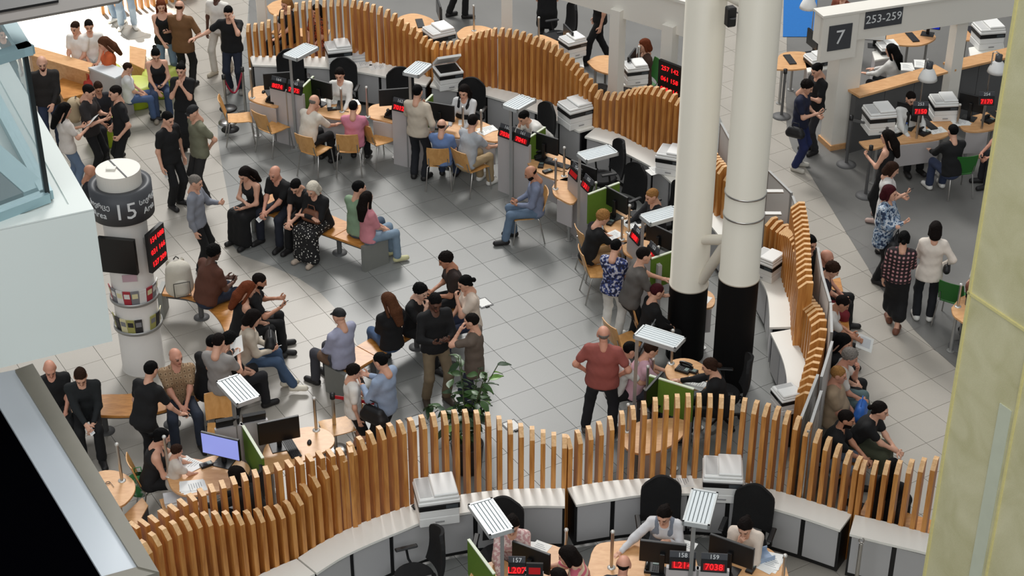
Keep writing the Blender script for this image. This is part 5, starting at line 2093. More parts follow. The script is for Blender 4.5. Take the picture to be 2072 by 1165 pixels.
for i, (px, ty, by, lab) in enumerate([
        (511, 140, 198, 'at the slat end desk'), (692, 180, 226, 'before the pink shirted visitor'), (744, 177, 236, 'on the desk with the empty chair'),
        (593, 160, 200, 'behind the display of 164'), (606, 163, 204, 'right of the display of 164'),
        (937, 217, 258, 'before the waistcoated clerk'), (974, 224, 268, 'beside the man in the pale grey tee at the far desks'), (1141, 299, 356, 'on the desk with tangled cables'), (1124, 323, 382, 'on the small rounded desk'),
        (1188, 358, 392, 'behind the black displays'), (1205, 370, 408, 'beside the green divider of the suited clerk'), (1272, 416, 470, 'on the suited clerk desk'), (1258, 442, 484, 'at the elbow of the woman in black'),
        (1318, 492, 520, 'above the grey shirted visitor'), (1331, 500, 530, 'at the green divider by the column'), (640, 806, 870, 'near the red belt'), (247, 899, 972, 'on the rounded near left desk'), (342, 884, 962, 'on the desk strewn with papers'),
        (1145, 1072, 1118, 'behind the dark haired visitor'), (1237, 1076, 1148, 'beside the bald visitor'), (1584, 1124, 1170, 'right of the pale blue sheets'), (1269, 819, 872, 'behind the first arching slats'),
        (1358, 669, 735, 'behind the lamp by the column foot'), (1320, 726, 768, 'beside the green divider at the column'), (1309, 742, 786, 'beside the black monitor at the column')]):
    steel_post(px, ty, by, 'slim steel post ' + lab)
# floor-standing steel post beside the pier
t = thing('steel_bollard', 'slim steel post with a ring before the short counter', 'post', P(1727, 1215), 0)
MB().cyl((0, 0, 0), (0, 0, .9), .025, n=14).build('shaft', STEEL, t)
MB().tube([(.03 * math.cos(a), 0, .94 + .035 * math.sin(a)) for a in [i * math.pi / 8 for i in range(17)]], .008, 6).build('ring', STEEL, t)

# ---------------------------------------------------------------- printers
printer(686, 128, 285, 'printer with a closed lid under the high wave of slats', s=1.0)
printer(907, 173, 290, 'copier with its lid raised on the far counter', s=1.0, lid=True)
printer(1163, 250, 300, 'printer at the far counter end below the dipping slats', s=1.05)
printer(1358, 345, 250, 'copier half hidden by the near side of the white column', s=1.0)
printer(1551, 556, 230, 'printer on the short counter at the winding partition', s=.9)
printer(1590, 825, 200, 'small white printer at the end of the curved counter', s=.75)
printer(884, 1040, 282, 'large white printer on the long near counter', s=1.12)
printer(1459, 996, 265, 'printer with an open rear tray on the arching counter', s=1.08, lid=False)
t = thing('cable_coil', 'coil of grey cable beside the large white printer', 'cable', P(845, 1028, CZ), 0)
MB().tube([(.06 * math.cos(a) * (1 + .2 * math.sin(a * 1.7)), .05 * math.sin(a), .008 + .0015 * a) for a in [i * math.pi / 8 for i in range(44)]], .006, 6).build('coil', RUBBER, t)

# ---------------------------------------------------------------- chairs
vchair(484, 238, 10, 'birch chair standing empty beside the rope and stool base')
vchair(553, 258, 50, 'empty birch chair beside the counter panel of 164')
vchair(638, 302, 60, 'birch chair under the bald man in the white shirt')
vchair(708, 298, 88, 'birch chair under the man in the pink tee')
vchair(768, 282, 40, 'empty birch chair right of the man in the pink tee')
vchair(889, 326, 88, 'birch chair under the man in the blue shirt')
vchair(955, 336, 45, 'birch chair under the visitor in beige trousers at the far desks')
vchair(1066, 432, 186, 'lone birch chair under the man in the blue checked shirt')
vchair(1208, 502, 20, 'birch chair under the woman in the black tee')
vchair(1215, 548, 10, 'empty birch chair next to the woman in the black tee')
vchair(1318, 660, 10, 'birch chair under the visitor beside the black column foot')
vchair(1268, 690, 30, 'birch chair under the visitor in white behind the red shirt')
vchair(1300, 765, 40, 'birch chair under the visitor in the pink shirt')
vchair(448, 872, 280, 'birch chair beside the man in the pale grey tee')
vchair(684, 862, 200, 'birch chair behind the red belt')
vchair(318, 972, 20, 'birch chair under the woman by the papers')
vchair(1282, 1230, 100, 'birch chair under the bald visitor at 158')
gchair(1938, 342, 100, 'green chair under the visitor in black at 253')
gchair(1932, 600, 60, 'green chair beside the yellowish pier')
gchair(1300, 168, 200, 'green chair under the person seen through the white frame')

ochair(592, 178, 280, 'black office chair empty behind the lamp of 164')
ochair(690, 196, 262, 'black office chair of the clerk in the white shirt')
ochair(815, 216, 280, 'black office chair empty behind the standing beige shirt')
ochair(946, 238, 255, 'black office chair of the clerk in the dark waistcoat')
ochair(1078, 284, 215, 'black office chair of the clerk leaning low')
ochair(1218, 358, 200, 'black office chair empty near the far counter doors')
ochair(1258, 412, 220, 'black office chair behind the suited clerk divider')
ochair(1340, 445, 205, 'black office chair of the clerk in the dark suit')
ochair(1462, 795, 175, 'black office chair of the clerk in the black jacket')
ochair(1340, 1080, 272, 'black office chair of the clerk leaning on her hand')
ochair(1510, 1096, 250, 'black office chair of the bent over clerk')
ochair(838, 1165, 200, 'black office chair empty below the long near counter')
ochair(1012, 1124, 262, 'black office chair under the lamp of 157')
ochair(480, 1020, 160, 'black office chair of the dark haired person over the papers')

# swivel stool base beside the empty chair
t = thing('round_stool', 'black round stool foot under the birch chair by the rope', 'stool', P(466, 262), 0)
MB().lathe([(.16, 0), (.16, .012), (.05, .03), (.025, .05), (.025, .40)], 24).build('foot', BLACK, t)
MB().lathe([(.02, .40), (.15, .40), (.16, .42), (.15, .44), (.001, .445)], 24).build('seat', BLACK, t)

# ---------------------------------------------------------------- benches
bench([(512, 421), (622, 460), (731, 498)], [(545, 382), (662, 431), (777, 480)], 'wooden bench with the white haired woman and the pair in pink and green')
bench([(327, 594), (381, 602), (417, 619), (443, 646), (455, 672)], [(336, 571), (400, 574), (455, 592), (492, 625), (512, 665)], 'curved wooden bench holding the pale backpack', ends=(1, 1))
bench([(100, 826), (150, 836), (205, 840), (262, 840), (324, 832), (402, 806), (432, 786)], [(118, 800), (160, 800), (216, 797), (262, 796), (324, 787), (380, 765), (412, 742)], 'curved wooden bench below the information column')
bench([(705, 757), (815, 690), (926, 623)], [(664, 735), (774, 668), (885, 600)], 'wooden bench on which the man in the black cap sits')
bench([(1700, 560), (1716, 640), (1722, 720), (1716, 800), (1700, 860)], [(1662, 570), (1674, 640), (1680, 712), (1674, 782), (1658, 845)], 'wooden bench behind the white display panels', ends=(0, 0))
bench([(1690, 968), (1745, 938)], [(1658, 912), (1712, 888)], 'wooden bench under the bearded man and the woman in black', ends=(1, 0))
bench([(1738, 1040), (1800, 1062), (1880, 1086)], [(1752, 1010), (1815, 1030), (1895, 1054)], 'wooden bench behind the short slatted partition', ends=(0, 0))

# ---------------------------------------------------------------- white display panels along the walkway
DPW = plain('display_panel_white', (204, 202, 198), .5, var=.08, scale=2)


def display_panel(a, b, label, z=1.72, mat=None):
    p, q = P(a[0], a[1], z), P(b[0], b[1], z)
    c = (p + q) / 2
    t = q - p
    L = t.length
    t.normalize()
    n = Vector((-t.y, t.x, 0))
    root = thing('display_panel', label, 'panel', (c.x, c.y, 0), 0, 'white display panels along the walkway')
    MB().obox((0, 0, z / 2 + .03), t, n, (0, 0, 1), L / 2 - .015, .012, z / 2 - .05).build('board', mat or DPW, root)
    for s in (-1, 1):
        MB().obox(t * (s * (L / 2 - .01)) + Vector((0, 0, z / 2)), t, n, (0, 0, 1), .012, .018, z / 2).build('upright', ALU, root)
    MB().obox((0, 0, z - .012), t, n, (0, 0, 1), L / 2, .018, .014).build('top_rail', ALU, root)
    return root


display_panel((1459, 248), (1490, 305), 'white display panel between the round columns')
display_panel((1556, 345), (1602, 390), 'white display panel right of the clamp rings')
display_panel((1604, 396), (1637, 490), 'white display panel beside the tall short slats')
display_panel((1655, 500), (1664, 556), 'white display panel behind the bald seated man')
display_panel((1664, 556), (1680, 610), 'white display panel behind the boy in dark red')
display_panel((1681, 612), (1683, 672), 'white display panel behind the person with the form')
display_panel((1684, 690), (1662, 762), 'white display panel behind the grey haired person')
MARB = pattern('marbled_panel', 'floral', [(0, (168, 164, 156)), (.45, (190, 186, 178)), (.56, (150, 144, 134))], 3, .4)
display_panel((1655, 757), (1620, 848), 'marbled grey panel leaning at the end of the winding slats', mat=MARB)
display_panel((1662, 790), (1636, 872), 'marbled grey panel behind the woman with the blue bag', mat=MARB)

# ---------------------------------------------------------------- far left: sunlit reading corner
def slab_thing(name, label, cat, pts, z, th, mat, base_mat=None, inset=.9, group=None):
    w = W2(pts, z)
    cx, cy = sum(p[0] for p in w) / len(w), sum(p[1] for p in w) / len(w)
    w = [(x - cx, y - cy) for x, y in w]
    t = thing(name, label, cat, (cx, cy, 0), 0, group)
    MB().prism(w, z - th, z, .005).build('top', mat, t)
    MB().prism([(x * inset, y * inset) for x, y in w], 0, z - th).build('body', base_mat or mat, t)
    return t


slab_thing('reading_counter', 'long birch counter edge in the sunlit corner', 'counter', [(50, 98), (62, 92), (188, 128), (180, 146), (58, 110)], .8, .04, BIRCH, BIRCH)
slab_thing('grey_cabinet', 'grey cabinet with a pale top beside the green pouf', 'cabinet', [(178, 136), (222, 128), (262, 143), (232, 158)], .85, .03, plain('pale_top', (206, 210, 212), .4), GREYP, .99)
slab_thing('low_table', 'low orange wooden table in the sunlit corner', 'table', [(112, 170), (142, 143), (196, 160), (168, 190), (128, 200)], .5, .04, BENCHW, BIRCH)
slab_thing('bench_block', 'birch bench block behind the seated woman on the pouf', 'bench', [(262, 92), (296, 100), (292, 140), (262, 126)], .45, .03, BIRCH, BIRCH)


def pouf(px, py, label, r=.36, h=.42):
    b = P(px, py)
    t = thing('pouf', label, 'pouf', b, 0, 'lime green poufs')
    MB().lathe([(r - .04, 0), (r, .04), (r + .01, h * .5), (r, h - .06)], 28).build('side', LIME, t)
    MB().lathe([(r, h - .06), (r - .02, h - .015), (r - .08, h), (.001, h + .01)], 28).build('cushion', plain('lime_top', (196, 206, 96), .5), t)
    return t


pouf(330, 186, 'lime green pouf under the woman with the ponytail')
pouf(276, 208, 'lime green pouf under the child in the white shirt')
pouf(218, 178, 'lime green pouf beside the grey cabinet', .3)
pouf(214, 288, 'lime green pouf behind the two men in black polo shirts', .3)

# slatted railing far behind in the sunlit corner
pts = []
for a, b, ty in ((210, 70, 0), (240, 66, -10), (270, 62, -14), (300, 56, -10), (345, 46, -14), (400, 36, -14)):
    p = P(a, b - 40)
    pts.append((p.x, p.y, .8))
slat_wall(pts, 'low slatted railing at the edge of the sunlit corner', -1)

# ---------------------------------------------------------------- ropes and stanchions
t = stanchion(680, 912, 'steel stanchion holding the red belt', mat=STEEL)
h0 = P(680, 912)
h1 = P(775, 928)
MB().obox(((h1 - h0) / 2) + Vector((0, 0, .9)), (h1 - h0).normalized(), Vector((0, 1, 0)), (0, 0, 1), (h1 - h0).length / 2, .004, .025).build('red_belt', REDBELT, t)
stanchion(772, 940, 'second steel stanchion behind the sweeping slats', mat=STEEL)
t = stanchion(461, 248, 'steel stanchion holding the dark red rope', mat=STEEL)
p0, p1 = P(461, 248), P(498, 232)
d = p1 - p0
MB().tube([Vector((0, 0, .88)) + d * (i / 10) - Vector((0, 0, .36 * math.sin(math.pi * i / 10))) for i in range(11)], .018).build('red_rope', plain('rope_red', (150, 26, 52), .7), t)
stanchion(498, 232, 'steel stanchion at the slat end holding the rope', mat=STEEL)
for px, py, lab in ((1712, 333, 'dark stanchion beside the sign post'), (1751, 396, 'dark stanchion beside the woman with bare shoulders'), (1581, 236, 'dark stanchion near the navy clad visitor'), (1942, 702, 'dark stanchion by the rounded desk at the pier')):
    stanchion(px, py, lab)
for a, b in (((1712, 333), (1790, 352)),):
    t = thing('queue_belt', 'dark queue belt slung between two stanchions', 'belt', P(*a), 0)
    d = P(*b) - P(*a)
    MB().obox(d / 2 + Vector((0, 0, .87)), d.normalized(), Vector((-d.y, d.x, 0)).normalized(), (0, 0, 1), d.length / 2 - .03, .003, .025).build('belt', DGREY, t)

# ---------------------------------------------------------------- floor outlet plates
for px, py, lab in ((978, 613, 'white floor outlet plate on the open grey tiles'), (842, 852, 'white floor outlet plate left of the potted plant'), (1036, 862, 'white floor outlet plate right of the potted plant')):
    b = P(px, py)
    t = thing('floor_outlet', lab, 'outlet', b, R(-58.7), 'floor outlet plates')
    MB().box(-.13, .13, -.11, .11, 0, .006).build('frame', DGREY, t)
    MB().box(-.105, .105, -.09, .09, .006, .012, .004).build('plate', PAPER, t)
    MB().box(.108, .14, -.03, .03, .005, .02).build('latch', BLACK, t)

# ---------------------------------------------------------------- potted plant
t = thing('potted_plant', 'leafy green potted plant behind the crest of the near slats', 'plant', P(946, 948), 0)
MB().lathe([(.13, 0), (.19, .02), (.22, .42), (.20, .44), (.18, .40), (.001, .39)], 24).build('pot', plain('pot_dark', (40, 34, 32), .5), t)
MB().lathe([(.18, .395), (.09, .405), (.001, .41)], 20).build('soil', plain('soil', (46, 34, 26), .95), t)
LEAF = [plain('leaf_dark', (38, 62, 34), .4, var=.3, scale=9), plain('leaf_mid', (58, 88, 44), .4, var=.3, scale=9), plain('leaf_light', (104, 146, 58), .4, var=.25, scale=9)]
rn = random.Random(5)
leafmesh = []
for k in range(3):
    m = MB()
    vs, fs = [], []
    n = 6
    for j in range(n + 1):
        q = j / n
        w = .075 * math.sin(math.pi * min(1, q * .92 + .05)) * (1.15 - .5 * q)
        for s in (-1, 0, 1):
            vs.append((s * w, q * .21, -.09 * q * q + (.018 if s else 0)))
    for j in range(n):
        fs += [(j * 3, j * 3 + 1, j * 3 + 4, j * 3 + 3), (j * 3 + 1, j * 3 + 2, j * 3 + 5, j * 3 + 4)]
    m.add(vs, fs, True)
    m.add([(x, y, z - .002) for x, y, z in vs], [f[::-1] for f in fs], True)
    me = bpy.data.meshes.new('leaf')
    me.from_pydata(m.v, [], m.f)
    me.polygons.foreach_set('use_smooth', m.sm)
    me.materials.append(LEAF[k])
    leafmesh.append(me)
for s in range(20):
    a = rn.uniform(0, 2 * math.pi)
    ln = rn.uniform(.6, 1.2)
    sp_ = rn.uniform(.15, .62)
    path = [Vector((.06 * math.cos(a), .06 * math.sin(a), .40))]
    for i in range(1, 7):
        q = i / 6
        path.append(Vector((math.cos(a) * (.06 + sp_ * q * q), math.sin(a) * (.06 + sp_ * q * q), .40 + ln * q * (1 - .12 * q))))
    stem = MB().tube(path, .007, 6).build('stem', plain('stem_green', (58, 70, 40), .6), t)
    for i in range(9):
        q = .35 + .65 * i / 8
        f = q * 6
        i0 = min(int(f), 5)
        p = path[i0].lerp(path[i0 + 1], f - i0)
        lf = bpy.data.objects.new('leaf', leafmesh[rn.choice((0, 0, 0, 0, 1, 1, 1, 2))])
        COL.objects.link(lf)
        lf.parent = stem
        lf.location = p
        lf.rotation_euler = (rn.uniform(-.5, .5), rn.uniform(-.4, .4), a + rn.uniform(-1.8, 1.8) - math.pi / 2)
        lf.scale = (.8, .9, .8) if rn.random() < .6 else (.6, .65, .6)

# ---------------------------------------------------------------- offices behind the far partition
desk([(800, 42), (812, 32), (840, 27), (874, 38), (880, 52), (862, 62), (828, 62), (808, 54)], 'birch desk behind the falling wave with a dark monitor', group='birch desks of the back office', name='office_desk')
desk([(924, 66), (942, 54), (975, 52), (1002, 62), (1004, 78), (960, 84), (930, 78)], 'rounded birch desk with a steel post behind the second wave', group='birch desks of the back office', name='office_desk')
desk([(1188, 124), (1208, 113), (1238, 113), (1256, 128), (1248, 150), (1208, 142)], 'rounded birch desk behind the white portal post', group='birch desks of the back office', name='office_desk')
desk([(1078, 78), (1096, 70), (1145, 92), (1150, 108), (1128, 108), (1096, 94)], 'birch desk under the black chair and walking legs', group='birch desks of the back office', name='office_desk')
desk([(540, 12), (556, 2), (580, 0), (590, 18), (570, 30), (548, 26)], 'round birch table behind the left end slats', group='birch desks of the back office', name='office_desk')
slab_thing('birch_sideboard', 'low birch sideboard seen through the left end slats', 'sideboard', [(548, 66), (560, 54), (668, 60), (662, 80)], .6, .04, BIRCH, BIRCH)
monitor(888, 19, 190, 'black monitor on the back office desk behind the falling wave')
monitor(1150, 72, 200, 'black monitor tilted beside the black office chair', w=.45)
monitor(1278, 122, 160, 'black monitor seen through the white portal frame', w=.45)
keyboard(850, 48, 10, 'black keyboard on the back office desk')
ochair(1128, 72, 200, 'black office chair in the back office beside the walking legs')
printer(888, 76, 300, 'printer behind the slats where two partitions meet', z=.74, base=False, s=1.1)
printer(1158, 110, 300, 'white printer above the falling slats of the second wave', z=.74, s=.9)
printer(1284, 164, 285, 'white printer seen through the white portal frame', z=.74, s=.9)
steel_post(959, 12, 62, 'slim steel post in the back office near the second wave')
steel_post(1090, 36, 84, 'slim steel post on the back office desk near the skirted person')
steel_post(1291, 95, 150, 'slim steel post seen through the white portal frame')
for pts, z, lab in (([(870, 62), (915, 66), (915, 88), (868, 84)], .72, 'dark office stand under the printer where two partitions meet'), ([(1138, 100), (1178, 112), (1182, 136), (1140, 122)], .72, 'office stand under the printer above the falling slats'), ([(1262, 150), (1308, 156), (1310, 180), (1262, 172)], .72, 'office stand under the printer in the portal frame')):
    slab_thing('printer_stand', lab, 'stand', pts, z, .03, WHITE, DGREY, .96, 'office printer stands')
t = thing('waste_bin', 'dark wire waste bin behind the falling slats', 'bin', P(1213, 205), 0)
MB().lathe([(.11, 0), (.14, .30), (.15, .31), (.135, .30), (.10, .02), (.001, .02)], 20).build('basket', DGREY, t)
# ---------------------------------------------------------------- offices on the right
desk([(1572, 140), (1578, 110), (1619, 104), (1662, 116), (1655, 132), (1612, 140)], 'birch desk beside the blue carpet', group='birch desks of the right office', name='office_desk')
desk([(1756, 70), (1800, 60), (1853, 57), (1894, 74), (1862, 91), (1800, 88)], 'birch desk under the sign 253-259', group='birch desks of the right office', name='office_desk')
desk([(1936, 60), (1975, 50), (2016, 50), (2024, 66), (1975, 80), (1938, 78)], 'birch desk with a blue screen beyond the portal', group='birch desks of the right office', name='office_desk')
desk([(1738, 286), (1780, 280), (1817, 277), (1859, 250), (1925, 242), (1932, 258), (1902, 280), (1806, 292), (1760, 302)], 'long birch desk of counter 253', [(1806, 293, 1900, 281)], group='birch desks of the right office', name='office_desk')
desk([(1934, 244), (1975, 232), (2012, 224), (2048, 228), (2030, 252), (1997, 264), (1953, 264)], 'birch desk of counter 254', [(1955, 265, 2000, 264)], group='birch desks of the right office', name='office_desk')
desk([(1925, 622), (1950, 598), (1990, 600), (2010, 640), (1985, 668), (1934, 642)], 'rounded birch desk beside the yellowish pier', group='birch desks of the right office', name='office_desk')
slab_thing('blue_carpet', 'bright blue carpet at the edge of the right office', 'carpet', [(1586, -6), (1655, -20), (1650, 60), (1640, 74), (1584, 74)], .012, .004, FBLUE, FBLUE)


def partition(a, b, z, label, foot):
    p, q = P(a[0], a[1], z), P(b[0], b[1], z)
    c = (p + q) / 2
    t = q - p
    L = t.length
    t.normalize()
    n = Vector((-t.y, t.x, 0))
    if n.y < 0:
        n = -n
    root = thing('office_partition', label, 'partition', (c.x, c.y, 0), 0, 'grey office partitions with birch ledges')
    k = max(2, int(round(L / .75)))
    for i in range(k):
        cc = t * (L * ((i + .5) / k - .5)) + n * .10
        MB().obox(cc + Vector((0, 0, z / 2 - .03)), t, n, (0, 0, 1), L / k / 2 - .006, .06, z / 2 - .03).build('panel', DGREY, root)
    MB().obox(n * .11 + Vector((0, 0, z - .02)), t, n, (0, 0, 1), L / 2, .17, .02).build('ledge', BIRCH, root)
    return root


partition((1735, 192), (1914, 142), 1.15, 'grey partition with a birch ledge holding white sheets', 0)
partition((1928, 138), (2100, 98), 1.15, 'grey partition with a birch ledge beyond the second portal post', 0)
papers(1835, 136, 80, 'white sheets on the birch ledge', z=1.15, n=3)
papers(1862, 130, 80, 'white brochures at the end of the birch ledge', z=1.15, n=2)
for px, py, lab, num, red in ((1858, 222, 'counter number 253', '253', '7150'), (1990, 202, 'the counter of the bald man', '254', '7170')):
    z = .74
    y_ = P(px - 4, py + 58, z).y
    t = thing('number_display', 'red number display on a steel stand at ' + lab, 'display', P(px - 4, py + 58, z), 0, 'desk number displays')
    zz = zat(y_, py) - z
    MB().cyl((0, 0, 0), (0, 0, zz - .1), .022, n=12).build('stand', STEEL, t)
    led(t, Vector((0, -.03, zz)), Vector((1, .0, 0)), Vector((0, -1, 0)), red, num, .25, .26, .16)
for px, py, bx, by, lab in ((1878, 152, 1856, 248, 'over counter 253'), (2018, 137, 1990, 232, 'over the counter of the bald man'), (1636, 8, 1640, 90, 'at the blue carpet')):
    f = P(bx, by, .74)
    zc = zat(f.y, py)
    t = thing('pendant_desk_lamp', 'white bell lamp on a tall thin stand ' + lab, 'lamp', f, 0, 'white bell lamps')
    xo = kx(px, py, f.y) - f.x
    h = zc - .74
    MB().tube([(0, 0, 0), (0, 0, h + .28), (xo * .5, 0, h + .30), (xo, 0, h + .26)], .011).build('stand', STEEL, t)
    MB().lathe([(.05, h + .12), (.06, h + .14), (.06, h + .24), (.001, h + .25)], 20, (xo, 0)).build('socket', CHAR, t)
    MB().lathe([(.06, h + .13), (.10, h + .09), (.15, h - .02), (.165, h - .08), (.155, h - .08), (.14, h - .02), (.09, h + .08), (.05, h + .12)], 28, (xo, 0)).build('shade', PRINTW, t)
monitor(1840, 226, 60, 'black monitor at counter 253', w=.45)
monitor(1966, 208, 60, 'black monitor behind the desk of the bald man at the pier', w=.45)
monitor(1645, 80, 200, 'black monitor on the desk beside the blue carpet', w=.42)
monitor(1985, 22, 250, 'monitor showing a blue screen beyond the portal', lit=SCRBLUE)
monitor(1880, 42, 250, 'monitor with a blue picture under the sign 253-259', lit=SCRBLUE, w=.45)
monitor(1772, 66, 260, 'pale monitor back on the desk under the sign', w=.4, lit=PAPER)
keyboard(1598, 121, 10, 'black keyboard on the desk beside the blue carpet')
keyboard(1846, 76, 10, 'black keyboard under the sign 253-259')
keyboard(1966, 63, 10, 'black keyboard before the blue screen')
keyboard(2018, 236, 20, 'black keyboard at counter 254')
keyboard(1878, 252, 20, 'black keyboard beside the scanner counter display')
printer(1775, 262, 280, 'white scanner on a box at counter 253', z=.74, s=1.05, base=True)
printer(1905, 236, 275, 'white printer between counters 253 and 254', z=.74, s=.95)
printer(1652, 128, 290, 'white printer beside the sign post', z=.74, s=.85, base=False)
printer(1995, 92, 280, 'white printer beyond the second portal post', z=.74, s=1.1)
printer(1795, 104, 280, 'white printer behind the woman with long black hair', z=.74, s=.8, base=False)
papers(1896, 264, 20, 'pale blue form on the desk of counter 253', n=1)
papers(1815, 262, 20, 'white sheets beside the scanner at counter 253', n=3)
papers(1945, 248, 20, 'white tray of sheets at counter 254', n=3)
phone_set(1868, 270, 40, 'black telephone at counter 253')
phone_set(2000, 245, 40, 'black telephone before the bald man at the pier')
for px, py, by, lab in ((1937, 212, 250, 'between counters 253 and 254'), (1938, 576, 620, 'on the rounded desk at the pier')):
    steel_post(px, py, by, 'slim steel post ' + lab)
t = thing('water_bottle', 'clear water bottle at counter 253', 'bottle', P(1832, 272, .74), 0)
MB().lathe([(.03, 0), (.033, .02), (.033, .15), (.012, .19), (.012, .21), (.001, .21)], 16).build('bottle_body', glass('bottle_plastic', (200, 214, 220), .1, .45), t)
MB().lathe([(.014, .205), (.014, .225), (.001, .226)], 12).build('bottle_cap', plain('cap_blue', (60, 90, 160)), t)
for pts, lab in (([(1744, 258), (1806, 250), (1812, 276), (1748, 286)], 'box'),):
    pass
slab_thing('printer_stand', 'white stand under the printer beyond the second portal post', 'stand', [(1960, 96), (2030, 84), (2034, 106), (1964, 118)], .74, .03, WHITE, GREYP, .96, 'office printer stands')
slab_thing('printer_stand', 'white stand behind the woman with long black hair', 'stand', [(1765, 104), (1815, 94), (1822, 112), (1770, 122)], .74, .03, WHITE, GREYP, .96, 'office printer stands')
slab_thing('printer_stand', 'pale stand beside the sign post', 'stand', [(1628, 124), (1668, 118), (1676, 138), (1634, 146)], .74, .03, WHITE, GREYP, .96, 'office printer stands')
# ---------------------------------------------------------------- the people of the hall
BK, DK, NV, JN, LJ, WH, CR = (11, 11, 13), (28, 27, 28), (28, 36, 62), (58, 76, 104), (150, 168, 186), (226, 224, 218), (214, 204, 186)
TR = (24, 24, 28)
KH = (146, 132, 104)
SNK = (226, 224, 218)

# far left, in and around the sunlit corner
person('person in pale jeans and white sneakers standing in the sun, seen from the waist down', 241, -92, 280, top=(200, 200, 200), bottom=LJ, shoes=SNK, feet=((-.13, .02), (.13, 0)))
person('second person in pale jeans half hidden behind the pair of sunlit legs', 222, -104, 250, top=(120, 150, 120), bottom=(128, 148, 168), shoes=SNK)
person('red haired woman in a black tank top and jeans', 326, 12, 285, sex='f', hair='long', hc='auburn', sleeve='tank', top=BK, bottom=(112, 132, 150), arms=('phone', 'lap'), H=1.7, key='redhair')
person('balding man in a brown shirt with one elbow out', 364, 14, 80, top=(112, 78, 46), sleeve='half', bottom=(26, 25, 24), hair='fringe', hc='brown', arms=('phone', 'hip'), build=1.1, H=1.76, hem=-.16)
person('man dressed all in white walking behind the desks', 436, -12, 250, top=(224, 220, 212), bottom=(206, 200, 188), shoes=(180, 170, 150), skin='dark', hair='short', hc='black', feet=((-.09, -.12), (.10, .16)), H=1.76)
person('man in a black polo and dark jeans with a hand on his face', 462, 26, 265, top=BK, bottom=(30, 36, 52), arms=('face', (.42, .2, -.22)), hair='short', hc='black', build=1.08, H=1.76, nod=20, shoes=(150, 146, 140), key='facepalm')
person('woman with a ponytail in a black tank top and jeans on the pouf', 315, 111, 285, pose='sit', seat=.43, sex='f', hair='pony', hc='black', sleeve='tank', bottom=(52, 68, 96), arms=('phonelow', 'lap'), nod=32, lean=12, shoes=(150, 140, 126), key='pouf')
person('woman in black with her hands raised to her mouth', 366, 142, 262, sex='f', hair='bun', hc='black', top=BK, bottom=BK, legs='midi', arms=('chin', 'chin'), H=1.72, build=1.05, nod=10)
person('man with a beard in a dark jacket and jeans by the glass', 85, 128, 285, top=(30, 26, 24), sleeve='long', bottom=(40, 50, 72), arms=('lap', 'down'), hair='bald', hc='brown', beard=True, H=1.8, build=1.12)
person('woman with long black hair in a white top holding a sheet', 132, 222, 35, sex='f', hair='long', hc='black', top=(206, 198, 190), bottom=(98, 116, 140), arms=('phone', 'hold'), H=1.68, nod=25, key='sheetwoman')
person('man in a dark tee with a pale backpack looking at his phone', 180, 186, -12, top=(38, 34, 34), bottom=BK, hair='short', hc='dark', arms=('phone', 'hold'), nod=25, H=1.78, key='packman')
person('boy in dark clothes half hidden behind the man with the pale backpack', 199, 178, 300, pose='sit', seat=.44, top=(30, 30, 36), H=1.6, hair='short', hc='brown', skin='tan', arms=('phonelow', 'lap'), nod=25)
person('man with sunglasses in a black polo and black trousers', 233, 188, 205, top=BK, bottom=BK, hair='short', hc='dark', arms=('pocket', 'pocket'), H=1.78, nod=10, key='shades')
person('child in a white shirt and jeans sitting on a pouf', 259, 138, 15, pose='sit', seat=.42, top=(222, 222, 220), bottom=(70, 92, 130), H=1.45, hair='short', hc='brown', arms=('lap', 'lap'), nod=20)
person('man in a black tee standing in the light tiled area', 340, 241, -35, top=BK, bottom=BK, hair='short', hc='black', arms=('down', 'down'), H=1.78, nod=18, key='blacktee')
person('man in an olive tee and black cap with hands behind his back', 390, 228, 215, top=(112, 112, 92), bottom=(34, 32, 32), hair='cap', hc='dark', arms=('back', 'back'), H=1.78, build=1.08, nod=22)
person('bald man in black sitting behind the information column', 183, 348, 10, pose='sit', top=(24, 26, 34), hair='bald', skin='tan', arms=('lap', 'lap'), nod=20)
person('grey haired man in a grey shirt standing by the backpack', 396, 369, -10, top=(132, 136, 146), sleeve='long', bottom=BK, hair='short', hc='grey', arms=('hold', 'down'), H=1.7, nod=15)
person('woman in an orange dress with long brown hair in the sun', 210, 88, 200, pose='sit', seat=.44, sex='f', hair='long', hc='chestnut', top=(206, 96, 50), sleeve='tee', bottom=(196, 70, 58), legs='long_skirt', arms=('lap', 'phonelow'), nod=28)
person('bleached out person in white sitting in the sun', 152, 57, 250, pose='sit', top=(236, 232, 224), bottom=(206, 200, 190), hair='short', hc='brown', arms=('lap', 'lap'))
person('second person in white sitting close by in the sun', 180, 53, 285, pose='sit', top=(232, 230, 224), bottom=(190, 190, 186), hair='short', hc='dark', arms=('lap', 'lap'))
person('person in dark clothes seen through the gallery glass', 4, 66, 300, top=(36, 40, 44), bottom=(40, 40, 44), hair='short', hc='dark')
person('woman with brown hair in black seen low through the gallery glass', 24, 158, 320, sex='f', hair='long', hc='brown', top=(28, 28, 30), bottom=BK, arms=('phone', 'lap'))

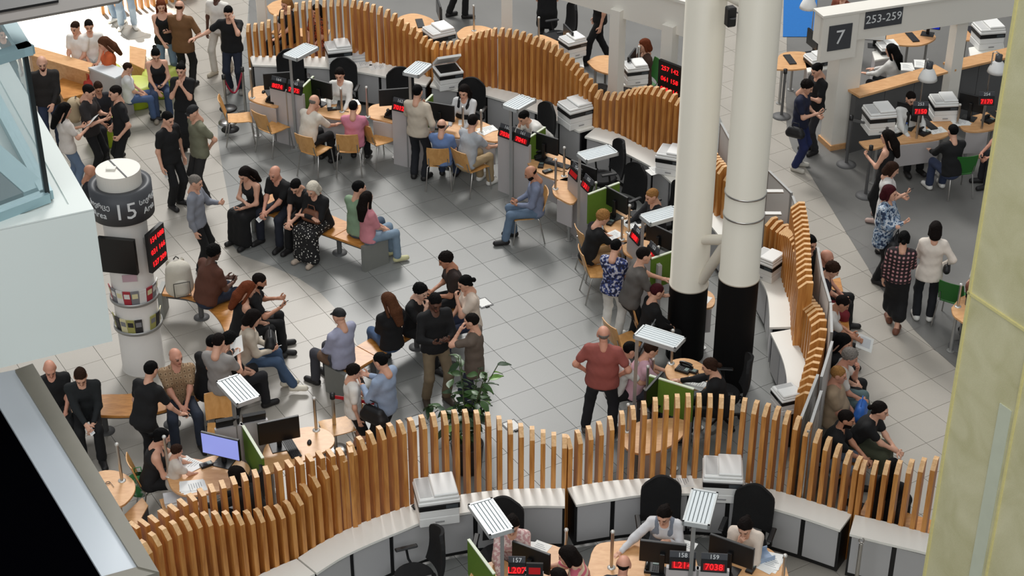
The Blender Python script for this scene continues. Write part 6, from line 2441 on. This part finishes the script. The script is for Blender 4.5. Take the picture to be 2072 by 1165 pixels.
# bench of the white haired woman
person('young woman in a black sleeveless top and long skirt reading her phone', 495, 353, 232, pose='sit', sex='f', hair='long', hc='dark', sleeve='tank', legs='long_skirt', bottom=BK, arms=('phonelow', 'cross'), lean=16, nod=32, key='blackskirt')
person('old balding man in a black polo leaning forward with clasped hands', 556, 351, 236, pose='sit', hair='fringe', hc='grey', skin='red', top=BK, bottom=(30, 34, 46), arms=('clasp', 'clasp'), lean=18, nod=18, build=1.1, kneex=.2, H=1.76, key='oldpolo')
person('man in dark glasses squeezed between the old man and the white haired woman', 599, 377, 244, pose='sit', hair='short', hc='black', top=BK, bottom=BK, arms=('clasp', 'clasp'), lean=24, nod=40, key='squeezed')
person('white haired old woman in a black cardigan and polka dot skirt', 632, 383, 238, pose='sit', sex='f', hair='bob', hc='white', top=BK, sleeve='long', bottom='cloth_polka', legs='long_skirt', arms=('cross', 'cross'), lean=14, nod=28, build=1.12, shoes=(176, 160, 144), key='granny')
person('man in a sage green shirt seen from behind', 727, 381, 56, pose='sit', top=(128, 152, 124), bottom=(70, 86, 104), hair='short', hc='black', arms=('lap', 'lap'), H=1.78, lean=6, nod=10, turn=-30)
person('young woman in a pink frilled blouse with long black hair', 743, 401, 30, pose='sit', sex='f', hair='long', hc='dark', top=(206, 134, 142), sleeve='half', bottom=(122, 142, 160), arms=('lap', 'lap'), H=1.66, turn=20, nod=5, shoes=(200, 196, 150), hem=-.14)

# curved bench behind the column
person('broad man in a brown tee seen from behind beside the pale backpack', 433, 511, 42, pose='sit', top=(84, 48, 34), bottom=(34, 42, 60), hair='curly', hc='black', skin='dark', arms=('phonelow', 'phonelow'), lean=16, nod=20, build=1.22, H=1.8, key='browntee')
person('woman with auburn hair in a black camisole', 503, 585, 25, pose='sit', sex='f', hair='long', hc='auburn', sleeve='tank', top=BK, bottom=BK, arms=('phonelow', 'lap'), lean=14, nod=30, key='auburn')
person('man in black holding a dark phone out in front', 525, 569, 8, pose='sit', hair='short', hc='dark', beard=True, top=BK, bottom=BK, arms=('hold', 'hold'), lean=14, nod=26, skin='tan', key='phoneman')
person('woman in a cream jacket and jeans with crossed legs', 514, 643, 8, pose='sit', sex='f', hair='bob', hc='dark', top=(200, 188, 170), sleeve='long', bottom=(62, 82, 108), arms=('phonelow', 'phonelow'), lean=10, nod=30, shoes=(222, 214, 196), feet=((-.02, .52), (.16, .66)), key='cream')
person('man in a pale grey tee standing with papers beside the lamp', 442, 692, 72, top=(146, 142, 138), bottom=BK, hair='short', hc='dark', arms=('phone', 'hold'), nod=28, H=1.72, build=.95, key='greytee')
person('person in black with black hair beyond the man in the pale grey tee', 465, 688, 40, pose='sit', top=BK, hair='curly', hc='black', arms=('lap', 'lap'), nod=20)
person('person in a black hooded top bending left of the man in the pale grey tee', 430, 695, 60, pose='sit', top=BK, sleeve='long', hair='short', hc='black', arms=('lap', 'lap'), lean=20, nod=30)

# bench below the column
person('bald man in a beige plaid shirt with folded hands', 356, 722, 288, pose='sit', hair='fringe', hc='grey', skin='red', top='cloth_plaid_beige', bottom=(40, 48, 62), arms=('clasp', 'clasp'), nod=8, turn=25, build=1.12, H=1.74, kneex=.17, shoes=(40, 36, 34))
person('man in black bending with a phone in his lowered hand', 306, 748, 60, top=BK, bottom=BK, hair='short', hc='black', arms=('down', (.12, .22, -.46, 'grip')), lean=22, nod=20, H=1.74, key='bender')
person('bald man in black at the end of the bench by the coping', 101, 746, 290, pose='sit', hair='fringe', hc='grey', skin='red', top=BK, bottom=BK, arms=('lap', 'lap'), nod=30, build=1.1)
person('man in a black cardigan over teal looking at a small card', 163, 762, 285, pose='sit', hair='short', hc='brown', top=(22, 26, 28), sleeve='long', bottom=BK, arms=('lap', 'clasp'), nod=34, H=1.76, lean=8, key='cardman')

# bench of the man in the black cap, and around it
person('old man in a black cap and lilac shirt on the bench end', 686, 640, 140, pose='sit', hair='cap', hc='grey', top=(158, 160, 182), sleeve='long', bottom=(60, 60, 66), arms=('lap', 'lap'), nod=12, H=1.78, build=1.08)
person('woman with long brown hair in a black jacket seen from behind', 785, 609, 118, pose='sit', sex='f', hair='volume', hc='chestnut', top=BK, sleeve='long', bottom=(70, 92, 124), arms=('lap', 'lap'), nod=18, turn=20)
person('person in black resting the chin on one hand', 851, 590, 330, pose='sit', hair='curly', hc='black', top=BK, bottom=BK, arms=('lap', 'chin'), nod=24, lean=12, skin='pale')
person('curly haired man in a dark brown tee using a phone', 902, 526, 195, pose='sit', hair='curly', hc='dark', top=(44, 32, 28), bottom=BK, arms=('phonelow', 'phonelow'), nod=26, lean=12, H=1.76, skin='tan', key='curly')
person('young woman in a cream tee with a hand at her mouth', 941, 573, 200, pose='sit', sex='f', hair='tied', hc='black', top=(216, 200, 184), bottom=(36, 44, 66), arms=('chin', 'lap'), nod=22, lean=6)
person('man in a black sweater and khaki trousers holding a phone', 881, 612, 292, top=BK, sleeve='long', bottom=(120, 106, 84), hair='short', hc='black', skin='dark', arms=('phone', 'hold'), nod=24, H=1.84, feet=((-.14, .02), (.14, -.04)), shoes=(70, 60, 50), key='khaki')
person('man in a taupe tee with one hand on his face', 954, 650, 165, top=(98, 86, 76), bottom=(34, 40, 58), hair='short', hc='dark', arms=('face', 'phone'), H=1.68, nod=12, build=1.02, hem=-.16)
person('boy in a white tee and black shorts', 716, 752, 15, top=(226, 222, 214), bottom=BK, legs='shorts', hair='curly', hc='dark', H=1.48, arms=('lap', 'down'), nod=18)
person('man in a light blue shirt with a black shoulder bag', 770, 731, 148, top=(146, 162, 186), sleeve='long', bottom=BK, hair='short', hc='black', arms=('phone', 'hold'), H=1.76, nod=22, key='bluebag')

# at the far desks
person('clerk in a white shirt seated behind papers', 687, 151, 262, pose='sit', sex='f', hair='tied', hc='dark', top=(226, 224, 218), sleeve='long', bottom=BK, arms=('desk', 'desk'), nod=20, lean=6, seat=.48)
person('clerk with long dark hair in a black waistcoat and white sleeves', 938, 186, 252, pose='sit', sex='f', hair='long', hc='dark', top=(206, 206, 206), sleeve='long', bottom=BK, arms=('desk', 'desk'), nod=20, lean=6, seat=.48, key='waistcoat', vest=(18, 18, 22))
person('clerk in white leaning low over the desk', 1060, 238, 215, pose='sit', hair='short', hc='black', top=(224, 222, 216), sleeve='long', bottom=BK, arms=('desk', 'chin'), lean=42, nod=30, seat=.48)
person('clerk with fair hair in a dark suit', 1319, 397, 200, pose='sit', hair='short', hc='blond', top=(26, 26, 30), sleeve='long', bottom=BK, arms=('desk', 'desk'), lean=10, nod=20, seat=.48)
person('clerk in a black jacket with dark hair at the column foot', 1436, 741, 170, pose='sit', sex='f', hair='tied', hc='brown', top=BK, sleeve='long', bottom=BK, arms=('desk', 'reach'), lean=16, nod=22, seat=.48)
person('man in a beige shirt standing at the far desks', 845, 186, 68, top=(196, 184, 166), sleeve='long', bottom=(26, 28, 34), hair='short', hc='black', arms=('hold', 'pocket'), H=1.78, nod=12)
person('balding man in a blue shirt sitting at the far desks', 894, 254, 78, pose='sit', hair='fringe', hc='brown', top=(104, 128, 172), bottom=(46, 56, 80), arms=('desk', 'phone'), nod=14, lean=-3, H=1.62)
person('man in a pale grey tee and beige trousers at the far desks', 957, 246, 48, pose='sit', hair='short', hc='dark', top=(168, 172, 176), bottom=(164, 142, 108), arms=('desk', 'desk'), nod=14, lean=16, H=1.8, shoes=SNK, turn=20)
person('bald man in a cream shirt hunched at the far desks', 636, 206, 52, pose='sit', hair='fringe', hc='grey', skin='light', top=(216, 208, 194), sleeve='half', bottom=BK, arms=('chin', 'desk'), lean=18, nod=26, H=1.76)
person('man in a pink tee sitting at the far desks', 715, 217, 84, pose='sit', hair='short', hc='black', top=(206, 130, 150), bottom=BK, arms=('desk', 'desk'), nod=18, lean=-3, H=1.64, build=1.0)
person('bald man in a blue checked shirt and jeans on the lone chair', 1074, 350, 184, pose='sit', hair='fringe', hc='dark', beard=True, skin='tan', top=(120, 128, 150), sleeve='long', bottom=(96, 116, 138), arms=('phonelow', 'phonelow'), nod=30, lean=4, shoes=(22, 20, 20), feet=((-.14, .52), (.12, .36)), key='lonechair')
person('woman with fair curly hair in a black tee writing at the desk', 1220, 440, 22, pose='sit', sex='f', hair='curly', hc='blond', top=BK, bottom=(150, 118, 80), arms=('desk', 'desk'), lean=18, nod=30)
person('woman with black hair in a floral top and white trousers', 1246, 500, 65, sex='f', hair='short', hc='black', top='cloth_floral_navy', bottom=(222, 218, 210), arms=('lap', 'lap'), nod=28, H=1.68, shoes=SNK)
person('man in a grey tee and black trousers leaning on the counter', 1303, 517, 14, top=(88, 84, 80), bottom=BK, hair='short', hc='dark', arms=('desk', (.02, .34, -.34)), lean=14, nod=14, H=1.8, build=1.1)
person('person in black with dark red hair sitting beside the column foot', 1330, 590, 15, pose='sit', sex='f', hair='short', hc='redwine', top=BK, sleeve='long', bottom=BK, arms=('lap', 'lap'), lean=10, nod=18)
person('burly bald man in a red shirt with his hands on his hips', 1221, 676, 78, top=(146, 78, 70), sleeve='tee', bottom=(24, 25, 30), hair='fringe', hc='grey', skin='red', arms=('hip', 'hip'), H=1.78, build=1.2, nod=8, turn=15, feet=((-.22, .05), (.16, -.03)), shoes=(90, 84, 78))
person('dark haired person in white behind the man in the red shirt', 1275, 708, 15, pose='sit', hair='short', hc='black', top=(222, 222, 218), bottom=BK, arms=('desk', 'desk'), lean=16, nod=26)
person('person in a pink shirt sitting under the lamp by the column', 1317, 708, 10, pose='sit', hair='short', hc='brown', top=(208, 168, 180), bottom=(60, 60, 70), arms=('desk', 'desk'), lean=18, nod=28)

# near desks
person('clerk in white leaning on one hand and reaching for the mouse', 1343, 1042, 258, pose='sit', sex='f', hair='tied', hc='dark', top=(206, 206, 208), sleeve='long', bottom=BK, arms=((-.06, .24, -.06, 'grip'), (.34, .36, -.26, 'flat')), lean=22, nod=26, turn=-8, seat=.48, vest=(120, 128, 140))
person('clerk in cream bent over behind her monitor', 1507, 1066, 250, pose='sit', sex='f', hair='tied', hc='dark', top=(216, 202, 188), sleeve='long', bottom=BK, arms=('desk', 'chin'), lean=26, nod=30, seat=.48)
person('clerk in a pale printed blouse under the lamp of 157', 1036, 1062, 268, pose='sit', sex='f', hair='tied', hc='dark', top='cloth_blouse_print', sleeve='long', bottom=BK, arms=('desk', 'desk'), lean=12, nod=24, seat=.48)
person('dark haired visitor in a striped top at 157', 1148, 1124, 170, pose='sit', sex='f', hair='bob', hc='dark', top='cloth_stripe_pink', sleeve='half', bottom=JN, arms=('desk', 'reach'), lean=22, nod=26)
person('dark haired child beside the visitor in the striped top', 1128, 1166, 150, pose='sit', sex='f', hair='bob', hc='dark', top=(40, 40, 46), bottom=JN, H=1.5, arms=('desk', 'desk'), lean=10, nod=20)
person('bald man with spectacles on his head at counter 158', 1262, 1142, 78, pose='sit', hair='fringe', hc='dark', skin='red', top=(40, 46, 52), bottom=BK, arms=('desk', 'desk'), lean=10, nod=14)
person('woman in a black sleeveless top seated by the near left desk', 327, 884, 10, pose='sit', sex='f', hair='tied', hc='black', sleeve='tank', bottom=BK, arms=('desk', 'phonelow'), lean=16, nod=26, key='mother')
person('child with brown hair leaning on the near left desk', 358, 912, 25, H=1.18, hair='curly', hc='brown', top=(206, 196, 184), bottom=JN, arms=('desk', 'desk'), lean=8, nod=20)
person('dark haired person in black writing at the near left desk', 478, 962, 150, pose='sit', sex='f', hair='bob', hc='dark', top=BK, sleeve='long', bottom=BK, arms=('reach', 'desk'), lean=30, nod=30, seat=.48)

# along the walkway
person('person in black with black hair behind the white display panel', 1640, 492, 300, sex='f', hair='long', hc='black', top=BK, sleeve='long', bottom=BK, pose='sit', arms=('lap', 'lap'))
person('bald man sitting on the walkway bench', 1673, 521, -15, pose='sit', hair='bald', skin='red', top=(34, 32, 36), bottom=BK, arms=('lap', 'lap'), nod=20)
person('boy in dark red looking at a phone on the walkway bench', 1684, 546, -10, pose='sit', hair='curly', hc='brown', top=(40, 34, 44), bottom=(120, 34, 42), arms=('phonelow', 'phonelow'), nod=34, lean=12, key='redboy')
person('dark haired person in white and shorts filling in a form', 1704, 614, -15, pose='sit', hair='short', hc='dark', skin='tan', top=(216, 212, 206), bottom=(30, 32, 40), legs='shorts', arms=('phonelow', 'clasp'), lean=22, nod=34, key='former')
person('woman with long black hair in black on the walkway bench', 1707, 692, -20, pose='sit', sex='f', hair='long', hc='black', top=BK, bottom=BK, arms=('lap', 'lap'), lean=8, nod=24)
person('grey haired person in white with teal trousers on the walkway bench', 1720, 722, -12, pose='sit', hair='curly', hc='grey', skin='red', top=(214, 208, 200), bottom=(84, 104, 106), legs='pants', arms=('chin', 'lap'), lean=14, nod=22, shoes=(220, 210, 180), foot_y=.12)
person('fair haired woman in a beige tee with a blue bag on her lap', 1697, 758, -18, pose='sit', sex='f', hair='short', hc='blond', skin='red', top=(164, 142, 116), bottom=(196, 186, 164), arms=('lap', 'lap'), build=1.2, nod=12, key='bluelap', shoes=(220, 212, 190), foot_y=.1)
person('bearded man in a black tee and denim shorts', 1713, 848, -18, pose='sit', hair='short', hc='dark', beard=True, skin='tan', top=BK, bottom=(96, 108, 124), legs='shorts', arms=('clasp', 'clasp'), lean=22, nod=12, H=1.76, kneex=.17)
person('woman in a black tee and olive skirt leaning forward on the bench', 1781, 830, -28, pose='sit', sex='f', hair='tied', hc='dark', top=BK, bottom=(58, 62, 44), legs='midi', arms=('clasp', 'clasp'), lean=30, nod=10, H=1.74)
person('woman with straight black hair seen from behind the short slats', 1806, 946, 60, pose='sit', sex='f', hair='long', hc='black', top=BK, sleeve='long', bottom=BK, arms=('lap', 'lap'), H=1.76)
person('woman with dark red hair in a blue floral top carrying a black bag', 1801, 390, -28, sex='f', hair='bob', hc='redwine', top='cloth_floral_blue', sleeve='long', bottom=BK, arms=('cross', 'phone'), H=1.7, build=1.15, hem=-.2, nod=8, key='floral')
person('woman in a loose white blouse looking at her phone', 1806, 342, -10, sex='f', hair='bob', hc='brown', top=(216, 212, 208), sleeve='half', bottom=(190, 184, 178), arms=('phonelow', 'phone'), H=1.62, hem=-.34, nod=24, key='blouse')
person('woman with bare shoulders in black with tied dark hair', 1795, 277, 150, sex='f', hair='long', hc='dark', top=BK, sleeve='tank', bottom=BK, legs='leggings', arms=('phone', 'down'), H=1.68, nod=16, shoes=(186, 160, 150))
person('woman in a black dress with a plaid shirt seen from behind', 1829, 482, 78, sex='f', hair='tied', hc='black', top='cloth_plaid_pink', sleeve='long', bottom=BK, legs='skirt', arms=('down', 'phone'), H=1.68, hem=-.02, nod=10, feet=((-.05, .16), (.06, -.14)), shoes=(110, 66, 48))
person('woman with a short bob in a white sweater and black jeans', 1893, 463, 80, sex='f', hair='bob', hc='dark', top=(224, 214, 202), sleeve='long', bottom=(22, 24, 30), arms=('phone', 'hip'), H=1.7, nod=12, hem=-.15, shoes=SNK, key='sweater')
person('person in navy overalls holding a phone beside the sign post', 1633, 176, -25, top=(22, 28, 52), bottom=(26, 36, 80), hair='curly', hc='dark', arms=('phonelow', 'phone'), H=1.72, nod=28, shoes=(190, 186, 176), build=1.06, key='navy')
person('man in a black tee standing close to the navy overalls', 1653, 142, 205, top=BK, bottom=(40, 40, 44), hair='short', hc='black', arms=('phone', 'phonelow'), H=1.74, nod=26)
person('visitor in black on the green chair at counter 253', 1928, 266, 105, pose='sit', hair='short', hc='black', top=BK, sleeve='long', bottom=(48, 58, 84), arms=('desk', 'desk'), lean=10, nod=16, shoes=SNK)
person('bald man in a dark tee sitting at counter 254', 2030, 248, 190, pose='sit', hair='bald', skin='red', top=(44, 42, 44), bottom=(34, 34, 40), arms=('lap', 'clasp'), lean=22, nod=26, build=1.1)
person('clerk in white with short dark hair at counter 253', 1843, 200, 285, pose='sit', hair='short', hc='dark', top=(220, 220, 216), sleeve='long', bottom=BK, arms=('desk', 'desk'), nod=18, seat=.48)
person('woman with very long black hair in a white shirt behind the ledge', 1803, 102, 140, pose='sit', sex='f', hair='long', hc='black', top=(218, 216, 212), sleeve='long', bottom=BK, arms=('desk', 'desk'), nod=20, lean=10, seat=.48)
person('person in a white sleeve half hidden by the yellowish pier', 1998, 492, 200, top=(214, 210, 206), sleeve='long', bottom=(60, 66, 90), hair='short', hc='brown')
person('person with brown hair on the chair at the pier', 1990, 552, 70, pose='sit', sex='f', hair='tied', hc='brown', top=(120, 76, 60), bottom=(40, 40, 44), arms=('lap', 'desk'))

# behind the far partition
person('person in black trousers walking through the back office, seen from the waist down', 922, -118, 20, top=(40, 40, 44), bottom=BK, H=1.78, feet=((-.1, -.1), (.1, .18)))
person('person in a black skirt and boots in the back office', 1108, -82, 270, sex='f', hair='bob', hc='dark', top=BK, sleeve='long', bottom=BK, legs='midi', H=1.7)
person('man in black striding past the white portal post', 1212, -34, 190, top=BK, sleeve='tee', bottom=BK, H=1.8, feet=((-.10, .28), (.10, -.22)), hair='short', hc='dark')
person('person with reddish brown hair and brown top seen through the white portal frame', 1303, 92, 200, pose='sit', sex='f', hair='bob', hc='auburn', top=(72, 50, 40), sleeve='long', bottom=BK, arms=('desk', 'desk'))
person('woman with light brown hair in black behind the left end slats', 579, 8, 230, pose='sit', sex='f', hair='bob', hc='blond', top=BK, bottom=BK, arms=('desk', 'lap'))
person('person in a printed dark red dress behind the rising slats', 640, 22, 240, pose='sit', sex='f', hair='long', hc='dark', top='cloth_brown_print', bottom='cloth_brown_print', legs='long_skirt', arms=('lap', 'lap'))
person('person in an orange brown top sitting above the sign 253-259', 1706, -12, 230, pose='sit', hair='short', hc='dark', top=(120, 60, 40), bottom=(160, 110, 60), arms=('desk', 'lap'))
# ---------------------------------------------------------------- things the people hold, wear or put down
def hand_frame(key, i):
    p, d, z = HW[key]['hands'][i]
    return p, d, z


def held_phone(key, i, label, col=(24, 24, 26)):
    p, d, z = hand_frame(key, i)
    x = d.cross(z).normalized()
    t = thing('mobile_phone', label, 'phone', p - z * .022, 0, 'mobile phones')
    M = Matrix((x, d, z)).transposed().to_4x4()
    for nm, hz, mt, dz in (('case', .0045, plain('phone_%d' % col[0], col, .35), 0), ('screen', .0006, BLACKG, -.005)):
        o = MB().box(-.036 + (.003 if dz else 0), .036 - (.003 if dz else 0), -.075 + (.004 if dz else 0), .075 - (.004 if dz else 0), -hz + dz, hz + dz, .002 if not dz else 0).build(nm, mt, t)
        o.matrix_local = M
    return t


for k, i, who in (('redhair', 0, 'red haired woman'), ('pouf', 0, 'woman on the pouf'), ('packman', 0, 'man with the pale backpack'), ('blackskirt', 0, 'young woman in the long black skirt'), ('browntee', 1, 'broad man in the brown tee'),
                  ('auburn', 0, 'woman with auburn hair'), ('phoneman', 1, 'man in black on the curved bench'), ('greytee', 0, 'man in the pale grey tee'), ('bender', 1, 'bending man in black'), ('curly', 0, 'curly haired man'),
                  ('khaki', 1, 'man in khaki trousers'), ('lonechair', 0, 'man on the lone chair'), ('mother', 1, 'woman by the near left desk'), ('redboy', 0, 'boy in dark red'), ('blouse', 1, 'woman in the loose white blouse'), ('navy', 1, 'person in navy overalls'), ('bluebag', 0, 'man in the light blue shirt')):
    held_phone(k, i, 'dark mobile phone in the hand of the ' + who)
held_phone('cream', 1, 'white mobile phone of the woman in the cream jacket', (226, 226, 226))


def held_sheet(key, i, label, w=.21, h=.29, tilt=0.0, off=.08):
    p, d, z = hand_frame(key, i)
    x = d.cross(z).normalized()
    t = thing('paper_sheet', label, 'paper', p + d * off - z * .03, 0, 'sheets held in the hand')
    M = Matrix((x, d, z)).transposed().to_4x4()
    o = MB().box(-w / 2, w / 2, -h / 2, h / 2, -.001, .001).build('sheet', PAPER, t)
    o.matrix_local = M
    o = MB().box(-w * .35, w * .3, -h * .3, h * .35, .0011, .0014).build('printed_block', plain('print_grey', (206, 208, 210), .8), t)
    o.matrix_local = M
    return t


held_sheet('sheetwoman', 1, 'white sheet held by the woman with long black hair')
held_sheet('greytee', 1, 'white sheet held by the man in the pale grey tee')
held_sheet('former', 1, 'white form with a drawing on the lap of the person in shorts')
held_sheet('oldpolo', 0, 'small white slip held by the old man in the black polo', .08, .12, off=.04)
held_sheet('blacktee', 1, 'white slip held by the man in the black tee', .1, .15, off=.05)
held_sheet('cardman', 1, 'small white card held by the man in the black cardigan', .07, .10, off=.03)


def soft(prims, name, mat, parent, h=.014, k=.03):
    F, lo, ax = field(prims, h, k)
    V, Q = snet(F, lo, h)
    o = bpy.data.objects.new(name, quad_mesh(name, V, Q, [mat]))
    COL.objects.link(o)
    o.parent = parent
    return o


def backpack(loc, rz, label, mat, dark, s=1.0):
    t = thing('backpack', label, 'backpack', loc, rz, 'pale backpacks')
    t.scale = (s, s, s)
    soft([cap((0, 0, .13), (0, 0, .34), .13, .115, (1, 0, 0), 1.25)], 'main_body', mat, t, k=.05)
    soft([cap((0, -.115, .13), (0, -.115, .22), .06, .055, (1, 0, 0), 1.5)], 'front_pocket', mat, t)
    MB().tube([(-.09, -.178, .09), (-.09, -.175, .27), (.09, -.175, .27), (.09, -.178, .09), (-.09, -.178, .09)], .006, 6).build('pocket_zip', dark, t)
    for s in (-1, 1):
        MB().tube([(s * .07, .10, .42), (s * .09, .17, .36), (s * .09, .17, .2), (s * .08, .11, .08)], .016, 6).build('shoulder_strap', mat, t)
    MB().tube([(-.03, .05, .455), (0, .05, .49), (.03, .05, .455)], .008, 6).build('grab_handle', dark, t)
    return t


PACK = plain('backpack_cream', (206, 200, 186), .85, var=.08, scale=12, bump=.3)
pk = P(366, 598, .45)
backpack((pk.x, pk.y, .45), R(20), 'pale cream backpack standing on the curved bench', PACK, plain('zip_dark', (60, 58, 54)), 1.32)
h = HW['packman']
b = h['chest'] - h['fw'] * .25 - h['up'] * .28
backpack(tuple(b), h['rz'], 'beige backpack worn by the man in the dark tee', plain('backpack_beige', (178, 160, 130), .85, bump=.3), plain('zip_dark', (60, 58, 54)))

# brown jacket over the bench end
jk = P(672, 735, .45)
t = thing('folded_jacket', 'brown jacket lying over the bench end', 'jacket', (jk.x, jk.y, .45), R(140))
jm = plain('jacket_brown', (98, 74, 56), .9, var=.3, scale=14, bump=.4)
soft([ell((0, 0, .09), (.2, .14, .09)), ell((.1, .04, .12), (.1, .1, .07)), cap((-.1, -.05, .08), (-.22, -.10, -.12), .07, .05)], 'jacket_body', jm, t, k=.06)
soft([cap((.16, -.06, .1), (.12, -.2, -.1), .055, .04)], 'sleeve', jm, t)
# handbags
def bag(loc, rz, label, col, s=1.0, strap=None, cat='bag', name='handbag'):
    t = thing(name, label, cat, loc, rz, None)
    m = plain('bag_%d_%d_%d' % col, col, .55, var=.15, scale=14, bump=.2)
    soft([cap((-.10 * s, 0, .07 * s), (.10 * s, 0, .07 * s), .075 * s, .075 * s), cap((-.08 * s, 0, .15 * s), (.08 * s, 0, .15 * s), .05 * s, .05 * s)], 'bag_body', m, t, k=.05)
    if strap:
        MB().tube([Vector(p) for p in strap], .008, 6).build('strap', m, t)
    else:
        MB().tube([(-.07 * s, 0, .18 * s), (-.05 * s, 0, .27 * s), (.05 * s, 0, .27 * s), (.07 * s, 0, .18 * s)], .008, 6).build('handle', m, t)
    return t


h = HW['granny']
bag(tuple(h['lap'] + Vector((0, 0, -.01))), h['rz'], 'brown leather bag on the lap of the white haired woman', (112, 70, 48), 1.1)
h = HW['bluelap']
bag(tuple(h['lap'] + h['fw'] * .12 + Vector((0, 0, -.03))), h['rz'], 'bright blue bag on the lap of the fair haired woman', (44, 104, 190), 1.15)
h = HW['cream']
bag(tuple(h['lap'] + h['rt'] * -.12 + h['fw'] * .1), h['rz'], 'black bag beside the woman in the cream jacket', (20, 20, 22), 1.1)
h = HW['floral']
bag(tuple(h['hip'] + h['fw'] * .24 + h['rt'] * .12 - Vector((0, 0, .30))), h['rz'], 'black shoulder bag carried by the woman in the floral top', (18, 18, 20), 1.5)
h = HW['bluebag']
bag(tuple(h['hip'] + h['rt'] * -.26 - Vector((0, 0, .12))), h['rz'] + 1.5, 'black shoulder bag of the man in the light blue shirt', (18, 18, 20), 1.25)
h = HW['sweater']
bag(tuple(h['hip'] + h['rt'] * .24 - Vector((0, 0, .02))), h['rz'] + 1.5, 'small black crossbody bag of the woman in the white sweater', (22, 22, 24), .7)
h = HW['navy']
bag(tuple(h['hip'] + h['rt'] * .27 - Vector((0, 0, .18))), h['rz'] + 1.5, 'black bag hanging beside the navy overalls', (20, 20, 22), 1.0)

# small loudspeaker hung between the columns
zs = zat(b2.y, 36)
t = thing('loudspeaker', 'small black loudspeaker hung beside the white columns', 'speaker', (b2.x - .36, b2.y + .05, zs), R(20))
MB().box(-.06, .06, -.06, .06, -.13, .13, .015).build('cabinet', BLACK, t)
MB().lathe([(.001, .0), (.045, .0)], 16, smooth=False).build('cone', DGREY, t).location = (0, -.062, 0)
MB().tube([(0, .05, 0), (.05, .1, .02), (.12, .02, .02)], .012, 6).build('bracket', ALU, t)
